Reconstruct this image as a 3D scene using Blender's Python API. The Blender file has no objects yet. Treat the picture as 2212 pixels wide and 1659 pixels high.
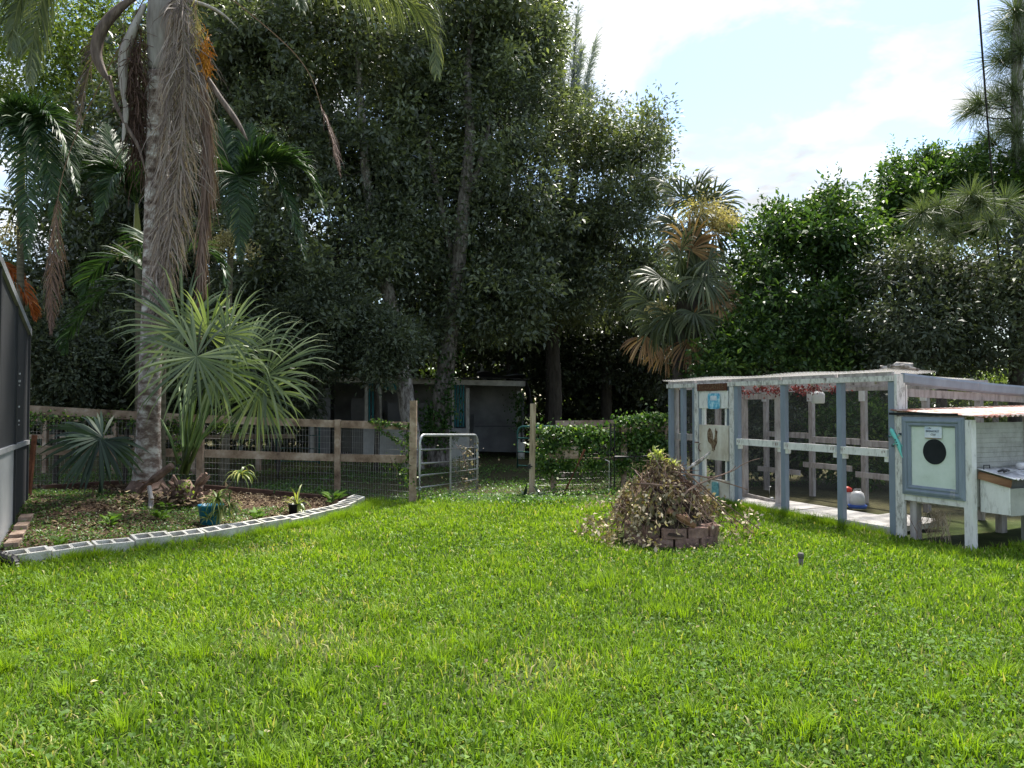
import bpy, bmesh, math, random
import numpy as np
from mathutils import Vector, Matrix

random.seed(7)
RNG = np.random.default_rng(11)
SC = bpy.context.scene
COL = SC.collection

# ------------------------------------------------------------------ camera
EYE = 1.65
PITCH = math.radians(1.5)
cam_d = bpy.data.cameras.new('camera')
cam_d.sensor_width = 36.0
cam_d.lens = 27.04
cam_d.clip_start = 0.05
cam_d.clip_end = 2000
cam = bpy.data.objects.new('camera', cam_d)
COL.objects.link(cam)
cam.location = (0, 0, EYE)
cam.rotation_euler = (math.radians(90) + PITCH, 0, 0)
SC.camera = cam

# ------------------------------------------------------------------ light
SUN_EL = math.radians(60)
SUN_AZ = math.radians(24)          # from +Y towards +X
sunv = Vector((math.sin(SUN_AZ) * math.cos(SUN_EL), math.cos(SUN_AZ) * math.cos(SUN_EL), math.sin(SUN_EL)))
sd = bpy.data.lights.new('sun', 'SUN')
sd.energy = 4.2
sd.angle = math.radians(6)
sd.color = (1.0, 0.95, 0.86)
sun = bpy.data.objects.new('sun', sd)
COL.objects.link(sun)
sun.rotation_euler = sunv.to_track_quat('Z', 'Y').to_euler()

world = bpy.data.worlds.new('World')
SC.world = world
world.use_nodes = True
wn, wl = world.node_tree.nodes, world.node_tree.links
wn.clear()
w_out = wn.new('ShaderNodeOutputWorld')
w_bg = wn.new('ShaderNodeBackground')
w_bg.inputs['Strength'].default_value = 0.097
w_sky = wn.new('ShaderNodeTexSky')
w_sky.sky_type = 'NISHITA'
w_sky.sun_disc = False
w_sky.sun_elevation = SUN_EL
w_sky.sun_rotation = SUN_AZ
w_sky.air_density = 1.0
w_sky.dust_density = 0.7
tc = wn.new('ShaderNodeTexCoord')
sep = wn.new('ShaderNodeSeparateXYZ')
wl.new(tc.outputs['Generated'], sep.inputs[0])
addz = wn.new('ShaderNodeMath'); addz.operation = 'ADD'; addz.inputs[1].default_value = 0.22
wl.new(sep.outputs['Z'], addz.inputs[0])
mxz = wn.new('ShaderNodeMath'); mxz.operation = 'MAXIMUM'; mxz.inputs[1].default_value = 0.08
wl.new(addz.outputs[0], mxz.inputs[0])
dx = wn.new('ShaderNodeMath'); dx.operation = 'DIVIDE'
dy = wn.new('ShaderNodeMath'); dy.operation = 'DIVIDE'
wl.new(sep.outputs['X'], dx.inputs[0]); wl.new(mxz.outputs[0], dx.inputs[1])
wl.new(sep.outputs['Y'], dy.inputs[0]); wl.new(mxz.outputs[0], dy.inputs[1])
cmb = wn.new('ShaderNodeCombineXYZ')
wl.new(dx.outputs[0], cmb.inputs['X']); wl.new(dy.outputs[0], cmb.inputs['Y'])
cmb.inputs['Z'].default_value = 3.1
cn = wn.new('ShaderNodeTexNoise')
cn.inputs['Scale'].default_value = 2.3
cn.inputs['Detail'].default_value = 9
cn.inputs['Roughness'].default_value = 0.58
cn.inputs['Distortion'].default_value = 0.25
wl.new(cmb.outputs[0], cn.inputs['Vector'])
cr = wn.new('ShaderNodeValToRGB')
cr.color_ramp.elements[0].position = 0.45
cr.color_ramp.elements[0].color = (0.0, 0.0, 0.0, 1)
cr.color_ramp.elements[1].position = 0.60
cr.color_ramp.elements[1].color = (1, 1, 1, 1)
wl.new(cn.outputs['Fac'], cr.inputs['Fac'])
mixs = wn.new('ShaderNodeMix'); mixs.data_type = 'RGBA'
wl.new(cr.outputs['Color'], mixs.inputs['Factor'])
wl.new(w_sky.outputs['Color'], mixs.inputs['A'])
cn2 = wn.new('ShaderNodeTexNoise')
cn2.inputs['Scale'].default_value = 5.0
cn2.inputs['Detail'].default_value = 6
wl.new(cmb.outputs[0], cn2.inputs['Vector'])
cr2 = wn.new('ShaderNodeValToRGB')
cr2.color_ramp.elements[0].position = 0.38
cr2.color_ramp.elements[0].color = (3.3, 3.42, 3.6, 1)
cr2.color_ramp.elements[1].position = 0.58
cr2.color_ramp.elements[1].color = (5.3, 5.4, 5.5, 1)
wl.new(cn2.outputs['Fac'], cr2.inputs['Fac'])
wl.new(cr2.outputs['Color'], mixs.inputs['B'])
wl.new(mixs.outputs['Result'], w_bg.inputs['Color'])
wl.new(w_bg.outputs[0], w_out.inputs['Surface'])

vs = SC.view_settings
vs.view_transform = 'Standard'
vs.look = 'None'
vs.gamma = 1
vs.use_curve_mapping = False
vs.exposure = 1.42
SC.cycles.max_bounces = 6
SC.cycles.diffuse_bounces = 3
SC.cycles.glossy_bounces = 2
SC.cycles.transparent_max_bounces = 12
SC.cycles.transmission_bounces = 4
SC.cycles.sample_clamp_indirect = 6

# ------------------------------------------------------------------ measuring help
F = 1661.0
CX, CY = 1106.0, 829.5
def at(px, py, Y):
    """World point at distance Y in front of the camera for a spot measured in the photograph."""
    a, b = (px - CX) / F, (CY - py) / F
    d = Vector((a, math.cos(PITCH) - b * math.sin(PITCH), math.sin(PITCH) + b * math.cos(PITCH)))
    s = Y / d.y
    return Vector((d.x * s, Y, EYE + d.z * s))
def px2m(n, Y): return n * Y / F

# ------------------------------------------------------------------ terrain
LINE = [(-5.09, 7.79), (-4.3, 8.55), (-3.64, 9.23), (-2.87, 10.24), (-2.5, 11.5), (-2.38, 12.9)]
LY = np.array([-20.0] + [p[1] for p in LINE] + [14.5, 40])
LX = np.array([-33.0] + [p[0] for p in LINE] + [-2.3, -2.3])
def sstep(a, b, x):
    t = np.clip((x - a) / (b - a), 0, 1)
    return t * t * (3 - 2 * t)
def bed_s(x, y):
    return (np.interp(y, LY, LX) - x) * 0.78
def gz(x, y):
    x = np.asarray(x, float); y = np.asarray(y, float)
    s = bed_s(x, y)
    m = sstep(0.20, 0.40, s) * (1 - sstep(11.9, 14.3, y)) * sstep(4.0, 7.5, y)
    h = m * (0.10 + 0.28 * sstep(0, 3.2, s))
    h = h + 0.012 * np.sin(x * 1.3 + 0.7) * np.sin(y * 1.1) + 0.008 * np.sin(x * 3.1 + y * 2.3)
    return h
def g1(x, y): return float(gz(x, y))
def noise2(x, y, s, seed=0.0):
    """Cheap smooth noise in -1..1."""
    x = x * s; y = y * s
    return (np.sin(x * 1.0 + 1.7 * np.sin(y * 0.7 + seed) + seed) * np.cos(y * 1.1 + 1.3 * np.sin(x * 0.6 + seed * 2))
            + 0.5 * np.sin(x * 2.3 + y * 1.9 + seed * 3) * np.cos(y * 2.7 - x * 1.3 + seed)) / 1.5

# ------------------------------------------------------------------ tagging
def tag(o, label=None, cat=None, group=None, kind=None):
    if label: o['label'] = label
    if cat: o['category'] = cat
    if group: o['group'] = group
    if kind: o['kind'] = kind
    return o
def empty(name, loc=(0, 0, 0), rz=0.0, label=None, cat=None, group=None):
    o = bpy.data.objects.new(name, None)
    o.empty_display_size = 0.2
    COL.objects.link(o)
    o.location = loc
    o.rotation_euler = (0, 0, rz)
    return tag(o, label, cat, group)
def link(name, me, mat, parent=None, loc=None, smooth=False):
    o = bpy.data.objects.new(name, me)
    COL.objects.link(o)
    if mat is not None:
        for m in (mat if isinstance(mat, (list, tuple)) else [mat]):
            me.materials.append(m)
    if parent: o.parent = parent
    if loc is not None: o.location = loc
    if smooth:
        me.polygons.foreach_set('use_smooth', np.ones(len(me.polygons), bool))
    return o
def copy_tree(o, parent=None):
    c = o.copy()
    COL.objects.link(c)
    c.parent = parent
    for ch in o.children:
        copy_tree(ch, c)
    return c

# ------------------------------------------------------------------ mesh help
def frame(d):
    d = Vector(d).normalized()
    up = Vector((0, 0, 1)) if abs(d.z) < 0.95 else Vector((1, 0, 0))
    a = d.cross(up).normalized()
    return a, a.cross(d).normalized()
class MB:
    def __init__(s): s.v = []; s.f = []; s.m = []
    def add(s, vs, fs, mi=0):
        n = len(s.v)
        s.v += [tuple(p) for p in vs]
        s.f += [tuple(i + n for i in f) for f in fs]
        s.m += [mi] * len(fs)
        return s
    def box(s, x0, x1, y0, y1, z0, z1, mi=0, M=None):
        P = [(x0, y0, z0), (x1, y0, z0), (x1, y1, z0), (x0, y1, z0), (x0, y0, z1), (x1, y0, z1), (x1, y1, z1), (x0, y1, z1)]
        if M is not None: P = [M @ Vector(p) for p in P]
        return s.add(P, [(0, 3, 2, 1), (4, 5, 6, 7), (0, 1, 5, 4), (1, 2, 6, 5), (2, 3, 7, 6), (3, 0, 4, 7)], mi)
    def beam(s, p, q, w, h, mi=0, up=(0, 0, 1)):
        """A board from p to q, w wide across, h high along up."""
        p, q = Vector(p), Vector(q)
        d = (q - p).normalized()
        a = d.cross(Vector(up))
        if a.length < 1e-4: a = d.cross(Vector((0, 1, 0)))
        a.normalize()
        u = a.cross(d).normalized()
        P = []
        for c in (p, q):
            for i, j in ((-1, -1), (1, -1), (1, 1), (-1, 1)):
                P.append(c + a * (w / 2 * i) + u * (h / 2 * j))
        return s.add(P, [(0, 1, 2, 3), (7, 6, 5, 4), (0, 4, 5, 1), (1, 5, 6, 2), (2, 6, 7, 3), (3, 7, 4, 0)], mi)
    def tube(s, pts, r, n=8, cap=True, mi=0):
        pts = [Vector(p) for p in pts]
        K = len(pts)
        if not isinstance(r, (list, tuple)): r = [r] * K
        a = None
        rings = []
        for i, p in enumerate(pts):
            d = (pts[min(i + 1, K - 1)] - pts[max(i - 1, 0)])
            if d.length < 1e-9: d = Vector((0, 0, 1))
            d.normalize()
            if a is None: a, b = frame(d)
            else:
                a = (a - d * a.dot(d))
                if a.length < 1e-5: a, b = frame(d)
                a.normalize(); b = d.cross(a)
            rings.append([p + (a * math.cos(2 * math.pi * k / n) + b * math.sin(2 * math.pi * k / n)) * r[i] for k in range(n)])
        V = [v for R in rings for v in R]
        Fs = []
        for i in range(K - 1):
            for k in range(n):
                k2 = (k + 1) % n
                Fs.append((i * n + k, i * n + k2, (i + 1) * n + k2, (i + 1) * n + k))
        if cap:
            Fs.append(tuple(reversed(range(n))))
            Fs.append(tuple((K - 1) * n + k for k in range(n)))
        return s.add(V, Fs, mi)
    def prism(s, poly, M, t, mi=0):
        """A flat outline in the local xz plane, t thick along local y."""
        n = len(poly)
        P = [M @ Vector((x, 0, z)) for x, z in poly] + [M @ Vector((x, t, z)) for x, z in poly]
        Fs = [tuple(range(n)), tuple(reversed(range(n, 2 * n)))]
        for k in range(n):
            k2 = (k + 1) % n
            Fs.append((k2, k, n + k, n + k2))
        return s.add(P, Fs, mi)
    def lathe(s, prof, n=20, M=None, mi=0):
        M = M or Matrix()
        V = []
        for r, z in prof:
            for k in range(n):
                a = 2 * math.pi * k / n
                V.append(M @ Vector((r * math.cos(a), r * math.sin(a), z)))
        Fs = []
        for i in range(len(prof) - 1):
            for k in range(n):
                k2 = (k + 1) % n
                Fs.append((i * n + k, i * n + k2, (i + 1) * n + k2, (i + 1) * n + k))
        Fs.append(tuple(reversed(range(n))))
        Fs.append(tuple((len(prof) - 1) * n + k for k in range(n)))
        return s.add(V, Fs, mi)
    def mesh(s, name):
        me = bpy.data.meshes.new(name)
        me.from_pydata(s.v, [], s.f)
        if any(s.m): me.polygons.foreach_set('material_index', s.m)
        me.update()
        return me
    def build(s, name, mat, parent=None, smooth=False, loc=None):
        return link(name, s.mesh(name), mat, parent, loc, smooth)

def mesh_np(name, V, Q, attr=None, mat=None, parent=None, smooth=False):
    """V (n,3), Q (m,4) quads; attr: per-vertex float v."""
    me = bpy.data.meshes.new(name)
    V = np.ascontiguousarray(V, np.float32); Q = np.ascontiguousarray(Q, np.int32)
    me.vertices.add(len(V)); me.vertices.foreach_set('co', V.ravel())
    k = Q.shape[1]
    me.loops.add(Q.size); me.loops.foreach_set('vertex_index', Q.ravel())
    me.polygons.add(len(Q)); me.polygons.foreach_set('loop_start', np.arange(0, Q.size, k, dtype=np.int32))
    if attr is not None:
        A = me.attributes.new('v', 'FLOAT', 'POINT')
        A.data.foreach_set('value', np.ascontiguousarray(attr, np.float32))
    me.update(calc_edges=True)
    return link(name, me, mat, parent, smooth=smooth)

def unit(a):
    return a / np.maximum(np.linalg.norm(a, axis=-1, keepdims=True), 1e-9)
class LV:
    """Collects leaf quads and strips as arrays."""
    def __init__(s): s.V = []; s.Q = []; s.A = []; s.n = 0
    def push(s, V, Q, A):
        s.V.append(V); s.Q.append(Q + s.n); s.A.append(A); s.n += len(V)
    def leaves(s, P, D, N, L, W, tint):
        """Pointed folded leaves: P base, D along, N up, L length, W width."""
        P = np.asarray(P, float); D = unit(np.asarray(D, float))
        S = unit(np.cross(D, N)); U = np.cross(S, D)
        L = np.asarray(L)[:, None]; W = np.asarray(W)[:, None]
        m = P + D * L * 0.45 + U * W * 0.22
        V = np.stack([P, m + S * W * 0.5, P + D * L - U * L * 0.08, m - S * W * 0.5], 1).reshape(-1, 3)
        Q = np.arange(len(P) * 4).reshape(-1, 4)
        s.push(V, Q, np.repeat(np.asarray(tint), 4))
    def strips(s, C, S, W, tint):
        """C (n,k,3) centre lines, S (n,k,3) side vectors, W (n,k) half widths."""
        n, k, _ = C.shape
        V = np.stack([C + S * W[..., None], C - S * W[..., None]], 2)      # n,k,2,3
        V = V.reshape(-1, 3)
        base = (np.arange(n) * k * 2)[:, None] + (np.arange(k - 1) * 2)[None]
        Q = np.stack([base, base + 1, base + 3, base + 2], -1).reshape(-1, 4)
        s.push(V, Q, np.repeat(np.asarray(tint), k * 2))
    def build(s, name, mat, parent=None, smooth=False):
        return mesh_np(name, np.concatenate(s.V), np.concatenate(s.Q), np.concatenate(s.A), mat, parent, smooth)

# ------------------------------------------------------------------ materials
def new_mat(name):
    m = bpy.data.materials.new(name)
    m.use_nodes = True
    nt = m.node_tree
    nt.nodes.clear()
    out = nt.nodes.new('ShaderNodeOutputMaterial')
    bs = nt.nodes.new('ShaderNodeBsdfPrincipled')
    nt.links.new(bs.outputs[0], out.inputs['Surface'])
    return m, nt, bs, out
def ramp(nt, fac, stops):
    r = nt.nodes.new('ShaderNodeValToRGB')
    e = r.color_ramp.elements
    while len(e) < len(stops): e.new(0.5)
    for i, (p, c) in enumerate(stops):
        e[i].position = p; e[i].color = (*c, 1)
    nt.links.new(fac, r.inputs['Fac'])
    return r.outputs['Color']
def noise(nt, scale, detail=4, rough=0.6, vec=None, stretch=None, coord='Object'):
    n = nt.nodes.new('ShaderNodeTexNoise')
    n.inputs['Scale'].default_value = scale
    n.inputs['Detail'].default_value = detail
    n.inputs['Roughness'].default_value = rough
    if coord == 'World':
        v = nt.nodes.new('ShaderNodeNewGeometry').outputs['Position']
    else:
        v = nt.nodes.new('ShaderNodeTexCoord').outputs[coord]
    if stretch:
        mp = nt.nodes.new('ShaderNodeMapping')
        mp.inputs['Scale'].default_value = stretch
        nt.links.new(v, mp.inputs['Vector']); v = mp.outputs['Vector']
    nt.links.new(v, n.inputs['Vector'])
    return n.outputs['Fac']
def bump(nt, bs, h, strength=0.3, dist=0.01):
    b = nt.nodes.new('ShaderNodeBump')
    b.inputs['Strength'].default_value = strength
    b.inputs['Distance'].default_value = dist
    nt.links.new(h, b.inputs['Height'])
    nt.links.new(b.outputs['Normal'], bs.inputs['Normal'])
def leaf_mat(name, stops, trans=0.3, rough=0.45, tcol=1.6, spec=0.35):
    m, nt, bs, out = new_mat(name)
    a = nt.nodes.new('ShaderNodeAttribute'); a.attribute_name = 'v'
    c = ramp(nt, a.outputs['Fac'], stops)
    nt.links.new(c, bs.inputs['Base Color'])
    bs.inputs['Roughness'].default_value = rough
    bs.inputs['Specular IOR Level'].default_value = spec
    if trans > 0:
        tr = nt.nodes.new('ShaderNodeBsdfTranslucent')
        mx = nt.nodes.new('ShaderNodeMix'); mx.data_type = 'RGBA'; mx.blend_type = 'MULTIPLY'
        mx.inputs['Factor'].default_value = 1
        nt.links.new(c, mx.inputs['A']); mx.inputs['B'].default_value = (tcol * 1.1, tcol * 1.15, tcol * 0.45, 1)
        nt.links.new(mx.outputs['Result'], tr.inputs['Color'])
        ms = nt.nodes.new('ShaderNodeMixShader'); ms.inputs[0].default_value = trans
        nt.links.new(bs.outputs[0], ms.inputs[1]); nt.links.new(tr.outputs[0], ms.inputs[2])
        nt.links.new(ms.outputs[0], out.inputs['Surface'])
    return m
def stain_mat(name, stops, scale=3, detail=6, rough=0.8, stretch=None, bumps=0.3, bscale=None, spec=0.3, nrough=0.65, metal=0.0, coord='Object'):
    m, nt, bs, out = new_mat(name)
    f = noise(nt, scale, detail, nrough, stretch=stretch, coord=coord)
    c = ramp(nt, f, stops)
    nt.links.new(c, bs.inputs['Base Color'])
    bs.inputs['Roughness'].default_value = rough
    bs.inputs['Specular IOR Level'].default_value = spec
    bs.inputs['Metallic'].default_value = metal
    if bumps:
        h = noise(nt, bscale or scale * 4, 5, 0.6, stretch=stretch, coord=coord)
        bump(nt, bs, h, bumps, 0.01)
    return m
def screen_mat(name, col, alpha, rough=0.7):
    m, nt, bs, out = new_mat(name)
    bs.inputs['Base Color'].default_value = (*col, 1)
    bs.inputs['Roughness'].default_value = rough
    bs.inputs['Specular IOR Level'].default_value = 0.15
    tr = nt.nodes.new('ShaderNodeBsdfTransparent')
    ms = nt.nodes.new('ShaderNodeMixShader')
    f = noise(nt, 2.2, 4, 0.6)
    r = nt.nodes.new('ShaderNodeMapRange')
    r.inputs['From Min'].default_value = 0.3; r.inputs['From Max'].default_value = 0.7
    r.inputs['To Min'].default_value = max(0, alpha - 0.06); r.inputs['To Max'].default_value = min(1, alpha + 0.06)
    nt.links.new(f, r.inputs['Value'])
    nt.links.new(r.outputs[0], ms.inputs[0])
    nt.links.new(tr.outputs[0], ms.inputs[1]); nt.links.new(bs.outputs[0], ms.inputs[2])
    nt.links.new(ms.outputs[0], out.inputs['Surface'])
    return m

M = {}
M['oak_leaf'] = leaf_mat('oak_leaf', [(0, (0.052, 0.068, 0.048)), (0.5, (0.116, 0.145, 0.098)), (0.8, (0.165, 0.20, 0.12)), (1, (0.24, 0.28, 0.11))], 0.26, 0.42, spec=0.55)
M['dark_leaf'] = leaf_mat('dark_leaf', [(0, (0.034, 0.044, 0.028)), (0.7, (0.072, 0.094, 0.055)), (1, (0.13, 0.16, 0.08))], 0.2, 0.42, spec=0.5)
M['grey_leaf'] = leaf_mat('grey_leaf', [(0, (0.045, 0.060, 0.040)), (0.6, (0.10, 0.125, 0.08)), (1, (0.17, 0.20, 0.12))], 0.2, 0.5, spec=0.3)
M['bright_leaf'] = leaf_mat('bright_leaf', [(0, (0.022, 0.046, 0.016)), (0.6, (0.052, 0.105, 0.030)), (1, (0.13, 0.21, 0.04))], 0.28, 0.4)
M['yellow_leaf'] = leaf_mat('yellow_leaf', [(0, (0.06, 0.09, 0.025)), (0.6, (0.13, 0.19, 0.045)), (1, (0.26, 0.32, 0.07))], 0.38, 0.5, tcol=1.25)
M['palm_green'] = leaf_mat('palm_green', [(0, (0.016, 0.038, 0.015)), (0.6, (0.034, 0.075, 0.026)), (1, (0.10, 0.16, 0.05))], 0.22, 0.48, spec=0.4)
M['palm_pale'] = leaf_mat('palm_pale', [(0, (0.06, 0.085, 0.045)), (0.6, (0.13, 0.165, 0.085)), (1, (0.26, 0.28, 0.14))], 0.22, 0.45, tcol=1.1)
M['fan_green'] = leaf_mat('fan_green', [(0, (0.03, 0.05, 0.022)), (0.5, (0.085, 0.125, 0.055)), (1, (0.24, 0.29, 0.15))], 0.3, 0.4, spec=0.5)
M['fan_dark'] = leaf_mat('fan_dark', [(0, (0.012, 0.028, 0.016)), (1, (0.05, 0.085, 0.045))], 0.15, 0.35, spec=0.5)
M['dead_frond'] = leaf_mat('dead_frond', [(0, (0.085, 0.062, 0.056)), (0.5, (0.21, 0.165, 0.15)), (1, (0.40, 0.335, 0.31))], 0.12, 0.7, tcol=1.0)
M['dead_red'] = leaf_mat('dead_red', [(0, (0.075, 0.046, 0.038)), (0.5, (0.18, 0.115, 0.095)), (1, (0.31, 0.22, 0.185))], 0.12, 0.7, tcol=1.0)
M['dead_orange'] = leaf_mat('dead_orange', [(0, (0.14, 0.03, 0.008)), (0.6, (0.36, 0.09, 0.015)), (1, (0.5, 0.2, 0.04))], 0.3, 0.5, tcol=1.0)
M['tan_leaf'] = leaf_mat('tan_leaf', [(0, (0.14, 0.075, 0.035)), (1, (0.40, 0.26, 0.13))], 0.2, 0.6, tcol=1.0)
M['flower'] = leaf_mat('flower', [(0, (0.25, 0.22, 0.10)), (1, (0.62, 0.56, 0.34))], 0.2, 0.7, tcol=1.0)
M['flower_gold'] = leaf_mat('flower_gold', [(0, (0.34, 0.28, 0.11)), (1, (0.70, 0.61, 0.34))], 0.3, 0.7, tcol=1.0)
M['orange_fruit'] = leaf_mat('orange_fruit', [(0, (0.35, 0.12, 0.01)), (1, (0.75, 0.36, 0.03))], 0, 0.4)
M['needle'] = leaf_mat('needle', [(0, (0.05, 0.075, 0.04)), (1, (0.16, 0.20, 0.10))], 0.2, 0.5)
M['plume'] = leaf_mat('plume', [(0, (0.16, 0.19, 0.20)), (1, (0.30, 0.34, 0.36))], 0.3, 0.6, tcol=1.1)  # naturally green-grey; the bluish distance haze is painted into the colour
M['grass'] = leaf_mat('grass', [(0, (0.05, 0.09, 0.016)), (0.30, (0.10, 0.18, 0.018)), (0.6, (0.165, 0.27, 0.018)), (0.85, (0.25, 0.36, 0.025)), (0.94, (0.34, 0.36, 0.10)), (1, (0.42, 0.36, 0.18))], 0.34, 0.5, tcol=1.4, spec=0.2)
M['weed'] = leaf_mat('weed', [(0, (0.05, 0.10, 0.022)), (0.6, (0.10, 0.19, 0.032)), (1, (0.17, 0.28, 0.05))], 0.3, 0.6, spec=0.15)
M['cover'] = leaf_mat('cover', [(0, (0.03, 0.07, 0.02)), (0.6, (0.07, 0.15, 0.035)), (1, (0.16, 0.28, 0.06))], 0.3, 0.45)
M['litter'] = leaf_mat('litter', [(0, (0.045, 0.028, 0.018)), (0.5, (0.13, 0.085, 0.045)), (0.85, (0.26, 0.19, 0.10)), (1, (0.42, 0.36, 0.22))], 0.0, 0.8)
M['vine'] = leaf_mat('vine', [(0, (0.02, 0.055, 0.012)), (0.6, (0.06, 0.13, 0.025)), (1, (0.20, 0.30, 0.06))], 0.3, 0.45)
M['wilt'] = leaf_mat('wilt', [(0, (0.06, 0.06, 0.03)), (0.35, (0.14, 0.12, 0.06)), (0.6, (0.27, 0.20, 0.115)), (1, (0.56, 0.47, 0.33))], 0.15, 0.6, tcol=1.0)
M['shoot'] = leaf_mat('shoot', [(0, (0.24, 0.30, 0.08)), (1, (0.55, 0.58, 0.24))], 0.35, 0.5, tcol=1.1)
M['drac'] = leaf_mat('drac', [(0, (0.06, 0.11, 0.03)), (0.5, (0.14, 0.20, 0.05)), (1, (0.48, 0.48, 0.16))], 0.3, 0.4, tcol=1.1)
M['redflower'] = leaf_mat('redflower', [(0, (0.10, 0.015, 0.02)), (1, (0.32, 0.05, 0.06))], 0.2, 0.6, tcol=1)
M['stick'] = leaf_mat('stick', [(0, (0.06, 0.035, 0.028)), (0.6, (0.24, 0.145, 0.11)), (1, (0.50, 0.38, 0.31))], 0.0, 0.8)

M['bark'] = stain_mat('bark', [(0.36, (0.05, 0.042, 0.035)), (0.46, (0.17, 0.15, 0.135)), (0.54, (0.34, 0.32, 0.30)), (0.68, (0.52, 0.50, 0.48))], 4.5, 9, 0.9, (3, 3, 0.9), 1.0, 8, nrough=0.75)
M['bark_mid'] = stain_mat('bark_mid', [(0.36, (0.035, 0.03, 0.025)), (0.46, (0.10, 0.088, 0.078)), (0.56, (0.19, 0.175, 0.16)), (0.70, (0.34, 0.33, 0.31))], 4.5, 9, 0.9, (3, 3, 0.9), 1.0, 8, nrough=0.75)
M['bark_dark'] = stain_mat('bark_dark', [(0.3, (0.02, 0.017, 0.014)), (0.7, (0.075, 0.065, 0.055))], 5, 6, 0.9, (3, 3, 0.8), 0.8, 9)
M['palm_bark'] = stain_mat('palm_bark', [(0.34, (0.06, 0.042, 0.034)), (0.46, (0.17, 0.13, 0.11)), (0.53, (0.30, 0.27, 0.245)), (0.62, (0.50, 0.49, 0.46))], 5.5, 9, 0.9, (1, 1, 1.6), 0.9, 14)
M['palm_thin'] = stain_mat('palm_thin', [(0.3, (0.05, 0.05, 0.03)), (0.7, (0.16, 0.14, 0.10))], 5, 5, 0.85, (1, 1, 4), 0.5)
M['crownshaft'] = stain_mat('crownshaft', [(0.3, (0.14, 0.17, 0.05)), (0.7, (0.30, 0.31, 0.10))], 4, 4, 0.5, (2, 2, 0.4), 0.1)
M['grey_shaft'] = stain_mat('grey_shaft', [(0.3, (0.13, 0.11, 0.10)), (0.55, (0.27, 0.25, 0.235)), (0.75, (0.36, 0.35, 0.33))], 3, 6, 0.75, (3, 3, 0.5), 0.5)
M['spathe'] = stain_mat('spathe', [(0.3, (0.05, 0.035, 0.03)), (0.6, (0.16, 0.12, 0.10)), (0.8, (0.30, 0.26, 0.23))], 5, 6, 0.7, (4, 4, 0.6), 0.5)
M['spathe_pale'] = stain_mat('spathe_pale', [(0.3, (0.22, 0.19, 0.17)), (0.7, (0.46, 0.43, 0.41))], 5, 6, 0.6, (4, 4, 0.5), 0.4)
M['boot'] = stain_mat('boot', [(0.3, (0.07, 0.045, 0.035)), (0.55, (0.20, 0.13, 0.10)), (0.75, (0.34, 0.25, 0.20))], 6, 6, 0.85, (1, 1, 1), 0.7)
M['petiole'] = stain_mat('petiole', [(0.3, (0.06, 0.11, 0.035)), (0.7, (0.14, 0.20, 0.07))], 3, 3, 0.5, None, 0)
M['fence_wood'] = stain_mat('fence_wood', [(0.30, (0.10, 0.065, 0.048)), (0.44, (0.26, 0.185, 0.13)), (0.57, (0.40, 0.31, 0.235)), (0.70, (0.54, 0.46, 0.385))], 3.5, 8, 0.85, None, 0.6, 18)
M['post_wood'] = stain_mat('post_wood', [(0.30, (0.13, 0.095, 0.06)), (0.5, (0.33, 0.255, 0.175)), (0.7, (0.47, 0.39, 0.29))], 3, 8, 0.85, (5, 5, 0.5), 0.6, 9)
M['timber'] = stain_mat('timber', [(0.3, (0.04, 0.022, 0.016)), (0.7, (0.13, 0.07, 0.05))], 5, 6, 0.9, None, 0.5)
M['wire'] = stain_mat('wire', [(0.3, (0.34, 0.33, 0.32)), (0.7, (0.52, 0.51, 0.50))], 8, 3, 0.5, None, 0, metal=0.3)
M['galv'] = stain_mat('galv', [(0.3, (0.30, 0.31, 0.31)), (0.55, (0.48, 0.50, 0.50)), (0.75, (0.40, 0.37, 0.30))], 6, 5, 0.42, None, 0.1, metal=0.55, spec=0.5)
M['teal_pipe'] = stain_mat('teal_pipe', [(0.3, (0.02, 0.07, 0.065)), (0.7, (0.045, 0.15, 0.14))], 5, 4, 0.45, None, 0)
M['black_pipe'] = stain_mat('black_pipe', [(0.3, (0.010, 0.010, 0.012)), (0.7, (0.035, 0.035, 0.04))], 5, 4, 0.5, None, 0)
M['rust'] = stain_mat('rust', [(0.3, (0.05, 0.02, 0.012)), (0.55, (0.16, 0.06, 0.03)), (0.75, (0.28, 0.13, 0.07))], 7, 6, 0.85, None, 0.4)
M['block'] = stain_mat('block', [(0.32, (0.14, 0.135, 0.10)), (0.43, (0.36, 0.35, 0.30)), (0.54, (0.56, 0.545, 0.50)), (0.72, (0.70, 0.685, 0.65))], 4.5, 10, 0.9, None, 0.8, 45, coord='World', nrough=0.75)
M['ring_block'] = stain_mat('ring_block', [(0.30, (0.06, 0.044, 0.04)), (0.44, (0.16, 0.10, 0.082)), (0.58, (0.26, 0.165, 0.135)), (0.74, (0.35, 0.26, 0.225))], 7, 9, 0.95, None, 1.0, 35, coord='World')
M['blue_paint'] = stain_mat('blue_paint', [(0.24, (0.36, 0.37, 0.38)), (0.36, (0.185, 0.22, 0.27)), (0.6, (0.225, 0.27, 0.33)), (0.8, (0.28, 0.325, 0.385))], 2.5, 8, 0.6, (2.5, 2.5, 0.7), 0.25, 12)
M['white_paint'] = stain_mat('white_paint', [(0.30, (0.12, 0.11, 0.10)), (0.37, (0.45, 0.44, 0.42)), (0.48, (0.68, 0.68, 0.66)), (0.75, (0.78, 0.78, 0.76))], 5, 9, 0.7, (3, 3, 0.9), 0.4, 16, nrough=0.72)
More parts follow.
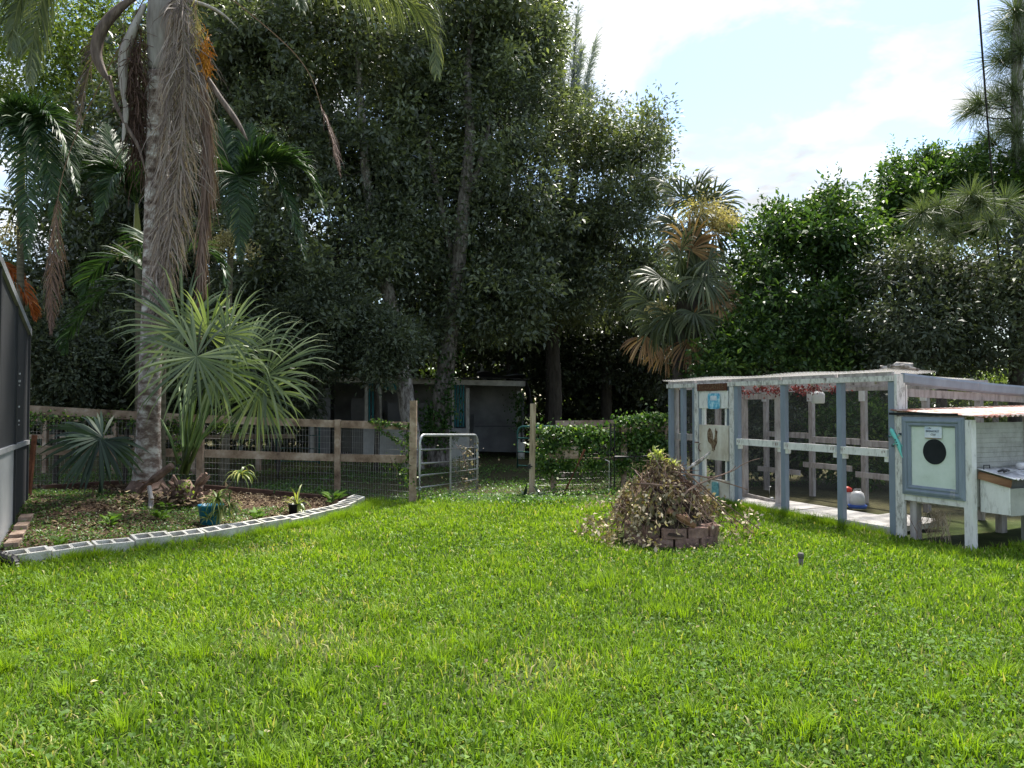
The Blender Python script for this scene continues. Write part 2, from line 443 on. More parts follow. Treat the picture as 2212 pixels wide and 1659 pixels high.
M['peel_paint'] = stain_mat('peel_paint', [(0.34, (0.11, 0.10, 0.09)), (0.42, (0.34, 0.33, 0.31)), (0.5, (0.62, 0.61, 0.59)), (0.75, (0.76, 0.76, 0.74))], 7, 10, 0.75, (3, 3, 0.9), 0.6, 16, nrough=0.78)
M['inner_wood'] = stain_mat('inner_wood', [(0.30, (0.14, 0.12, 0.115)), (0.45, (0.34, 0.31, 0.30)), (0.6, (0.46, 0.43, 0.42)), (0.8, (0.52, 0.50, 0.48))], 4, 8, 0.85, (3, 3, 0.7), 0.4, 14)
M['grey_siding'] = stain_mat('grey_siding', [(0.28, (0.16, 0.16, 0.14)), (0.5, (0.33, 0.335, 0.31)), (0.75, (0.42, 0.425, 0.40))], 2.5, 9, 0.85, None, 0.3, 20, nrough=0.7)
M['mint'] = stain_mat('mint', [(0.28, (0.38, 0.42, 0.37)), (0.46, (0.56, 0.64, 0.58)), (0.7, (0.66, 0.73, 0.69))], 3, 8, 0.75, None, 0.2, 40)
M['door_panel'] = stain_mat('door_panel', [(0.28, (0.30, 0.25, 0.19)), (0.45, (0.50, 0.45, 0.38)), (0.6, (0.63, 0.60, 0.54)), (0.8, (0.70, 0.69, 0.66))], 2.4, 9, 0.85, (1.5, 1.5, 0.8), 0.3, 25)
M['black_hole'] = stain_mat('black_hole', [(0.3, (0.008, 0.010, 0.012)), (0.7, (0.020, 0.024, 0.028))], 4, 4, 0.9, None, 0)
M['roof_sheet'] = stain_mat('roof_sheet', [(0.34, (0.20, 0.10, 0.07)), (0.44, (0.45, 0.36, 0.32)), (0.52, (0.62, 0.60, 0.58)), (0.75, (0.70, 0.70, 0.68))], 3, 9, 0.6, None, 0.2, 20, nrough=0.75)
M['rust_roof'] = stain_mat('rust_roof', [(0.36, (0.18, 0.055, 0.03)), (0.47, (0.32, 0.13, 0.09)), (0.55, (0.52, 0.44, 0.40)), (0.75, (0.68, 0.67, 0.66))], 4, 9, 0.6, None, 0.3, 30, nrough=0.75)
M['lid'] = stain_mat('lid', [(0.35, (0.30, 0.30, 0.31)), (0.6, (0.68, 0.68, 0.69))], 4, 6, 0.5, None, 0.1)
M['cedar'] = stain_mat('cedar', [(0.3, (0.15, 0.065, 0.035)), (0.7, (0.34, 0.19, 0.11))], 4, 6, 0.7, (0.6, 4, 4), 0.2)
M['slab'] = stain_mat('slab', [(0.3, (0.28, 0.26, 0.24)), (0.5, (0.50, 0.48, 0.46)), (0.75, (0.62, 0.61, 0.59))], 3, 9, 0.95, None, 0.4, 30)
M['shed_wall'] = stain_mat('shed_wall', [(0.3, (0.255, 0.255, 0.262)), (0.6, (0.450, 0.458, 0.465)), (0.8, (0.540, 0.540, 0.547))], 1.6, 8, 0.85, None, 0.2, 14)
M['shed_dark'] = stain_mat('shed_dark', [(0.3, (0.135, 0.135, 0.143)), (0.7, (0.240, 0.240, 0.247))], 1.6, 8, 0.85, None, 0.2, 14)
M['shed_trim'] = stain_mat('shed_trim', [(0.3, (0.300, 0.285, 0.262)), (0.6, (0.540, 0.525, 0.488))], 3, 7, 0.8, None, 0.2, 14)
M['teal_paint'] = stain_mat('teal_paint', [(0.3, (0.02, 0.12, 0.14)), (0.7, (0.035, 0.21, 0.24))], 3, 5, 0.6, None, 0)
M['shed_roof'] = stain_mat('shed_roof', [(0.3, (0.05, 0.048, 0.045)), (0.6, (0.16, 0.155, 0.15)), (0.8, (0.30, 0.29, 0.29))], 3, 8, 0.7, None, 0.3)
M['tarp'] = stain_mat('tarp', [(0.3, (0.02, 0.021, 0.024)), (0.7, (0.07, 0.072, 0.08))], 3, 5, 0.45, None, 0.3, 8)
M['pool_frame'] = stain_mat('pool_frame', [(0.3, (0.20, 0.205, 0.215)), (0.7, (0.30, 0.305, 0.315))], 3, 4, 0.5, None, 0)
M['pool_dark'] = stain_mat('pool_dark', [(0.3, (0.02, 0.021, 0.024)), (0.7, (0.035, 0.036, 0.04))], 3, 4, 0.5, None, 0)
M['kick'] = stain_mat('kick', [(0.3, (0.30, 0.31, 0.32)), (0.7, (0.44, 0.45, 0.46))], 1.5, 5, 0.4, None, 0)
M['paver'] = stain_mat('paver', [(0.3, (0.12, 0.075, 0.055)), (0.5, (0.28, 0.20, 0.15)), (0.7, (0.42, 0.34, 0.28))], 9, 7, 0.9, None, 0.5)
M['blue_pot'] = stain_mat('blue_pot', [(0.3, (0.015, 0.17, 0.30)), (0.7, (0.025, 0.24, 0.40))], 3, 4, 0.4, None, 0)
M['black_pot'] = stain_mat('black_pot', [(0.3, (0.012, 0.012, 0.014)), (0.7, (0.03, 0.03, 0.033))], 3, 4, 0.45, None, 0)
M['soil'] = stain_mat('soil', [(0.3, (0.02, 0.014, 0.010)), (0.7, (0.07, 0.05, 0.038))], 12, 6, 1.0, None, 0.8)
M['pipe_stub'] = stain_mat('pipe_stub', [(0.3, (0.07, 0.065, 0.06)), (0.7, (0.20, 0.185, 0.165))], 9, 5, 0.6, None, 0.2)
M['gecko'] = stain_mat('gecko', [(0.3, (0.13, 0.50, 0.46)), (0.7, (0.20, 0.62, 0.57))], 9, 3, 0.4, None, 0)
M['ink'] = stain_mat('ink', [(0.3, (0.02, 0.03, 0.045)), (0.7, (0.04, 0.05, 0.07))], 9, 3, 0.6, None, 0)
M['rooster'] = stain_mat('rooster', [(0.30, (0.045, 0.022, 0.014)), (0.48, (0.14, 0.085, 0.05)), (0.62, (0.26, 0.21, 0.15))], 22, 6, 0.7, None, 0.3)
M['sign_wood'] = stain_mat('sign_wood', [(0.3, (0.06, 0.022, 0.014)), (0.7, (0.14, 0.06, 0.035))], 8, 5, 0.8, None, 0.2)
M['sign_letter'] = stain_mat('sign_letter', [(0.3, (0.025, 0.018, 0.010)), (0.7, (0.24, 0.16, 0.09))], 30, 4, 0.8, None, 0)
M['plaque_white'] = stain_mat('plaque_white', [(0.3, (0.34, 0.46, 0.62)), (0.5, (0.62, 0.68, 0.76)), (0.7, (0.78, 0.79, 0.82))], 9, 4, 0.4, None, 0)
M['plaque_blue'] = stain_mat('plaque_blue', [(0.3, (0.04, 0.22, 0.40)), (0.48, (0.12, 0.40, 0.60)), (0.6, (0.40, 0.66, 0.78)), (0.72, (0.66, 0.80, 0.84))], 11, 5, 0.35, None, 0)
M['plaque_teal'] = stain_mat('plaque_teal', [(0.3, (0.05, 0.17, 0.19)), (0.6, (0.20, 0.42, 0.46)), (0.75, (0.45, 0.62, 0.66))], 18, 5, 0.35, None, 0)
M['plastic_white'] = stain_mat('plastic_white', [(0.3, (0.55, 0.55, 0.56)), (0.7, (0.72, 0.72, 0.72))], 5, 3, 0.4, None, 0)
M['plastic_red'] = stain_mat('plastic_red', [(0.3, (0.45, 0.03, 0.02)), (0.7, (0.66, 0.08, 0.04))], 5, 3, 0.4, None, 0)
M['plastic_blue'] = stain_mat('plastic_blue', [(0.3, (0.03, 0.08, 0.35)), (0.7, (0.05, 0.12, 0.45))], 5, 3, 0.4, None, 0)
M['cable'] = stain_mat('cable', [(0.3, (0.012, 0.012, 0.012)), (0.7, (0.03, 0.03, 0.03))], 5, 3, 0.6, None, 0)
M['clear_roof'] = screen_mat('clear_roof', (0.55, 0.53, 0.51), 0.2, 0.5)
M['cab_fan'] = leaf_mat('cab_fan', [(0, (0.028, 0.040, 0.018)), (0.5, (0.075, 0.095, 0.045)), (1, (0.17, 0.19, 0.10))], 0.25, 0.5)
M['mesh_screen'] = screen_mat('mesh_screen', (0.11, 0.11, 0.11), 0.14)
M['pool_screen'] = screen_mat('pool_screen', (0.045, 0.046, 0.05), 0.90)
M['bead'] = stain_mat('bead', [(0.3, (0.5, 0.5, 0.5)), (0.7, (0.6, 0.6, 0.6))], 5, 3, 0.6, None, 0)
# ================================================================== GROUND
def build_ground():
    xs = np.concatenate([[-400, -200, -100, -60, -35, -22], np.linspace(-15, 15, 141), [22, 35, 60, 100, 200, 400]])
    ys = np.concatenate([[-60, -30, -12, -4], np.linspace(0, 30, 141), [36, 45, 60, 90, 140, 220, 400]])
    X, Y = np.meshgrid(xs, ys)
    Z = gz(X, Y)
    Z = np.where((np.abs(X) > 16) | (Y > 31) | (Y < -1), 0, Z)
    V = np.stack([X, Y, Z], -1).reshape(-1, 3)
    nx = len(xs)
    i = np.arange(len(ys) - 1)[:, None] * nx + np.arange(nx - 1)[None]
    Q = np.stack([i, i + 1, i + nx + 1, i + nx], -1).reshape(-1, 4)
    m, nt, bs, out = new_mat('ground_soil')
    ab = nt.nodes.new('ShaderNodeAttribute'); ab.attribute_name = 'v'
    aw = nt.nodes.new('ShaderNodeAttribute'); aw.attribute_name = 'wood'
    f1 = noise(nt, 2.5, 8, 0.7)
    lawn = ramp(nt, f1, [(0.3, (0.035, 0.045, 0.018)), (0.55, (0.06, 0.085, 0.025)), (0.75, (0.11, 0.10, 0.05))])
    f2 = noise(nt, 9, 8, 0.7)
    bed = ramp(nt, f2, [(0.3, (0.035, 0.022, 0.016)), (0.5, (0.09, 0.06, 0.04)), (0.7, (0.17, 0.12, 0.08))])
    wood = ramp(nt, f2, [(0.3, (0.03, 0.025, 0.017)), (0.5, (0.065, 0.06, 0.03)), (0.7, (0.10, 0.10, 0.045))])
    m1 = nt.nodes.new('ShaderNodeMix'); m1.data_type = 'RGBA'
    nt.links.new(ab.outputs['Fac'], m1.inputs['Factor']); nt.links.new(lawn, m1.inputs['A']); nt.links.new(bed, m1.inputs['B'])
    m2 = nt.nodes.new('ShaderNodeMix'); m2.data_type = 'RGBA'
    nt.links.new(aw.outputs['Fac'], m2.inputs['Factor']); nt.links.new(m1.outputs['Result'], m2.inputs['A']); nt.links.new(wood, m2.inputs['B'])
    nt.links.new(m2.outputs['Result'], bs.inputs['Base Color'])
    bs.inputs['Roughness'].default_value = 1.0
    bs.inputs['Specular IOR Level'].default_value = 0.1
    bump(nt, bs, noise(nt, 30, 5, 0.7), 0.8, 0.02)
    x, y = V[:, 0], V[:, 1]
    o = mesh_np('ground', V, Q, sstep(0.0, 0.15, bed_s(x, y)) * (1 - sstep(13.2, 14.2, y)) * sstep(3, 5, y), m, None, True)
    w = sstep(12.9, 14.2, y + 0.5 * noise2(x, y, 1.2) + np.where(x > 2.2, -3.0 + 0.9 * np.minimum(x, 6), 0)) * (1 - sstep(45, 60, y))
    A = o.data.attributes.new('wood', 'FLOAT', 'POINT'); A.data.foreach_set('value', w.astype(np.float32))
    tag(o, 'ground under the lawn, the planting bed and the trees', 'ground', kind='structure')
build_ground()

# coop frame (needed by the lawn too): x along the front towards the camera, y into the coop
C0 = Vector((4.79, 9.72, 0))
CA = math.atan2(-0.9163, 0.4006)
CU = Vector((math.cos(CA), math.sin(CA), 0)); CV = Vector((-math.sin(CA), math.cos(CA), 0))
def in_coop(x, y, pad=0.0):
    rx, ry = x - C0.x, y - C0.y
    u = rx * CU.x + ry * CU.y; v = rx * CV.x + ry * CV.y
    return (u > -4.9 - pad) & (u < 1.05 + pad) & (v > 0.02 - pad)
RING = Vector((1.93, 9.42, 0))

# ================================================================== LAWN
def lawn_points(n, y0=2.3, y1=13.6, p=0.9, slope=0.80, pad=1.0):
    t = RNG.random(n)
    # density falls with distance
    y = (y0 ** (2 - p) + t * (y1 ** (2 - p) - y0 ** (2 - p))) ** (1 / (2 - p))
    x = (RNG.random(n) * 2 - 1) * (slope * y + pad)
    return x, y
def build_lawn():
    x, y = lawn_points(305000)
    s = bed_s(x, y)
    edge = 13.0 + 0.35 * noise2(x, y, 1.6)
    dead = np.hypot(x - RING.x, y - RING.y)
    bare = noise2(x, y, 0.9, 4.0) + 0.6 * noise2(x, y, 2.7, 1.0)
    keep = (s < -0.02) & (y < edge) & ~in_coop(x, y, 0.06) & (dead > 0.62 + 0.2 * RNG.random(len(x))) & ((dead > 0.95) | (RNG.random(len(x)) < 0.45))
    keep &= (bare > -.85) | (RNG.random(len(x)) < 0.5)
    x, y, bare = x[keep], y[keep], bare[keep]
    n = len(x)
    z = gz(x, y)
    patch = noise2(x, y, 0.55, 2.0); fine = noise2(x, y, 2.6, 5.0); fine2 = noise2(x, y, 7.0, 8.0)
    tall = np.clip(0.5 + 0.5 * fine, 0, 1)
    L = (0.035 + 0.055 * RNG.random(n)) * (0.75 + 0.6 * tall)
    W = 0.0036 + 0.0034 * RNG.random(n)
    W = W * np.clip(y / 6.0, 0.9, 1.7)
    az = RNG.random(n) * 2 * np.pi
    lean = 0.25 + 0.95 * RNG.random(n) ** 1.2
    d = np.stack([np.cos(az), np.sin(az), np.zeros(n)], -1)
    up = np.array([0, 0, 1.0])
    base = np.stack([x, y, z - 0.004], -1)
    K = 3
    C = np.zeros((n, K, 3)); C[:, 0] = base
    C[:, 1] = base + (up * np.cos(lean * 0.5)[:, None] + d * np.sin(lean * 0.5)[:, None]) * (L * 0.55)[:, None]
    C[:, 2] = C[:, 1] + (up * np.cos(lean * 1.35)[:, None] + d * np.sin(lean * 1.35)[:, None]) * (L * 0.5)[:, None]
    sd_az = az + np.pi / 2 + (RNG.random(n) - 0.5) * 1.4
    S = np.stack([np.cos(sd_az), np.sin(sd_az), np.zeros(n)], -1)[:, None].repeat(K, 1)
    Wk = np.stack([W * 0.9, W, W * 0.12], -1)
    v = np.clip(0.50 + 0.15 * patch + 0.13 * fine + 0.10 * fine2 + 0.17 * RNG.standard_normal(n) - .07 * (1 - sstep(4, 7, y)), 0.0, 0.90)
    dry = RNG.random(n) < 0.04 + 0.22 * sstep(-.35, -.9, bare)
    v[dry] = 0.93 + 0.07 * RNG.random(dry.sum())
    lv = LV(); lv.strips(C, S, Wk, v)
    # tussocks of longer finer grass, and unmown grass at the foot of the blocks
    m = 150
    tx, ty = lawn_points(m, 2.6, 12.5, 1.0, 0.72, 0.3)
    ey = 7.7 + RNG.random(70) * 5.2; ex = np.interp(ey, LY, LX) + 0.07 + 0.10 * RNG.random(70)
    ok = (bed_s(tx, ty) < -0.2) & ~in_coop(tx, ty, 0.2) & (np.hypot(tx - RING.x, ty - RING.y) > 1.0)
    cy_ = RNG.random(60); fx = C0.x - CU.x * 4.6 * cy_ - CV.x * .10; fy = C0.y - CU.y * 4.6 * cy_ - CV.y * .10
    tx, ty = np.concatenate([tx[ok], ex, fx]), np.concatenate([ty[ok], ey, fy])
    k = 110
    m = len(tx)
    rad = 0.03 + 0.06 * RNG.random(m)
    bx = tx[:, None] + RNG.standard_normal((m, k)) * rad[:, None]; by = ty[:, None] + RNG.standard_normal((m, k)) * rad[:, None]
    bx, by = bx.ravel(), by.ravel(); n = len(bx)
    L = 0.07 + 0.09 * RNG.random(n); W = 0.0016 + 0.001 * RNG.random(n)
    az = np.arctan2(by - np.repeat(ty, k), bx - np.repeat(tx, k)) + 0.5 * RNG.standard_normal(n)
    lean = 0.25 + 0.7 * RNG.random(n)
    d = np.stack([np.cos(az), np.sin(az), np.zeros(n)], -1)
    base = np.stack([bx, by, gz(bx, by)], -1)
    C = np.zeros((n, 3, 3)); C[:, 0] = base
    C[:, 1] = base + (up * np.cos(lean * .5)[:, None] + d * np.sin(lean * .5)[:, None]) * (L * .55)[:, None]
    C[:, 2] = C[:, 1] + (up * np.cos(lean * 1.5)[:, None] + d * np.sin(lean * 1.5)[:, None]) * (L * .5)[:, None]
    S = np.stack([-d[:, 1], d[:, 0], d[:, 2]], -1)[:, None].repeat(3, 1)
    lv.strips(C, S, np.stack([W, W, W * .2], -1), np.clip(0.66 + 0.1 * RNG.standard_normal(n), 0, .88))
    o = lv.build('lawn_grass', M['grass'])
    tag(o, 'bright green mown grass covering the whole yard', 'grass', kind='stuff')
    # low broad-leaved weeds
    x, y = lawn_points(85000, 2.4, 12.9, 1.1)
    pat = noise2(x, y, 1.1, 7.0) + 0.5 * noise2(x, y, 3.3, 3.0)
    keep = (bed_s(x, y) < -0.03) & ~in_coop(x, y, 0.05) & (np.hypot(x - RING.x, y - RING.y) > 0.7) & (pat > RNG.random(len(x)) * 1.2 - 0.45 + 0.10 * (y - 4.5))
    x, y = x[keep], y[keep]; n = len(x)
    az = RNG.random(n) * 2 * np.pi
    D = np.stack([np.cos(az), np.sin(az), 0.1 + 0.6 * RNG.random(n)], -1)
    N = np.stack([0.5 * RNG.standard_normal(n), 0.5 * RNG.standard_normal(n), np.ones(n)], -1)
    L = 0.018 + 0.026 * RNG.random(n)
    lv = LV(); lv.leaves(np.stack([x, y, gz(x, y) + 0.018 + 0.03 * RNG.random(n)], -1), D, N, L, L * (0.45 + 0.3 * RNG.random(n)), np.clip(0.5 + 0.25 * RNG.standard_normal(n), 0, 1))
    o = lv.build('lawn_weeds', M['weed'])
    tag(o, 'low broad-leaved weeds mixed through the lawn', 'weeds', kind='stuff')
    # fallen leaves on the lawn
    x, y = lawn_points(170, 3, 12.5, 1.0, 0.7, 0)
    keep = (bed_s(x, y) < -0.05) & ~in_coop(x, y, 0.1)
    x, y = x[keep], y[keep]
    rx = RING.x + RNG.standard_normal(420) * 0.75; ry = RING.y - 0.25 + RNG.standard_normal(420) * 0.6
    x = np.concatenate([x, rx]); y = np.concatenate([y, ry])
    n = len(x); az = RNG.random(n) * 6.28
    D = np.stack([np.cos(az), np.sin(az), 0.3 * RNG.standard_normal(n)], -1)
    N = np.stack([0.4 * RNG.standard_normal(n), 0.4 * RNG.standard_normal(n), np.ones(n)], -1)
    L = 0.022 + 0.03 * RNG.random(n)
    lv = LV(); lv.leaves(np.stack([x, y, gz(x, y) + 0.035 + 0.02 * RNG.random(n)], -1), D, N, L, L * 0.5, np.clip(0.6 + 0.3 * RNG.standard_normal(n), 0, 1))
    tag(lv.build('fallen_leaves', M['litter']), 'small dry tan leaves scattered over the lawn', 'leaves', kind='stuff')
build_lawn()

def build_bed_cover():
    # leaf litter in the planting bed
    n = 30000
    y = 7.2 + RNG.random(n) * 7.0; x = np.interp(y, LY, LX) - 0.30 - RNG.random(n) * 6.0
    pat = noise2(x, y, 1.7, 1.0) + 0.5 * noise2(x, y, 4.0, 2.0)
    keep = (x > -0.72 * y - 0.6) & (pat < RNG.random(n) * 1.4 - 0.1)
    x, y = x[keep], y[keep]; n = len(x)
    az = RNG.random(n) * 6.28
    D = np.stack([np.cos(az), np.sin(az), 0.25 * RNG.standard_normal(n)], -1)
    N = np.stack([0.4 * RNG.standard_normal(n), 0.4 * RNG.standard_normal(n), np.ones(n)], -1)
    L = 0.03 + 0.05 * RNG.random(n)
    lv = LV(); lv.leaves(np.stack([x, y, gz(x, y) + 0.004 + 0.02 * RNG.random(n)], -1), D, N, L, L * (0.25 + 0.3 * RNG.random(n)), np.clip(RNG.random(n), 0, 1))
    tag(lv.build('bed_litter', M['litter']), 'brown leaf litter lying in the planting bed', 'leaf litter', kind='stuff')
    # low creeping green cover
    n = 80000
    y = 7.2 + RNG.random(n) * 7.0; x = np.interp(y, LY, LX) - 0.30 - RNG.random(n) * 6.0
    pat = noise2(x, y, 1.7, 1.0) + 0.5 * noise2(x, y, 4.0, 2.0)
    keep = (x > -0.72 * y - 0.6) & (pat > RNG.random(n) * 1.3 - 0.85) & (y < 11.2 + 0.6 * noise2(x, y, 2.0))
    x, y = x[keep], y[keep]; n = len(x)
    az = RNG.random(n) * 6.28
    D = np.stack([np.cos(az), np.sin(az), 0.2 + 0.8 * RNG.random(n)], -1)
    N = np.stack([0.6 * RNG.standard_normal(n), 0.6 * RNG.standard_normal(n), np.ones(n)], -1)
    L = 0.02 + 0.025 * RNG.random(n)
    lv = LV(); lv.leaves(np.stack([x, y, gz(x, y) + 0.005 + 0.03 * RNG.random(n)], -1), D, N, L, L * 0.4, np.clip(0.55 + 0.25 * RNG.standard_normal(n), 0, 1))
    tag(lv.build('bed_ground_cover', M['cover']), 'thin creeping green cover over the planting bed', 'ground cover', kind='stuff')
    # shaded weeds beyond the fence and gate
    n = 120000
    y = 12.4 + RNG.random(n) ** 1.3 * 12; x = (RNG.random(n) * 2 - 1) * (0.72 * y + 0.5)
    pat = noise2(x, y, 1.0, 9.0) + 0.5 * noise2(x, y, 2.9, 4.0)
    xf = np.interp(y, LY, LX)
    keep = ~((bed_s(x, y) > 0) & (y < 12.8)) & ~in_coop(x, y, 0.0) & (pat > RNG.random(n) * 1.5 - 0.75 + 0.05 * (y - 13)) & (y > 12.9 + 0.4 * noise2(x, y, 1.6) - 0.5 * RNG.random(n))
    x, y, pat = x[keep], y[keep], pat[keep]; n = len(x)
    az = RNG.random(n) * 6.28
    D = np.stack([np.cos(az), np.sin(az), 0.3 + 0.9 * RNG.random(n)], -1)
    N = np.stack([0.6 * RNG.standard_normal(n), 0.6 * RNG.standard_normal(n), np.ones(n)], -1)
    L = 0.028 + 0.034 * RNG.random(n)
    h = (0.03 + 0.07 * RNG.random(n)) * (0.7 + 0.5 * np.clip(pat, 0, 1))
    lv = LV(); lv.leaves(np.stack([x, y, gz(x, y) + h], -1), D, N, L, L * (0.35 + 0.35 * RNG.random(n)), np.clip(0.55 + 0.25 * RNG.standard_normal(n), 0, 1))
    tag(lv.build('shade_weeds', M['cover']), 'shaded weeds and creepers on the ground beyond the fence', 'weeds', kind='stuff')
build_bed_cover()

# ================================================================== CONCRETE BLOCK EDGING
def block_mesh():
    mb = MB()
    l, w, h, t = 0.195, 0.095, 0.19, 0.028
    mb.box(-l, l, -w, -w + t, 0, h); mb.box(-l, l, w - t, w, 0, h)
    for c in (-l + 0.016, 0, l - 0.016):
        mb.box(c - 0.016, c + 0.016, -w + t, w - t, 0, h)
    return mb.mesh('concrete_block')
def build_blocks():
    P = [Vector((x, y)) for x, y in LINE]
    D = [0]
    for a, b in zip(P, P[1:]): D.append(D[-1] + (b - a).length)
    def pt(s):
        xs = np.interp(s, D, [p.x for p in P]); ys = np.interp(s, D, [p.y for p in P])
        return Vector((float(xs), float(ys)))
    me = block_mesh(); me.materials.append(M['block'])
    fill = MB().box(-.163, -.016, -.067, .067, .05, .105).box(.016, .163, -.067, .067, .05, .10).mesh('soil_shade_fill'); fill.materials.append(M['soil'])  # dark soil added in the hollows to deepen their shade
    n = int(D[-1] / 0.405)
    words = ['first', 'second', 'third', 'fourth', 'fifth', 'sixth', 'seventh', 'eighth', 'ninth', 'tenth', 'eleventh', 'twelfth', 'thirteenth', 'fourteenth', 'fifteenth']
    for i in range(n):
        s = 0.2 + i * 0.405
        a, b = pt(s - 0.17), pt(s + 0.17)
        d = (b - a).normalized(); nrm = Vector((-d.y, d.x))
        c = (a + b) / 2 + nrm * (0.10 + random.uniform(-0.012, 0.012))
        o = bpy.data.objects.new('concrete_block', me); COL.objects.link(o)
        q = bpy.data.objects.new('soil_shade_fill', fill); COL.objects.link(q); q.parent = o
        o.location = (c.x, c.y, -0.035 + random.uniform(-0.02, 0.02))
        o.rotation_euler = (.13 + random.uniform(-.06, .06), random.uniform(-.035, .035), math.atan2(d.y, d.x) + random.uniform(-.035, .035))
        if i == 0: lab = 'white hollow concrete block at the pool screen end of the edging row'
        elif i == n - 1: lab = 'white hollow concrete block ending the edging row by the gate post'
        else: lab = f'white hollow concrete block, {words[i]} of the edging row from the pool screen'
        tag(o, lab, 'concrete block', 'concrete blocks edging the bed')
build_blocks()

# ================================================================== POOL SCREEN ENCLOSURE
def build_pool_screen():
    A = Vector((-4.36, 6.0)); Bc = Vector((-6.42, 10.2))
    e = empty('pool_screen_enclosure', (Bc.x, Bc.y, 0), 0, 'dark mesh pool screen wall with grey aluminium frame beside the bed', 'pool screen')
    o2 = Vector((Bc.x, Bc.y, 0))
    d = (A - Bc).normalized(); L = (A - Bc).length
    def w(s, z, off=0.0):
        p = Bc + d * s + Vector((d.y, -d.x)) * off
        return Vector((p.x, p.y, z)) - o2
    def top(s): return 2.60 + 0.20 * s
    zb, zr = 0.12, 1.15
    posts = [0.03, 1.25, 2.55, 3.85]
    for i in range(len(posts) - 1):
        a, b = posts[i] + 0.03, posts[i + 1] - 0.03
        mb = MB(); mb.add([w(a, zr + .03), w(b, zr + .03), w(b, top(b) - .04), w(a, top(a) - .04)], [(0, 1, 2, 3)]); mb.build('screen_panel', M['pool_screen'], e)
        mb = MB(); mb.beam(w(a, (zb + zr) / 2), w(b, (zb + zr) / 2), 0.008, zr - zb - .06); mb.build('kick_panel', M['kick'] if i else M['pool_screen'], e)
    for s in posts:
        mb = MB(); mb.beam(w(s, zb - .3), w(s, top(s)), 0.05, 0.05, up=(d.x, d.y, 0)); mb.build('upright', M['pool_dark'], e)
    mb = MB(); mb.beam(w(0, zr), w(4.4, zr), 0.06, 0.055); mb.build('chair_rail', M['pool_frame'], e)
    mb = MB(); mb.beam(w(0, top(0)), w(4.4, top(4.4)), 0.07, 0.09); mb.build('top_rail', M['pool_frame'], e)
    mb = MB(); mb.beam(w(0, zb), w(4.4, zb), 0.06, 0.05); mb.build('bottom_rail', M['pool_dark'], e)
    # return wall past the corner
    d2 = Vector((-0.93, -0.36)); 
    def w2(s, z): return Vector((d2.x * s, d2.y * s, z))
    mb = MB(); mb.add([w2(0, zb), w2(2.5, zb), w2(2.5, 2.6), w2(0, 2.6)], [(0, 1, 2, 3)]); mb.build('screen_panel', M['pool_screen'], e)
    # a line of bright spots stuck to the mesh by the first upright
    for k, zz in enumerate((2.02, 1.93, 1.88, 1.62, 1.45, 1.40)):
        mb = MB(); p = w(0.95 + 0.015 * random.random(), zz, -0.012); q = random.uniform(.004, .009)
        mb.box(p.x - q, p.x + q, p.y - .004, p.y + .004, p.z - q * 1.6, p.z + q * 1.4); mb.build('dried_speck', M['bead'], e)
    # pavers along the foot of the screen
    for k in range(5):
        s = 1.1 + k * 0.36
        c = Bc + d * s + Vector((d.y, -d.x)) * -0.12
        nr = Vector((d.y, -d.x))
        z = g1(c.x, c.y)
        mb = MB()
        p, q = c - d * 0.165, c + d * 0.165
        mb.beam((p.x, p.y, z + 0.02), (q.x, q.y, z + 0.02), 0.13, 0.07)
        o = mb.build('paver', M['paver'])
        tag(o, 'weathered pinkish paver at the pool screen foot, ' + ['first','second','third','fourth','fifth','sixth','seventh','eighth','ninth'][k] + ' from its far corner', 'paver', 'pavers at the foot of the pool screen')
    # dark corrugated drain elbow at the end of the blocks
    p = at(22, 1205, 7.75)
    mb = MB(); pts = [Vector((p.x - .35, p.y + .05, .10)), Vector((p.x - .1, p.y, .12)), Vector((p.x + .05, p.y - .03, .08)), Vector((p.x + .1, p.y - .05, -.02))]
    fine = []
    for k in range(24):
        t = k / 23 * 3; i = min(int(t), 2); fine.append(pts[i].lerp(pts[i + 1], t - i))
    mb.tube(fine, [0.06 + 0.006 * (k % 2) for k in range(24)], 12)
    tag(mb.build('drain_pipe', M['black_pot'], smooth=False), 'black corrugated drain pipe end beside the first concrete block', 'pipe')
    # rusty angle post
    a = at(58, 1085, 10.6); b = at(75, 940, 10.6)
    mb = MB(); mb.beam(a - Vector((0, 0, .2)), b, 0.05, 0.05); tag(mb.build('rusty_post', M['rust']), 'thin rusty metal post leaning beside the pool screen corner', 'post')
build_pool_screen()

# ================================================================== FENCES AND GATE
def wires(name, p, q, z0, z1, z0b, z1b, parent, mat, dv=0.052, dh=0.10, r=0.0021):
    """A welded wire sheet between two points: one joined part."""
    p, q = Vector(p), Vector(q)
    L = (q - p).length
    lv = []
    n = int(L / dv)
    mb = MB()
    for i in range(n + 1):
        t = i / n
        c = p.lerp(q, t)
        a = Vector((c.x, c.y, z0 + (z0b - z0) * t)); b = Vector((c.x, c.y, z1 + (z1b - z1) * t))
        j = Vector((random.uniform(-.006, .006), random.uniform(-.02, .02), 0))
        mb.tube([a, (a + b) / 2 + j, b], r, 3, False)
    m = int((z1 - z0) / dh)
    for k in range(m + 1):
        t = k / m
        mb.tube([Vector((p.x, p.y, z0 + (z1 - z0) * t)), Vector((q.x, q.y, z0b + (z1b - z0b) * t))], r, 3, False)
    o = mb.build(name, mat, parent); o['kind'] = 'stuff'
    return o
FL = Vector((-8.3, 10.75)); FM = Vector((-5.15, 12.79)); FA = Vector((-3.10, 13.75)); FB = Vector((-1.665, 12.93))
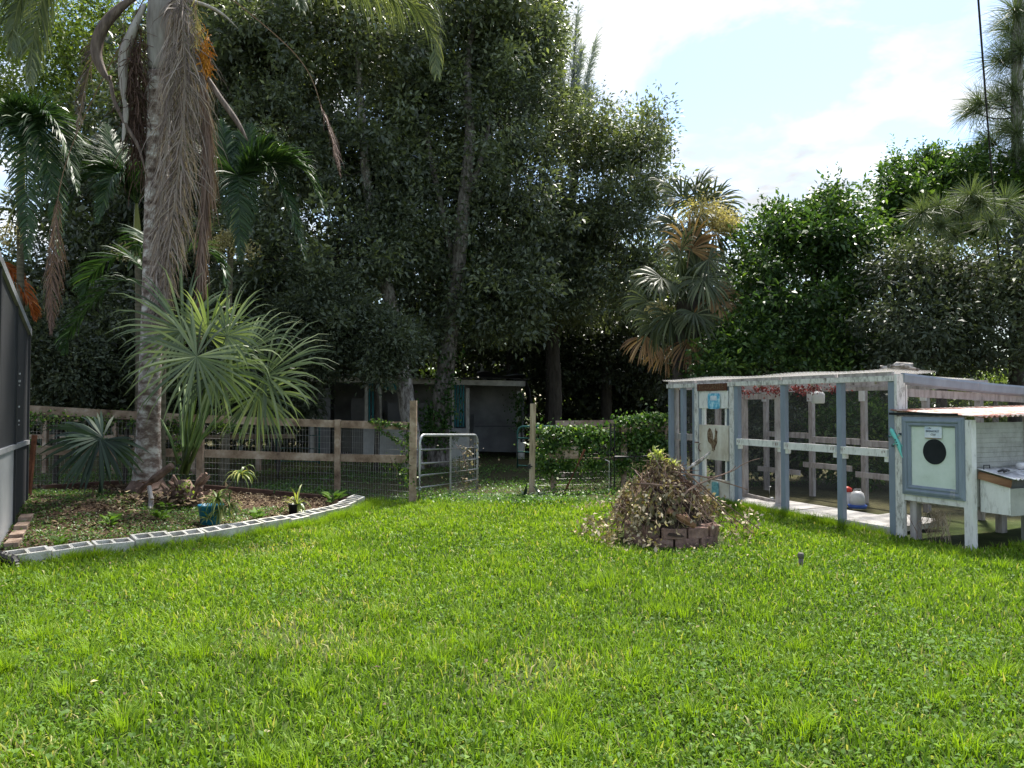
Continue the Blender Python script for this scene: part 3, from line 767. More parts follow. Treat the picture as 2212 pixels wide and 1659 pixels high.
def build_front_fence():
    e = empty('rail_fence', (FA.x, FA.y, 0), 0, 'weathered two-rail timber fence with wire mesh behind the palms', 'fence')
    def L(v, z): return Vector((v.x - FA.x, v.y - FA.y, z))
    tops = {0: (FL, 1.72, 1.10, 0.40), 1: (FM, 1.47, 0.90, 0.2), 2: (FA, 1.36, 0.76, 0.0), 3: (FB, 1.345, 0.79, 0.0)}
    for i in range(3):
        a, b = tops[i], tops[i + 1]
        off = 0.0 if i < 2 else 0.04
        for k in (1, 2):
            p = L(a[0], a[k] - 0.065); q = L(b[0], b[k] - 0.065)
            dd = (q - p).normalized()
            mb = MB()
            n = 8
            pts = [p.lerp(q, t / n) for t in range(n + 1)]
            for t in range(n):
                pass
            mb.beam(p + dd * (0.05 if i else 0), q - dd * 0.05, 0.04, 0.13)
            mb.build('rail', M['fence_wood'], e)
        wires('wire_mesh', (a[0].x - FA.x, a[0].y - FA.y + 0.03, 0), (b[0].x - FA.x, b[0].y - FA.y + 0.03, 0), a[3] - .02, a[1] - .08, b[3] - .02, b[1] - .08, e, M['wire'])
    for v, h, g in ((FM, 1.50, .2), (FA, 1.375, 0)):
        mb = MB(); p = L(v, g - .2); q = L(v, h)
        mb.beam(p + Vector((0, -.05, 0)), q + Vector((0, -.05, 0)), 0.095, 0.095, up=(0, 1, 0)); mb.build('post', M['fence_wood'], e)
build_front_fence()
def tall_post(name, px, py, Y, h, label, w=0.105, lean=0.0, mat='post_wood'):
    b = at(px, py, Y); b.z = -0.2
    mb = MB()
    n = 7
    for (sx, sy) in ((0, 0),):
        prev = None
    pts = [Vector((b.x + lean * t, b.y, -0.2 + (h + .2) * t)) for t in np.linspace(0, 1, n)]
    # slightly irregular square post
    V = []; Fs = []
    for i, p in enumerate(pts):
        j = [random.uniform(-.003, .003) for _ in range(8)]
        for k, (sx, sy) in enumerate(((-1, -1), (1, -1), (1, 1), (-1, 1))):
            V.append((p.x + sx * w / 2 + j[2 * k], p.y + sy * w / 2 + j[2 * k + 1], p.z))
    for i in range(n - 1):
        for k in range(4): Fs.append((i * 4 + k, i * 4 + (k + 1) % 4, i * 4 + 4 + (k + 1) % 4, i * 4 + 4 + k))
    Fs.append((3, 2, 1, 0)); Fs.append(tuple((n - 1) * 4 + k for k in range(4)))
    mb.add(V, Fs)
    return tag(mb.build(name, M[mat]), label, 'post')
tall_post('gate_post', 891, 1085, 12.9, 1.71, 'tall brown timber post carrying the metal gate', 0.11, 0.015, 'fence_wood')
latch_post = tall_post('latch_post', 1148, 1075, 13.57, 1.66, 'tall pale timber post standing alone across the gateway', 0.10, 0.03)
mb = MB(); lp = at(1144, 1005, 13.5); mb.box(lp.x - .03, lp.x + .02, lp.y - .02, lp.y + .01, lp.z - .06, lp.z + .02); mb.box(lp.x - .02, lp.x + .05, lp.y - .035, lp.y - .0205, lp.z - .03, lp.z - .01)
mb.build('latch', M['black_pipe'], latch_post)

def build_gate():
    h = at(906, 1085, 12.95); t = at(1031, 1064, 14.95)
    e = empty('farm_gate', (h.x, h.y, 0), 0, 'galvanised tube farm gate standing open beside the brown post', 'gate')
    p0 = Vector((0, 0, 0)); p1 = Vector((t.x - h.x, t.y - h.y, 0))
    d = p1.normalized(); L = p1.length
    zt0, zt1, zb0, zb1 = 1.13, 1.05, 0.02, -0.02
    def P(s, f):   # s 0..1 along, f 0 bottom..1 top
        return d * (L * s) + Vector((0, 0, (zb0 + (zb1 - zb0) * s) * (1 - f) + (zt0 + (zt1 - zt0) * s) * f))
    r = 0.025
    pts = [P(0, 0), P(0, .5), P(0, .86)]
    for k in range(7):
        a = k / 6 * math.pi / 2
        pts.append(P(0.065 * (1 - math.cos(a)), 0.86 + 0.14 * math.sin(a)))
    pts.append(P(.5, 1))
    for k in range(7):
        a = k / 6 * math.pi / 2
        pts.append(P(1 - 0.065 * (1 - math.sin(a)), 0.86 + 0.14 * math.cos(a)))
    pts += [P(1, .5), P(1, 0)]
    MB().tube(pts, r, 10).build('frame', M['galv'], e, True)
    for f in (0.012, 0.20, 0.385, 0.565, 0.775):
        MB().tube([P(0.01, f), P(0.99, f)], 0.021, 9).build('bar', M['galv'], e, True)
    MB().beam(P(.5, .0), P(.5, 1), 0.03, 0.012, up=(d.x, d.y, 0)).build('brace', M['galv'], e)
    for f in (0.78, 0.20):
        mb = MB(); c = P(0, f); mb.tube([c + Vector((-.055, -.02, 0)), c + Vector((.035, .01, 0))], 0.012, 6); mb.tube([c + Vector((0, 0, -.03)), c + Vector((0, 0, .03))], 0.028, 8)
        mb.build('hinge', M['galv'], e)
    mb = MB()
    for i in range(26):
        s = 0.52 + 0.47 * i / 25
        mb.tube([P(s, 0.02), P(s + .01 * random.uniform(-1, 1), .5), P(s, .96)], 0.0022, 3, False)
    for k in range(14):
        f = 0.02 + 0.94 * k / 13
        mb.tube([P(.52, f), P(.99, f)], 0.0022, 3, False)
    o = mb.build('wire_mesh', M['wire'], e); o['kind'] = 'stuff'
    for k in range(6):
        f = .15 + .14 * k
        mb = MB(); c = P(1, f); mb.box(c.x - .01, c.x + .03, c.y - .02, c.y + .02, c.z - .01, c.z + .01); mb.build('clip', M['black_pipe'], e)
build_gate()

def build_back_fence():
    a = at(20, 1000, 19); b = at(330, 1000, 18.2); c = at(640, 1000, 19)
    e = empty('rear_rail_fence', (b.x, b.y, 0), 0, 'older brown rail fence seen through the front fence', 'fence')
    for (p, q) in ((a, b), (b, c)):
        for z in (1.28, 0.86):
            MB().beam((p.x - b.x, p.y - b.y, z), (q.x - b.x - .02, q.y - b.y, z), .04, .10).build('rail', M['fence_wood'], e)
    for px, Y in ((100, 18.7), (250, 18.3), (420, 18.35), (560, 18.7)):
        p = at(px, 1000, Y)
        MB().beam((p.x - b.x, p.y - b.y - .045, -.1), (p.x - b.x, p.y - b.y - .045, 1.35), .1, .1, up=(0, 1, 0)).build('post', M['fence_wood'], e)
build_back_fence()

def pipe_panel(name, pts3, label, mat='teal_pipe', r=0.022, bars=(), cat='pipe panel'):
    o = pts3[0]
    e = empty(name, (o.x, o.y, 0), 0, label, cat)
    q = [p - Vector((o.x, o.y, 0)) for p in pts3]
    MB().tube(q, r, 8).build('frame', M[mat], e, True)
    for (a, b) in bars:
        MB().tube([a - Vector((o.x, o.y, 0)), b - Vector((o.x, o.y, 0))], r * .85, 8).build('bar', M[mat], e, True)
    return e
def corral(name, x0, x1, yt, yb, Y0, Y1, label, nb=3):
    A, B = at(x0, yt, Y0), at(x1, yt, Y1)
    zb = at(x0, yb, Y0).z
    d = (B - A); d.z = 0
    L = d.length; d.normalize()
    c = 0.12
    pts = [Vector((A.x, A.y, zb)), Vector((A.x, A.y, A.z - c)), A + d * .04 + Vector((0, 0, -.035)), A + d * c, B - d * c, B - d * .04 + Vector((0, 0, -.035)), Vector((B.x, B.y, B.z - c)), Vector((B.x, B.y, zb))]
    bars = []
    for k in range(nb):
        z = zb + (A.z - zb) * (k + .15) / nb
        bars.append((Vector((A.x, A.y, z)), Vector((B.x, B.y, z))))
    return pipe_panel(name, pts, label, bars=bars)
corral('corral_panel', 597, 690, 916, 1000, 19.3, 19.0, 'green tube corral panel in front of the shed behind the wire fence')
corral('corral_panel', 1118, 1212, 921, 1010, 16.2, 15.6, 'green tube corral panel behind the lone pale post')

def build_side_fence():
    a = at(1165, 1000, 14.6); b = at(1450, 1000, 15.2)
    e = empty('overgrown_fence', (a.x, a.y, 0), 0, 'old rail and wire fence overgrown with creeper beside the coop', 'fence')
    for z, n in ((1.12, 'rail'), (0.55, 'rail')):
        MB().beam((0, 0, z), (b.x - a.x, b.y - a.y, z + .03), .04, .12).build(n, M['fence_wood'], e)
    for px, h in ((1346, 1.28), (1440, 1.3), (1195, 1.2)):
        Y = 14.6 + (px - 1165) / 285 * .6
        p = at(px, 1000, Y)
        MB().beam((p.x - a.x, p.y - a.y - .06, -.1), (p.x - a.x, p.y - a.y - .06, h), .1, .1, up=(0, 1, 0)).build('post', M['fence_wood'], e)
    wires('wire_mesh', (0, -.03, 0), (b.x - a.x, b.y - a.y - .03, 0), 0.0, 1.15, 0, 1.2, e, M['wire'], 0.06, 0.11, 0.0015)
    p, q = at(1182, 965, 14.45), at(1250, 991, 14.45)
    MB().box(p.x - a.x, q.x - a.x, -.10, -.08, q.z, p.z).build('patch_board', M['fence_wood'], e)
    # far rail
    p, q = at(1200, 915, 17.5), at(1420, 912, 17.5)
    r = MB().beam(p, q, .04, .13).build('loose_rail', M['fence_wood']); tag(r, 'single timber rail of the paddock fence above the creeper', 'rail')
    for px in (1215, 1400):
        pp = at(px, 915, 17.55); MB().beam((pp.x, pp.y, -.1), (pp.x, pp.y, pp.z + .02), .09, .09, up=(0, 1, 0)).build('post', M['fence_wood'], r)
    # black pipe gate
    o = at(1323, 1060, 14.2)
    e2 = empty('black_pipe_gate', (o.x, o.y, 0), 0, 'black steel pipe frame standing against the creeper-covered fence', 'gate')
    for px in (1319, 1327):
        p = at(px, 915, 14.2); MB().tube([(p.x - o.x, 0, -.1), (p.x - o.x, 0, p.z)], .018, 7).build('upright', M['black_pipe'], e2)
    p, q = at(1327, 988, 14.2), at(1418, 985, 14.2)
    MB().tube([(p.x - o.x, 0, p.z), (q.x - o.x, 0, q.z)], .028, 8).build('bar', M['black_pipe'], e2)
    # hooked steel rod
    p, q = at(1315, 1062, 13.6), at(1316, 997, 13.6)
    tag(MB().tube([(p.x, p.y, -.05), q, q + Vector((-.07, 0, .03))], .009, 6).build('hooked_rod', M['galv']), 'thin bent steel rod stuck in the ground by the black pipe frame', 'rod')
    p, q = at(1219, 1054, 14.2), at(1263, 971, 14.2)
    tag(MB().tube([p - Vector((0, 0, .1)), q], .024, 7).build('rusty_pipe', M['rust']), 'rusty pipe leaning diagonally against the overgrown fence', 'pipe')
build_side_fence()

# timber edging at the back of the bed
def build_timbers():
    segs = [((95, 1052), 11.3, (260, 1058), 12.2, 'brown landscape timber at the back of the bed by the pool screen'),
            ((440, 1070), 12.4, (590, 1076), 12.65, 'brown landscape timber behind the blue pot'),
            ((595, 1078), 12.6, (795, 1084), 12.7, 'brown landscape timber behind the black pot')]
    for (a, Ya, b, Yb, lab) in segs:
        p, q = at(*a, Ya), at(*b, Yb)
        p.z = g1(p.x, p.y) + .03; q.z = g1(q.x, q.y) + .03
        tag(MB().beam(p, q, .1, .12).build('landscape_timber', M['timber']), lab, 'timber', 'timbers edging the back of the bed')
build_timbers()

# ================================================================== SHED
def build_shed():
    Y = 23.5
    o = at(905, 985, Y); o.z = -0.06
    e = empty('horse_shed', o, 0, 'low grey open-fronted horse shed with teal slats behind the oaks', 'shed')
    def X(px): return at(px, 900, Y).x - o.x
    def Z(py): return at(900, py, Y).z - o.z
    xl, xr = X(670), X(1128)
    dep = 3.2
    zt = Z(815)
    # walls
    MB().box(xl, xr, dep, dep + .08, 0, zt).build('back_wall', M['shed_wall'], e)
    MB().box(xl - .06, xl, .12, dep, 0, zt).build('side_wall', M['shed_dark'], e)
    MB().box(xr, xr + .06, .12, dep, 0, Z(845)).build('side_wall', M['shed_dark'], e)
    for px in (790, 1010):
        MB().box(X(px) - .03, X(px) + .03, .13, dep - .002, 0, 1.35).build('stall_partition', M['shed_wall'], e)
    # fascia and posts
    mb = MB(); mb.beam((xl - .1, -.02, Z(818)), (xr + .1, -.02, Z(829)), .05, .16); mb.build('fascia', M['shed_trim'], e)
    for px, w, z in ((674, .1, 2.3), (791, .1, 2.3), (821, .07, 2.28), (978, .06, 2.2), (1010, .11, 2.2), (1120, .1, 2.1)):
        MB().box(X(px) - w / 2, X(px) + w / 2, .02, .12, 0, z).build('post', M['shed_trim'], e)
    # teal slats
    for px in (797.5, 805, 812.5, 983, 989, 995, 1001):
        MB().box(X(px) - .025, X(px) + .025, .03, .06, Z(922), Z(826)).build('slat', M['teal_paint'], e)
    MB().box(X(825), X(878), .04, .07, Z(842), Z(826)).build('teal_board', M['teal_paint'], e)
    # half walls and doors
    MB().box(X(785), X(872), .00, .018, Z(992), Z(923)).build('half_wall', M['shed_wall'], e)
    MB().box(X(955), X(1008), .00, .018, Z(996), Z(925)).build('half_wall', M['shed_wall'], e)
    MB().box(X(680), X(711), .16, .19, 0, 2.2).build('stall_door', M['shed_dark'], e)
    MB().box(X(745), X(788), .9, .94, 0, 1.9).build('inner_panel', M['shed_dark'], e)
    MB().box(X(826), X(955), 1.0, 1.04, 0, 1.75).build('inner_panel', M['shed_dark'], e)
    MB().box(X(1015), X(1118), dep - .05, dep - .005, Z(926) - .03, Z(926)).build('wall_rail', M['shed_dark'], e)
    # roof with rafters
    for px in (700, 760, 850, 930, 1045, 1090):
        MB().beam((X(px), .0, zt - .1), (X(px), dep, zt - .02), .05, .12).build('rafter', M['shed_dark'], e)
    n = 120
    V, Fs = [], []
    for i in range(n + 1):
        t = i / n; x = xl - .25 + (xr - xl + .5) * t
        zz = zt + .06 - .15 * t + .018 * math.sin(t * 260) + .03 * math.sin(t * 9)
        for y, dz in ((-.28, 0), (dep + .3, .12)):
            V += [(x, y, zz + dz), (x, y, zz + dz + .012)]
    for i in range(n):
        a, b = i * 4, i * 4 + 4
        Fs += [(a + 1, b + 1, b + 3, a + 3), (a, a + 2, b + 2, b), (a, b, b + 1, a + 1), (a + 2, a + 3, b + 3, b + 2)]
    MB().add(V, Fs).build('roof', M['shed_roof'], e)
    # tarp slumped over the open end
    g = 22
    V, Fs = [], []
    for i in range(g + 1):
        for j in range(g + 1):
            u, v = i / g, j / g
            x = X(1030) + (X(1138) - X(1030)) * min(1, u * 1.25) + .02 * math.sin(v * 30)
            drop = max(0, u - .72) / .28
            z = zt + .04 - .13 * u + .06 * math.sin(u * 11 + v * 3) + .05 * math.sin(v * 17 + u * 5) - drop ** 1.2 * (1.0 + .25 * math.sin(v * 13)) 
            y = -.34 + v * 3.0 + .1 * drop * math.sin(v * 25)
            V.append((x + drop * (.15 + .1 * math.sin(v * 19)), y, z + .06))
    for i in range(g):
        for j in range(g):
            a = i * (g + 1) + j; Fs.append((a, a + g + 1, a + g + 2, a + 1))
    MB().add(V, Fs).build('tarp', M['tarp'], e, True)
    # feed bucket and hanging cloth by the end post
    mb = MB(); c = X(1122)
    mb.lathe([(.001, 0), (.10, .0), (.12, .5), (.115, .5), (.09, .05), (.001, .05)], 14, Matrix.Translation((c + .05, -.15, .05)))
    mb.build('drain_tub', M['shed_trim'], e)
build_shed()
# ================================================================== CHICKEN COOP
def text_mesh(body, size, depth, font_shear=0.0):
    cu = bpy.data.curves.new('lettering', 'FONT')
    cu.body = body; cu.size = size; cu.extrude = depth; cu.align_x = 'CENTER'; cu.align_y = 'CENTER'; cu.shear = font_shear
    cu.resolution_u = 3
    ob = bpy.data.objects.new('lettering_source', cu)
    COL.objects.link(ob)
    bpy.context.view_layer.update()
    me = bpy.data.meshes.new_from_object(ob.evaluated_get(bpy.context.evaluated_depsgraph_get()))
    bpy.data.objects.remove(ob)
    return me
# plates on the front wall face local -y
FACE = Matrix.Rotation(math.radians(90), 4, 'X')       # text lies in xz, facing -y
def rounded(w, h, r, n=4):
    P = []
    for cx, cz, a0 in ((w / 2 - r, h / 2 - r, 0), (-w / 2 + r, h / 2 - r, 90), (-w / 2 + r, -h / 2 + r, 180), (w / 2 - r, -h / 2 + r, 270)):
        for k in range(n + 1):
            a = math.radians(a0 + 90 * k / n)
            P.append((cx + r * math.cos(a), cz + r * math.sin(a)))
    return P
def corr_sheet(x0, x1, y0, y1, zf, along='x', pitch=.075, amp=.011, t=.004, per=8):
    """Corrugated sheet; the waves run across `along`."""
    V, Fs = [], []
    L = (x1 - x0) if along == 'x' else (y1 - y0)
    n = int(L / pitch * per)
    m = 4
    for i in range(n + 1):
        s = i / n
        w = amp * math.sin(2 * math.pi * L * s / pitch)
        for j in range(m + 1):
            r = j / m
            if along == 'x': x, y = x0 + (x1 - x0) * s, y0 + (y1 - y0) * r
            else: x, y = x0 + (x1 - x0) * r, y0 + (y1 - y0) * s
            z = zf(x, y) + w
            V += [(x, y, z), (x, y, z + t)]
    q = (m + 1) * 2
    for i in range(n):
        for j in range(m):
            a = i * q + j * 2; b = a + q
            Fs += [(a + 1, b + 1, b + 3, a + 3), (a, a + 2, b + 2, b)]
        a = i * q; b = a + q
        Fs.append((a, b, b + 1, a + 1))
        a += m * 2; b += m * 2
        Fs.append((a, a + 1, b + 1, b))
    for i in (0, n):
        for j in range(m):
            a = i * q + j * 2
            Fs.append((a, a + 1, a + 3, a + 2))
    return MB().add(V, Fs)

def build_coop():
    e = empty('chicken_coop', C0, CA, 'walk-in chicken coop of blue and white posts with wire screens', 'chicken coop')
    def pb(name, mat, x0, x1, y0, y1, z0, z1, parent=None):
        return MB().box(x0, x1, y0, y1, z0, z1).build(name, M[mat], parent or e)
    DEP = 2.25
    Lc = -4.76
    H = 2.0
    # ---- front wall posts
    for t in (0.0, .835, 1.90):
        pb('post', 'blue_paint', -t - .045, -t + .045, 0, .075, -.1, H - .06)
    # corner: white board on the near face
    pb('corner_board', 'peel_paint', .047, .085, .0, .15, -.1, H + .03)
    for t, s in ((3.03, 1), (3.95, -1)):
        pb('door_jamb', 'blue_paint', -t + s * .09 - .045, -t + s * .09 + .045, 0, .075, -.1, H - .06)
        pb('jamb_board', 'peel_paint', -t - .045, -t + .045, -.022, .06, -.1, H - .06)
        pb('door_jamb', 'blue_paint', -t - s * .09 - .045, -t - s * .09 + .045, 0, .075, -.1, H - .06)
    for t in (4.39, 4.76):
        pb('post', 'blue_paint', -t - .04, -t + .04, 0, .075, -.1, H - .06)
    pb('post', 'inner_wood', -4.72, -4.66, .08, .14, -.1, H - .06)
    # ---- top rails
    for a, b in ((-4.82, -3.99), (-3.985, -3.08), (-3.075, -1.95), (-1.945, -.88), (-.875, .04)):
        pb('top_rail', 'peel_paint', a, b, -.025, .06, H - .058, H + .012)
        pb('roof_batten', 'inner_wood', a + .03, b - .03, -.005, .05, H + .014, H + .058)
    # ---- mid rails on little cleats
    for a, b, z in ((-2.90, -1.95, 1.05), (-1.85, -.885, 1.035), (-.79, -.05, 1.03)):
        pb('mid_rail', 'white_paint', a, b, -.03, .012, z - .05, z + .05)
        for xs_ in (a + .03, a + .07, b - .03, b - .07): pb('screw_head', 'rust', xs_ - .004, xs_ + .004, -.033, -.0305, z - .004 + .02 * random.uniform(-1, 1), z + .004 + .02)
        pb('cleat', 'white_paint', a + .002, a + .06, -.002, .05, z - .115, z - .053)
        pb('cleat', 'white_paint', b - .06, b - .002, -.002, .05, z - .115, z - .053)
    pb('mid_rail', 'inner_wood', -4.70, -3.99, .08, .12, 1.02, 1.12)
    # ---- base boards
    for a, b in ((-4.72, -4.0), (-2.93, -.05)):
        pb('base_board', 'inner_wood', a, b, .02, .055, -.05, .07)
    # ---- wire screens of the front
    for a, b in ((-4.70, -4.43), (-4.35, -4.1), (-2.94, -1.945), (-1.855, -.88), (-.79, -.045)):
        MB().add([(a, .06, .02), (b, .06, .02), (b, .06, H - .06), (a, .06, H - .06)], [(0, 1, 2, 3)]).build('wire_screen', M['mesh_screen'], e)
    # ---- roof: corrugated sheets over the front strip and rafters behind
    zf = lambda x, y: H + .085 - .03 * y + .012 * math.sin(x * 3.1)
    for a, b in ((-4.86, -3.42), (-3.44, -2.0), (-2.02, -.55), (-.57, .06)):
        corr_sheet(a, b, -.09, DEP + .1 if a < -1 else .75, zf, 'x').build('roof_sheet', M['clear_roof'], e, True)
    for t in (.3, .86, 1.4, 1.92, 2.5, 3.05, 3.6, 4.1, 4.6):
        pb('rafter', 'inner_wood', -t - .02, -t + .02, .08, DEP, H - .09, H - .01)
    pb('purlin', 'inner_wood', Lc, 0, 1.1, 1.14, H - .15, H - .093)
    # ---- back wall
    for t in (.4, 1.25, 2.4, 3.55, 4.72):
        pb('post', 'inner_wood', -t - .045, -t + .045, DEP - .07, DEP, -.1, H - .1)
        pb('cleat', 'white_paint', -t - .05, -t + .05, DEP - .10, DEP - .072, H - .3, H - .12)
    for a, b, z in ((-4.67, -3.6, 1.08), (-3.5, -2.45, 1.02), (-2.35, -1.3, 1.0), (-1.2, -.45, .98)):
        pb('back_rail', 'inner_wood', a, b, DEP - .09, DEP - .05, z - .05, z + .05)
    for a, b, z in ((-4.67, -3.6, .42), (-3.5, -2.45, .58), (-2.35, -1.3, .50)):
        pb('perch', 'inner_wood', a, b, DEP - .30, DEP - .26, z - .045, z + .045)
    MB().add([(Lc, DEP, .0), (0, DEP, .0), (0, DEP, H - .1), (Lc, DEP, H - .1)], [(0, 1, 2, 3)]).build('wire_screen', M['mesh_screen'], e)
    # far end wall
    MB().add([(Lc, .1, .0), (Lc, DEP, .0), (Lc, DEP, H - .1), (Lc, .1, H - .1)], [(0, 1, 2, 3)]).build('wire_screen', M['mesh_screen'], e)
    pb('post', 'inner_wood', Lc - .04, Lc + .04, 1.05, 1.14, -.1, H - .1)
    pb('mid_rail', 'inner_wood', Lc - .02, Lc + .02, .1, 1.05, .98, 1.07)
    # ---- inner partition with an open doorway
    pb('inner_post', 'inner_wood', -3.79, -3.69, .80, .89, 0, H - .155)
    pb('inner_post', 'inner_wood', -2.67, -2.57, .55, .64, 0, H - .155)
    pb('inner_post', 'inner_wood', -3.45, -3.38, 1.30, 1.37, 0, H - .155)
    MB().beam((-3.72, .845, H - .22), (-2.62, .60, H - .22), .04, .10).build('header', M['inner_wood'], e)
    MB().beam((-3.72, .845, .05), (-2.62, .60, .05), .04, .10).build('sill', M['inner_wood'], e)
    # ---- near end wall (above the hen house)
    mb = MB()
    prof = [(0, -.07), (.02, -.065), (.045, -.045), (.05, -.02), (.055, .02), (.06, .045), (.05, .07), (0, .07)]
    V = []
    ns = 10
    for i in range(ns + 1):
        y = .12 + (3.4 - .12) * i / ns
        zc = H - .02 - .055 * (y) - .02 * math.sin(i / ns * math.pi)
        for (dx_, dz) in prof: V.append((.05 + dx_, y, zc + dz))
    Fs = []
    k = len(prof)
    for i in range(ns):
        for j in range(k):
            j2 = (j + 1) % k; Fs.append((i * k + j, i * k + j2, (i + 1) * k + j2, (i + 1) * k + j))
    Fs += [tuple(range(k)), tuple(reversed(range(ns * k, ns * k + k)))]
    mb.add(V, Fs).build('gutter_moulding', M['blue_paint'], e)
    pb('end_post', 'pool_dark', .0, .045, .155, .2, 1.5, H - .1)
    pb('end_post', 'white_paint', .0, .04, .215, .24, 1.45, H - .1)
    MB().beam((-.02, .2, 1.80), (-.02, 3.3, 1.70), .04, .10).build('end_rail', M['inner_wood'], e)
    MB().add([(.02, .2, .1), (.02, 3.3, .1), (.02, 3.3, H - .2), (.02, .2, H - .1)], [(0, 1, 2, 3)]).build('wire_screen', M['mesh_screen'], e)
    pb('post', 'inner_wood', -.05, .015, 2.9, 3.0, -.1, 1.75)
    # ---- door
    d = empty('coop_door'); d.parent = e; d.location = (-3.49, -.02, 0)
    dw = .39
    def dp(name, mat, x0, x1, y0, y1, z0, z1): return MB().box(x0, x1, y0, y1, z0, z1).build(name, M[mat], d)
    dp('stile', 'white_paint', -dw + .035, -dw + .135, .02, .06, .06, H - .1)
    dp('stile', 'white_paint', dw - .115, dw - .015, .02, .06, .06, H - .1)
    dp('top_panel', 'white_paint', -dw + .02, dw - .01, -.002, .018, 1.58, 1.87)
    dp('middle_panel', 'door_panel', -dw + .02, dw, -.006, .018, .72, 1.30)
    dp('lower_panel', 'door_panel', -dw + .04, dw, -.002, .018, .05, .40)
    MB().add([(-dw + .1, .04, .1), (dw - .1, .04, .1), (dw - .1, .04, 1.7), (-dw + .1, .04, 1.7)], [(0, 1, 2, 3)]).build('wire_screen', M['mesh_screen'], d)
    mb = MB(); mb.tube([(-dw + .05, -.008, .98), (-dw + .035, -.03, .94), (-dw + .035, -.03, .88), (-dw + .055, -.008, .84)], .008, 6); mb.build('pull_handle', M['rust'], d, True)
    dp('latch', 'rust', -dw - .08, -dw + .01, -.03, -.008, .985, 1.0)
    # rooster on the middle panel
    R = [(-.075, .30), (-.10, .285), (-.13, .25), (-.14, .20), (-.135, .13), (-.12, .07), (-.085, .045), (-.045, .02), (-.02, -.02), (-.012, -.06), (-.03, -.075), (-.005, -.082), (.03, -.092), (.012, -.066), (.006, -.03),
         (.022, -.03), (.035, -.065), (.055, -.072), (.052, -.035), (.075, .005), (.105, .05), (.115, .11), (.105, .17), (.112, .225), (.125, .235), (.108, .255), (.088, .262), (.078, .30), (.068, .262), (.058, .25), (.068, .225), (.055, .17), (.045, .12), (.02, .10), (.005, .12), (.0, .17), (-.01, .22), (-.035, .26), (-.055, .285)]
    mb = MB(); Mx = Matrix.Translation((-3.49, -.036, .95)); mb.prism(R, Mx, .008)
    o = mb.build('rooster_plate', M['rooster']); o.parent = None
    o.matrix_world = Matrix.Translation(C0) @ Matrix.Rotation(CA, 4, 'Z')
    tag(o, 'rusty cut-out metal rooster fixed to the coop door panel', 'rooster ornament')
    W = Matrix.Translation(C0) @ Matrix.Rotation(CA, 4, 'Z')
    # name board over the door
    s = empty('door_name_board', W @ Vector((-3.50, -.045, 1.94)), CA, 'dark brown name board over the coop door', 'sign')
    MB().box(-.39, .38, 0, .02, -.065, .055).build('board', M['sign_wood'], s)
    me = text_mesh('EGGCASTLE', .12, .0015); me.transform(FACE); o = link('lettering', me, M['sign_letter'], s); o.location = (0, -.004, -.005)
    # blue plaque under it
    s = empty('blue_plaque', W @ Vector((-3.44, -.05, 1.70)), CA, 'small shiny blue and white plaque on the coop door top panel', 'plaque')
    mb = MB(); mb.prism(rounded(.31, .26, .045), Matrix(), .008); mb.build('plate', M['plaque_blue'], s)
    mb = MB(); mb.prism([(x * .55, .05 + z * .3) for x, z in rounded(.31, .26, .05)], Matrix.Translation((0, -.003, 0)), .002); mb.build('emblem', M['plaque_white'], s)
    # teal picture plaque low on the door
    s = empty('teal_plaque', W @ Vector((-3.42, -.05, .22)), CA, 'faded teal plaque low on the coop door', 'plaque')
    MB().prism(rounded(.17, .27, .03), Matrix(), .012).build('plate', M['plaque_teal'], s)
    MB().box(-.09, .10, -.01, .012, -.165, -.14).build('ledge', M['rust'], s)

    # ---- floor slabs
    for a, b, c, f, z, tl in ((-4.0, -2.9, .05, .7, .02, .0), (-2.85, -1.95, .02, .95, .03, .01), (-1.88, -.9, .05, .9, .03, .02), (-.82, -.02, .03, 1.0, .06, .035)):
        o = MB().box(0, b - a, 0, f - c, -.04, .03).build('floor_slab', M['slab'])
        o.matrix_world = W @ Matrix.Translation((a, c, z)) @ Matrix.Rotation(tl, 4, 'X')
        w = {-4.0: 'behind the rooster door', -2.85: 'inside the coop bay beside the door', -1.88: 'inside the middle bay of the coop', -.82: 'tilted inside the coop bay nearest the lizard'}[a]
        tag(o, 'pale concrete slab on the floor ' + w, 'slab', 'slabs on the coop floor')
    # ---- red garland under the roof
    lv = LV()
    n = 900
    gx = -.85 - RNG.random(n) * 2.1
    sag = .04 * np.sin(gx * 5) ** 2
    P = np.stack([gx, .10 + .1 * RNG.standard_normal(n) ** 2 * .3, H - .11 - sag + .035 * RNG.standard_normal(n)], -1)
    keep = (np.sin(gx * 7) + np.sin(gx * 17)) > -.6
    P = P[keep]; n = len(P)
    P = P @ np.array(W.to_3x3()).T + np.array(C0)
    D = RNG.standard_normal((n, 3)); L = .025 + .03 * RNG.random(n)
    lv.leaves(P, D, RNG.standard_normal((n, 3)), L, L * .6, RNG.random(n))
    tag(lv.build('flower_garland', M['redflower']), 'dull red artificial flower garland strung under the coop roof edge', 'garland')
    # hanging jug, feeder, waterer
    s = empty('hanging_jug', W @ Vector((-1.75, .55, 1.66)), 0, 'white plastic jug hanging under the coop roof', 'jug')
    MB().lathe([(.001, 0), (.085, 0), (.095, .02), (.095, .14), (.07, .17), (.05, .18), (.001, .18)], 14).build('body', M['plastic_white'], s, True)
    MB().tube([(-.06, 0, .17), (-.04, 0, .23), (.04, 0, .23), (.06, 0, .17)], .006, 6).build('handle', M['plastic_white'], s)
    MB().tube([(0, 0, .23), (0, 0, .32)], .003, 4).build('hook', M['wire'], s)
    p = at(1852, 1093, 11.9)
    s = empty('poultry_waterer', (p.x, p.y, .05), 0, 'white poultry waterer with blue base on the coop floor', 'waterer')
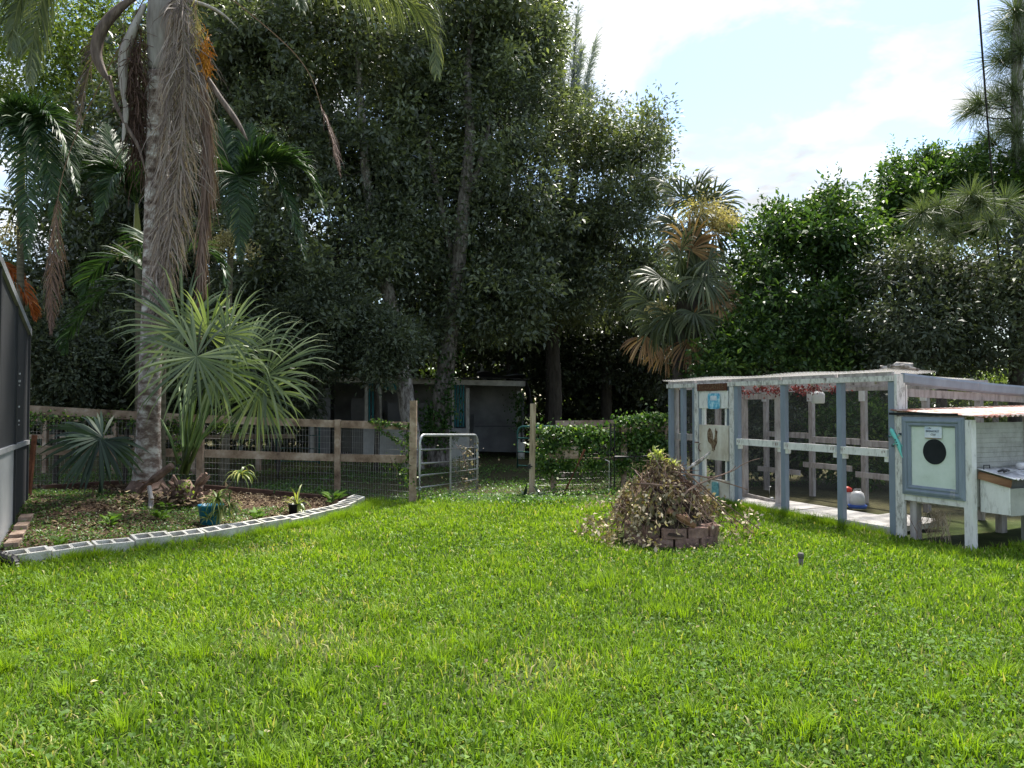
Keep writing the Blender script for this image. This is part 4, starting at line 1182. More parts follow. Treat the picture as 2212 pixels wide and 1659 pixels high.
    MB().lathe([(.001, 0), (.13, 0), (.14, .05), (.125, .055), (.001, .055)], 18).build('base', M['plastic_blue'], s, True)
    MB().lathe([(.001, .056), (.115, .056), (.11, .16), (.09, .23), (.05, .26), (.001, .26)], 18).build('jar', M['plastic_white'], s, True)
    MB().tube([(-.06, 0, .25), (-.05, 0, .29), (.05, 0, .29), (.06, 0, .25)], .006, 6).build('handle', M['plastic_white'], s)
    p = at(1829, 1083, 12.2)
    s = empty('poultry_feeder', (p.x, p.y, .05), 0, 'tall white poultry feeder with red lid beside the waterer', 'feeder')
    MB().lathe([(.001, .0), (.07, 0), (.075, .02), (.075, .22), (.001, .22)], 16).build('tube', M['plastic_white'], s, True)
    MB().lathe([(.001, .221), (.085, .221), (.08, .27), (.03, .30), (.001, .30)], 16).build('lid', M['plastic_red'], s, True)
    p = at(1663, 1085, 12.9)
    s = empty('steel_ladle', (p.x, p.y, .0), 0, 'small metal ladle standing on the coop floor behind the screen', 'ladle')
    MB().lathe([(.001, .0), (.035, .02), (.04, .06), (.035, .075), (.001, .075)], 10, Matrix.Translation((.03, 0, .02))).build('bowl', M['galv'], s, True)
    MB().tube([(0, 0, .05), (-.01, 0, .22), (.0, 0, .27), (.02, 0, .27)], .006, 5).build('handle', M['galv'], s)
    # ---- log lying on the roof
    a, b = W @ Vector((-.62, .55, H + .13)), W @ Vector((-.34, .82, H + .16))
    tag(MB().tube([a, a.lerp(b, .5) + Vector((0, 0, .03)), b], [.055, .05, .045], 8).build('fallen_log', M['bark']), 'short broken log lying on the coop roof', 'log')
    a, b = W @ Vector((.02, -.06, H + .13)), W @ Vector((.06, .42, H + .09))
    tag(MB().tube([a, a.lerp(b, .5) + Vector((0, 0, .02)), b], [.03, .028, .02], 7).build('roof_stick', M['bark']), 'pale stick lying along the near corner of the coop roof', 'stick')

    # ================= hen house
    h = empty('hen_house', C0, CA, 'small raised hen house with framed door and nest box on the coop end', 'hen house')
    def hb(name, mat, x0, x1, y0, y1, z0, z1): return MB().box(x0, x1, y0, y1, z0, z1).build(name, M[mat], h)
    X0, X1 = .10, 1.07
    hb('corner_board', 'peel_paint', .09, .20, -.03, .0, -.1, 1.5)
    hb('front_post', 'white_paint', .985, 1.085, -.03, .05, -.1, 1.47)
    hb('floor_rail', 'white_paint', .20, .985, -.025, .0, .47, .57)
    hb('header', 'inner_wood', .20, .985, -.015, .03, 1.485, 1.54)
    hb('leg', 'inner_wood', .21, .30, .05, .14, -.1, .47)
    hb('leg', 'inner_wood', .30, .39, 1.5, 1.6, -.1, .5)
    hb('floor', 'inner_wood', .10, 1.05, .06, 2.4, .44, .48)
    hb('back_leg', 'inner_wood', .98, 1.07, 2.2, 2.3, -.1, 1.4)
    hb('leg', 'grey_siding', .99, 1.07, .95, 1.04, -.1, .44)
    hb('side_wall', 'grey_siding', 1.05, 1.07, .055, 2.4, .48, 1.44)
    hb('side_batten', 'inner_wood', 1.071, 1.10, .9, .99, .9, 1.44)
    hb('back_wall', 'grey_siding', .1, 1.05, 2.38, 2.4, .48, 1.5)
    # lap joints on the side wall
    for k in range(9):
        z = .93 + k * .055
        MB().add([(1.0712, .055, z), (1.0712, .9, z), (1.0745, .9, z + .004), (1.0745, .055, z + .004), (1.0712, .055, z + .05), (1.0712, .9, z + .05)], [(0, 3, 2, 1), (3, 4, 5, 2)]).build('siding_board', M['grey_siding'], h)
    # framed door: moulded frame with mitred corners
    fd = empty('framed_door'); fd.parent = h
    nb = empty('nest_box'); nb.parent = h
    cx, cz, W2, H2 = .598, 1.02, .41, .475
    prof = [(0, .0), (0, .022), (.022, .026), (.026, .034), (.05, .040), (.066, .034), (.072, .022), (.092, .030), (.104, .026), (.110, .012), (.118, .008), (.118, 0)]
    k = len(prof)
    corners = [(-1, -1), (1, -1), (1, 1), (-1, 1)]
    for i in range(4):
        V = []
        for (sx, sz) in (corners[i], corners[(i + 1) % 4]):
            for (ins, pr) in prof:
                V.append((cx + sx * (W2 - ins), -.028 - pr, cz + sz * (H2 - ins)))
        Fs = [(j, (j + 1) % k, k + (j + 1) % k, k + j) for j in range(k)] + [tuple(range(k)), tuple(reversed(range(k, 2 * k)))]
        MB().add(V, Fs).build('frame_moulding', M['blue_paint'], fd)
    MB().box(cx - .30, cx + .30, -.024, -.008, cz - .365, cz + .365).build('door_panel', M['mint'], fd)
    MB().lathe([(.001, 0), (.150, 0), (.150, .008), (.001, .008)], 36, Matrix.Translation((cx + .02, -.033, 1.085)) @ Matrix.Rotation(math.radians(-90), 4, 'X')).build('pop_hole', M['black_hole'], fd)
    # wire skirt below
    MB().add([(.30, .02, .0), (.985, .02, .0), (.985, .02, .47), (.30, .02, .47)], [(0, 1, 2, 3)]).build('wire_skirt', M['mesh_screen'], h)
    # roof sheet
    zf = lambda x, y: 1.575 - .055 * x + .02 * y
    corr_sheet(.02, 1.24, -.06, 2.5, zf, 'y', .09, .012).build('roof_sheet', M['rust_roof'], h, True)
    hb('roof_edge', 'black_hole', .02, .95, -.068, -.062, 1.515, 1.545)
    # nest box
    nx0, nx1, ny0, ny1 = 1.09, 1.42, .10, 2.3
    mb = MB(); mb.prism([(nx0, .43), (nx1, .43), (nx1, .76), (nx0, .82)], Matrix.Translation((0, ny0, 0)), .02); mb.build('end_board', M['white_paint'], nb)
    MB().box(nx1 - .02, nx1 + .002, ny0 + .021, ny1, .42, .72).build('front_board', M['grey_siding'], nb)
    MB().box(nx0, nx1 - .021, ny0 + .021, ny1, .44, .46).build('floor_board', M['inner_wood'], nb)
    mb = MB(); mb.beam((nx0 - .01, ny0 - .012, .845), (nx1 + .03, ny0 - .012, .775), .022, .085, up=(0, 0, 1)); mb.build('cedar_trim', M['cedar'], nb)
    zl = lambda x, y: .915 - .20 * (x - nx0)
    corr_sheet(nx0, nx1 + .10, ny0 - .05, ny1, zl, 'y', .07, .009).build('lid', M['lid'], nb, True)
    for y in (.12, .75):
        MB().tube([(nx0 + .03, y, .91), (nx0 + .03, y, .955), (nx0 + .03, y + .1, .955), (nx0 + .03, y + .1, .91)], .006, 6).build('lid_hinge', M['black_pipe'], nb)
    # things lying on the lid
    def L(x, y, dz=0): return W @ Vector((x, y, .93 - .20 * (x - nx0) + dz))
    s = empty('plastic_bottle', L(nx0 + .12, .58), CA, 'white plastic bottle lying on the nest box lid', 'bottle')
    MB().lathe([(.001, 0), (.035, .0), (.038, .02), (.038, .15), (.02, .175), (.001, .175)], 14, Matrix.Translation((0, 0, .035)) @ Matrix.Rotation(math.radians(-90), 4, 'X')).build('body', M['plastic_white'], s, True)
    MB().lathe([(.001, .176), (.016, .176), (.016, .20), (.001, .20)], 10, Matrix.Translation((0, 0, .035)) @ Matrix.Rotation(math.radians(-90), 4, 'X')).build('cap', M['black_pot'], s, True)
    s = empty('red_pruning_shears', L(nx0 + .26, .52), CA, 'red handled pruning shears lying on the nest box lid', 'shears')
    for q in (-1, 1):
        MB().tube([(0, 0, .02), (.02 * q, .08, .025), (.035 * q, .17, .02)], [.012, .015, .010], 8).build('handle', M['plastic_red'], s, True)
        MB().beam((.0, .0, .02), (-.008 * q, -.09, .018), .02, .006).build('blade', M['galv'], s)
    s = empty('black_garden_shears', L(nx0 + .22, .26), CA + .2, 'black handled garden shears lying on the nest box lid', 'shears')
    for q in (-1, 1):
        MB().tube([(0, .0, .02), (.02 * q, -.09, .03), (.028 * q, -.18, .02)], [.012, .016, .012], 8).build('handle', M['black_pot'], s, True)
        MB().beam((.0, .0, .02), (.008 * q, .16, .018), .025, .006).build('blade', M['galv'], s)
    s = empty('black_glove', L(nx0 + .15, .85), CA, 'black work glove heaped by the red shears', 'glove')
    mb = MB()
    for q in range(4): mb.tube([(0, q * .022, .02), (.05, q * .024, .03), (.10, q * .026, .015)], [.014, .012, .008], 7)
    mb.tube([(-.09, .033, .02), (0, .033, .025)], [.035, .042], 9); mb.build('glove_body', M['black_pot'], s, True)
    # lizard ornament
    s = empty('lizard_ornament', W @ Vector((.115, -.045, 1.13)), CA, 'turquoise metal lizard climbing the white coop corner board', 'lizard ornament')
    s.scale = (1.5, 1, 1.15)
    body = [(-.06, 0, .20), (-.05, 0, .17), (-.035, 0, .13), (-.01, 0, .08), (.01, 0, .03), (.022, 0, .0), (.03, 0, -.05), (.045, 0, -.10), (.075, 0, -.14), (.085, 0, -.18), (.07, 0, -.22)]
    MB().tube(body, [.008, .02, .022, .018, .024, .022, .014, .010, .008, .005, .002], 8).build('body', M['gecko'], s, True)
    for (x, z, dx_, dz) in ((-.03, .11, -.05, -.01), (-.02, .10, .05, .03), (.005, .03, -.045, -.03), (.02, .02, .05, -.04)):
        lg = MB().tube([(x, 0, z), (x + dx_ * .6, -.005, z + dz * .2), (x + dx_, 0, z + dz)], [.008, .006, .004], 6).build('leg', M['gecko'], s, True)
        MB().box(x + dx_ - .012, x + dx_ + .012, -.004, .004, z + dz - .012, z + dz + .012).build('foot', M['ink'], lg)
    for (x, z) in ((-.004, .065), (.008, .04), (.016, .012)):
        MB().lathe([(.001, 0), (.007, 0), (.007, .004), (.001, .004)], 8, Matrix.Translation((x, -.026, z)) @ Matrix.Rotation(math.radians(-90), 4, 'X')).build('spot', M['ink'], s)
    # breakfast plaque
    s = empty('breakfast_plaque', W @ Vector((cx + .015, -.042, 1.315)), CA, 'small white tin plaque reading BREAKFAST on the framed hen house door', 'plaque')
    MB().prism(rounded(.225, .145, .014), Matrix(), .006).build('plate', M['plaque_white'], s)
    MB().prism([(x * .97, z * .05 - .070) for x, z in rounded(.225, .145, .012)], Matrix.Translation((0, -.0015, 0)), .001).build('rusty_edge', M['rust'], s)
    me = text_mesh('BREAKFAST', .034, .0006); me.transform(FACE); o = link('lettering', me, M['ink'], s); o.location = (-.005, -.003, .012)
    me = text_mesh('Club', .036, .0006, .35); me.transform(FACE); o = link('lettering', me, M['ink'], s); o.location = (0, -.003, -.025)
    MB().prism([(-.09, .047), (-.055, .05), (-.04, .058), (-.03, .05), (-.012, .053), (-.03, .044), (-.05, .046)], Matrix.Translation((0, -.003, 0)), .001).build('bird_mark', M['ink'], s)
    # dried root tuft below the hen house
    rt = empty('root_tuft', W @ Vector((.66, -.03, .0)), CA, 'tangle of dry roots and runners hanging under the framed door', 'roots')
    mb = MB()
    for k in range(46):
        x = random.gauss(0, .06); pts = []
        sx = random.uniform(-.16, .16)
        for q in range(5):
            f = q / 4
            pts.append((x + sx * f ** 1.5 + random.gauss(0, .01), random.gauss(0, .015), .40 - .05 * random.random() - f * random.uniform(.2, .38) + .06 * math.sin(f * 3)))
        mb.tube(pts, [.005, .005, .004, .003, .002], 4, False)
    mb.build('root_strands', M['post_wood'], rt)
    for k in range(10):
        x = random.uniform(-.3, .28); MB().tube([(x, 0, .0), (x + random.gauss(0, .04), random.gauss(0, .02), .1), (x + random.gauss(0, .08), 0, random.uniform(.15, .3))], [.003, .003, .002], 4).build('dry_stem', M['boot'], rt)
build_coop()

# ================================================================== FIRE RING AND BRUSH PILE
def build_ring():
    e = empty('fire_ring', (RING.x, RING.y, 0), 0, 'round fire ring of reddish-brown retaining blocks under the brush pile', 'fire ring')
    n = 11
    def blk(w0, w1, d, h):
        mb = MB()
        # curved outer face, tapering inwards; local -y faces out
        P = [(-w0 / 2, 0), (-w0 / 2 + .025, -.018), (-w0 * .2, -.034), (w0 * .2, -.034), (w0 / 2 - .025, -.018), (w0 / 2, 0), (w1 / 2, d), (-w1 / 2, d)]
        V = [(x, y, 0) for x, y in P] + [(x, y, h - .008) for x, y in P] + [(x * .96, y * .96 + .003, h) for x, y in P]
        k = len(P)
        Fs = [tuple(reversed(range(k)))]
        for L in (0, k):
            for j in range(k): Fs.append((L + j, L + (j + 1) % k, L + k + (j + 1) % k, L + k + j))
        Fs.append(tuple(range(2 * k, 3 * k)))
        return mb.add(V, Fs).mesh('retaining_block')
    me = blk(.285, .20, .18, .115); me.materials.append(M['ring_block'])
    for row in range(2):
        for k in range(n):
            a = 2 * math.pi * (k + .5 * row + .28) / n
            o = bpy.data.objects.new('retaining_block', me); COL.objects.link(o); o.parent = e
            r = .53 + random.uniform(-.012, .015) - (0 if row else 0.0)
            o.location = (r * math.sin(a), -r * math.cos(a), -.01 + row * .113 + random.uniform(-.003, .003))
            o.rotation_euler = (random.uniform(-.02, .02), random.uniform(-.02, .02), a + random.uniform(-.06, .06))
    # ash and soil inside
    mb = MB(); mb.lathe([(.001, .02), (.5, .02), (.5, .06), (.3, .12), (.001, .16)], 24); mb.build('ash_bed', M['soil'], e, True)
build_ring()
def build_brush():
    c = Vector((RING.x, RING.y, 0))
    e = empty('brush_pile', c, 0, 'heap of cut twigs and wilted leafy branches on the fire ring', 'brush pile')
    rs = np.random.default_rng(5)
    # dark matted heart of the heap
    V, Fs = [], []
    nu, nv = 28, 12
    for j in range(nv + 1):
        f = j / nv
        for i in range(nu):
            a = 2 * math.pi * i / nu
            r = (0.50 * (1 - f) ** .8) * (1 + .16 * math.sin(3 * a + f * 5) + .10 * math.sin(7 * a + 1))
            V.append((r * math.cos(a), r * math.sin(a), .16 + .62 * f + .03 * math.sin(5 * a + 9 * f)))
    for j in range(nv):
        for i in range(nu):
            i2 = (i + 1) % nu; Fs.append((j * nu + i, j * nu + i2, (j + 1) * nu + i2, (j + 1) * nu + i))
    MB().add(V, Fs).build('matted_core', M['soil'], e, True)
    # big branches, each a part
    big = [((-.45, -.3, .30), (.10, -.42, .66), (.52, -.25, .80), .014), ((.0, -.25, .85), (.42, -.2, .80), (.90, -.18, .62), .013), ((.05, -.3, .92), (.45, -.3, .55), (.98, -.32, .18), .012),
           ((.1, -.28, .90), (.42, -.36, .50), (.88, -.42, .15), .011), ((.2, -.1, .88), (.38, -.12, .98), (.46, -.12, 1.07), .030), ((.3, -.2, .80), (.62, -.18, .74), (.75, -.18, .92), .009),
           ((-.52, -.35, .72), (-.2, -.4, .70), (.06, -.42, .68), .016), ((-.1, -.45, .42), (.06, -.5, .60), (.25, -.42, .74), .013), ((.35, -.2, .70), (.72, -.2, .86), (1.05, -.18, 1.0), .007), ((-.3, -.4, .25), (-.5, -.4, .40), (-.8, -.3, .50), .008),
           ((.05, -.4, .55), (.0, -.52, .30), (-.05, -.56, .22), .006), ((.2, -.4, .7), (.35, -.5, .45), (.3, -.55, .25), .006)]
    for a, b, d, r in big:
        pts = []
        for t in np.linspace(0, 1, 7):
            p = Vector(a) * (1 - t) ** 2 + Vector(b) * 2 * t * (1 - t) + Vector(d) * t * t
            pts.append(p + Vector(rs.normal(0, .008, 3)))
        MB().tube(pts, [r * (1 - .5 * t) for t in np.linspace(0, 1, 7)], 6).build('branch', M['bark'] if r > .025 else M['boot'], e)
    MB().tube([(-.12, -.46, .42), (.05, -.52, .33), (.18, -.5, .24)], [.05, .06, .03], 8).build('rotten_log', M['cedar'], e)
    # thin twigs lying over the heap
    n = 480
    a = rs.random(n) * 2 * np.pi
    f = rs.random(n) ** .75
    rad = .66 * (1 - f) ** .8 + .05 * rs.standard_normal(n)
    h = .22 + .66 * f + .04 * rs.standard_normal(n)
    P = np.stack([rad * np.cos(a) * 1.1 - .08 * f, rad * np.sin(a), h], -1)
    tdir = np.stack([np.cos(a), np.sin(a), np.full(n, -1.05)], -1) * .6 + rs.standard_normal((n, 3)) * .5 + np.array([.35, 0, -.05])
    tdir = unit(tdir)
    L = .14 + .34 * rs.random(n)
    K = 4
    t = np.linspace(-.5, .5, K)
    C = P[:, None] + tdir[:, None] * (L[:, None] * t)[..., None]
    C += rs.standard_normal(C.shape) * .008
    C[..., 2] = np.maximum(C[..., 2], .03)
    C[..., 2] = np.where((C[..., 1] < -.3) & (C[..., 2] < .26) & (C[..., 0] > -.3), .27, C[..., 2])
    lv = LV()
    W = (.0024 + .004 * rs.random(n))[:, None] * np.array([1, 1, .8, .5])[None]
    s1 = unit(np.cross(tdir, rs.standard_normal((n, 3))))
    s2 = np.cross(tdir, s1)
    tint = np.clip(.45 + .3 * rs.standard_normal(n), 0, 1)
    lv.strips(C, s1[:, None].repeat(K, 1), W, tint); lv.strips(C, s2[:, None].repeat(K, 1), W, tint)
    o = lv.build('twigs', M['stick'], e); o['kind'] = 'stuff'
    # wilted leaves
    n = 8200
    a = rs.random(n) * 2 * np.pi; f = rs.random(n) ** 1.25
    bump_ = 1 + .14 * np.sin(3 * a + 1) + .12 * np.sin(7 * a + 9 * f) + .08 * np.sin(13 * a)
    left = np.clip(-np.cos(a), 0, 1)
    rad = (.88 * (1 - f) ** .85 + .05 * rs.standard_normal(n)) * bump_ * (1 + .16 * left * (1 - f))
    h = .08 + .80 * f + .06 * rs.standard_normal(n)
    P = np.stack([rad * np.cos(a) - .08 * f, rad * np.sin(a) * .9, np.maximum(h, .04)], -1)
    clump = np.sin(P[:, 0] * 13 + 2) + np.sin(P[:, 1] * 12) + np.sin(P[:, 2] * 15 + 1)
    keep = clump + .8 * rs.standard_normal(n) > -.3
    keep &= ~((P[:, 1] < -.15) & (P[:, 2] < .27 + .05 * rs.standard_normal(n)) & (P[:, 0] > -.28))
    keep &= ~((np.abs(P[:, 0] - .0) < .22) & (P[:, 1] < -.2) & (P[:, 2] < .52) & (rs.random(n) < .7))
    keep &= (P[:, 0] < .1) | (rs.random(n) < .55)
    P = P[keep]; n = len(P)
    D = rs.standard_normal((n, 3)) + np.array([0, 0, -.7]); N = rs.standard_normal((n, 3)) + np.array([0, -.5, .5])
    L = .034 + .045 * rs.random(n)
    tint = np.clip(.58 + .28 * rs.standard_normal(n) + .10 * (P[:, 0] < -.3), 0, 1)
    lv = LV(); lv.leaves(P, D, N, L, L * (.35 + .3 * rs.random(n)), tint)
    # a few large green-grey leaves at the front
    n = 160
    P = np.stack([-.25 + .2 * rs.standard_normal(n), -.50 + .06 * rs.standard_normal(n), .42 + .14 * rs.standard_normal(n)], -1)
    D = rs.standard_normal((n, 3)) * .6 + np.array([-.2, -.3, -1]); L = .05 + .05 * rs.random(n)
    lv.leaves(P, D, np.array([0, -1, .4]) + rs.standard_normal((n, 3)) * .5, L, L * .5, np.clip(.15 + .2 * rs.random(n), 0, 1))
    # trailing runners of dry leaves
    for (p0, p1, k) in (((-.75, -.1, .5), (-1.15, .0, .38), 26), ((.75, -.2, .5), (1.15, -.3, .14), 34), ((-.5, -.5, .2), (-.65, -.75, .05), 22), ((.62, -.45, .2), (.70, -.5, .02), 20)):
        t = rs.random(k); P = np.array(p0) + (np.array(p1) - np.array(p0)) * t[:, None] + rs.standard_normal((k, 3)) * .025
        L = .03 + .03 * rs.random(k); lv.leaves(P, rs.standard_normal((k, 3)), rs.standard_normal((k, 3)), L, L * .5, .7 + .3 * rs.random(k))
    o = lv.build('wilted_leaves', M['wilt'], e); o['kind'] = 'stuff'
    # pale shoot sticking out of the top
    s = empty('pale_green_cutting', c + Vector((-.12, .02, .80)), 0, 'pale yellow-green leafy cutting poking out of the brush pile top', 'cutting')
    MB().tube([(0, 0, -.1), (.0, 0, .12), (-.03, 0, .26)], [.01, .008, .004], 6).build('stem', M['petiole'], s)
    MB().tube([(.02, 0, -.1), (.10, 0, .05), (.16, 0, .12)], [.008, .006, .003], 6).build('stem', M['petiole'], s)
    lv = LV()
    for (cx, cz, rr, k) in ((-.03, .24, .07, 90), (.0, .12, .08, 80), (.15, .12, .06, 60), (.08, .04, .08, 60)):
        P = np.array([cx, 0, cz]) + rs.standard_normal((k, 3)) * rr * .45
        D = unit(rs.standard_normal((k, 3)) + np.array([0, -.2, .2])); L = .05 + .05 * rs.random(k)
        lv.leaves(P, D, rs.standard_normal((k, 3)) + np.array([0, -.4, .6]), L, L * .28, rs.random(k))
    lv.build('leaves', M['shoot'], s)
build_brush()

# small things on the lawn
p = at(1730, 1226, 7.8)
s = empty('pipe_stub', (p.x, p.y, 0), 0, 'short dark capped pipe stub standing in the lawn', 'pipe')
MB().lathe([(.001, -.05), (.024, -.05), (.024, .10), (.001, .10)], 14).build('pipe', M['pipe_stub'], s, True)
MB().lathe([(.001, .101), (.030, .101), (.030, .135), (.026, .15), (.001, .15)], 14).build('cap', M['pipe_stub'], s, True)
mb = MB(); mb.tube([(-.03, 0, .02), (.1, .02, .015), (.16, .0, .01)], .006, 5); mb.build('wire_tail', M['rust'], s)
# overhead cable
a, b = at(2110, -40, 12.0), at(2158, 560, 15.5)
pts = []
for t in np.linspace(0, 1, 20):
    p = a.lerp(b, t); p.z -= .25 * math.sin(math.pi * t) * .6; pts.append(p)
a0 = a + (a - b).normalized() * 3
tag(MB().tube([a0] + pts, .016, 6).build('overhead_cable', M['cable'], smooth=True), 'black overhead cable running down into the trees above the hen house', 'cable')
# ================================================================== PALM HELPERS
def bez(P, n):
    """Catmull-Rom through P, n samples."""
    P = [Vector(p) for p in P]
    Q = [P[0] * 2 - P[1]] + P + [P[-1] * 2 - P[-2]]
    out = []
    for k in range(n):
        t = k / (n - 1) * (len(P) - 1)
        i = min(int(t), len(P) - 2); f = t - i
        a, b, c, d = Q[i], Q[i + 1], Q[i + 2], Q[i + 3]
        out.append(0.5 * ((2 * b) + (c - a) * f + (2 * a - 5 * b + 4 * c - d) * f * f + (3 * b - 3 * c + d - a) * f ** 3))
    return out
def frond(pts, parent, mats, n=55, L=0.55, W=0.016, hang=0.5, start=0.12, fwd=0.7, name='frond', rr=0.016, K=5, jit=0.12, tint=(0.5, 0.2), seed=0, profile=None, side_spread=1.0):
    """Feather frond along pts (parent space). hang: pull of gravity on the leaflets."""
    rs = np.random.default_rng(seed)
    C = np.array([tuple(p) for p in bez(pts, 40)])
    seg = np.gradient(C, axis=0); T = unit(seg)
    up = np.array([0, 0, 1.0])
    S = np.cross(T, up); bad = np.linalg.norm(S, axis=1) < .15
    S[bad] = np.array([1, 0, 0]); S = unit(S); U = np.cross(S, T)
    t = np.linspace(start, .995, n)
    idx = t * 39; i0 = np.minimum(idx.astype(int), 38); f = (idx - i0)[:, None]
    P = C[i0] * (1 - f) + C[i0 + 1] * f
    Tt, St, Ut = T[i0], S[i0], U[i0]
    prof = np.sin(np.clip((t - start) / (1 - start), 0, 1) ** .6 * np.pi * .93 + .12) if profile is None else profile(t)
    lv = LV()
    for sgn in (-1, 1):
        m = n
        d0 = unit(Tt * (fwd + .5 * t[:, None]) + St * sgn * side_spread + Ut * .25 + rs.standard_normal((m, 3)) * jit)
        ln = L * np.clip(prof, .15, 1) * (.85 + .3 * rs.random(m))
        Cs = np.zeros((m, K, 3)); Cs[:, 0] = P
        d = d0.copy()
        for k in range(1, K):
            Cs[:, k] = Cs[:, k - 1] + d * (ln / (K - 1))[:, None]
            d = unit(d + np.array([0, 0, -1.0]) * hang * (k / K) * (.7 + .6 * rs.random(m))[:, None] + rs.standard_normal((m, 3)) * jit * .5)
        side = unit(np.cross(d0, Ut + rs.standard_normal((m, 3)) * .35))
        wk = np.array([.55, 1, .9, .6, .08][:K]) if K == 5 else np.linspace(1, .1, K)
        lv.strips(Cs, side[:, None].repeat(K, 1), (W * (.8 + .4 * rs.random(m)))[:, None] * wk[None], np.clip(tint[0] + tint[1] * rs.standard_normal(m), 0, 1))
    # rachis as crossed ribbons joined with the blades
    rw = np.linspace(1, .25, 40)[None] * rr
    for q in (S, U):
        lv.strips(C[None], q[None], rw, np.array([min(1, tint[0] + .35)]))
    return lv.build(name, mats, parent)
def fan(parent, hub, axis, upv, R, mat, n=30, spread=300, name='fan_leaf', droop=.35, W=.02, seed=0, tint=(.5, .18), petiole=None, jit=.06):
    """Fan leaf: segments joined near the hub, free and drooping at the tips."""
    rs = np.random.default_rng(seed)
    axis = np.array(Vector(axis).normalized()); upv = np.array(Vector(upv))
    nrm = unit(upv - axis * np.dot(axis, upv)); sd = np.cross(axis, nrm)
    ang = np.radians(np.linspace(-spread / 2, spread / 2, n)) + rs.standard_normal(n) * .02
    d = np.cos(ang)[:, None] * axis + np.sin(ang)[:, None] * sd
    fold = np.where(np.abs(ang) > 1.2, .35, .12)[:, None]
    d = unit(d + nrm * (.18 - fold * (np.abs(ang) / 2.6)[:, None]) + rs.standard_normal((n, 3)) * jit)
    ln = R * (1 - .18 * (np.abs(ang) / 2.7) ** 2) * (.9 + .2 * rs.random(n))
    K = 7
    C = np.zeros((n, K, 3)); C[:, 0] = np.array(hub)
    dd = d.copy()
    for k in range(1, K):
        C[:, k] = C[:, k - 1] + dd * (ln / (K - 1))[:, None]
        dd = unit(dd + np.array([0, 0, -1.0]) * droop * (k / K) ** 2.2 * (.5 + rs.random(n))[:, None])
    tang = unit(np.cross(np.repeat(nrm[None], n, 0), d))
    side = unit(tang + .22 * np.where(np.arange(n) % 2, 1, -1)[:, None] * nrm)
    half = np.radians(spread) / n * .56
    wk = np.array([.02, .9, 1.0, .95, .7, .4, .06])
    base_w = np.minimum(ln[:, None] / (K - 1) * np.arange(K)[None] * half, W * 1.35)
    lv = LV(); lv.strips(C, side[:, None].repeat(K, 1), np.minimum(base_w + .001, W * 1.5) * np.where(np.arange(K) < 3, 1, wk)[None], np.clip(tint[0] + tint[1] * rs.standard_normal(n), 0, 1))
    if petiole is not None:
        Cp = np.array([tuple(p) for p in bez(petiole + [hub], 10)])
        T = unit(np.gradient(Cp, axis=0)); S1 = unit(np.cross(T, np.array([.3, .9, .1]))); S2 = np.cross(T, S1)
        for q in (S1, S2): lv.strips(Cp[None], q[None], np.linspace(.022, .012, 10)[None] * (R / 1.1), np.array([.35]))
    return lv.build(name, mat, parent)
def trunk_tube(pts, rad, n=14, ring=0.0, step=.1, rs=None, wob=.0):
    P = bez(pts, max(8, int(sum((Vector(b) - Vector(a)).length for a, b in zip(pts, pts[1:])) / step)))
    k = len(P)
    R = list(np.interp(np.linspace(0, 1, k), np.linspace(0, 1, len(rad)), rad))
    for i in range(k):
        R[i] *= 1 + ring * (1 if i % 2 else -1) + wob * math.sin(i * 1.7)
    return MB().tube(P, R, n)

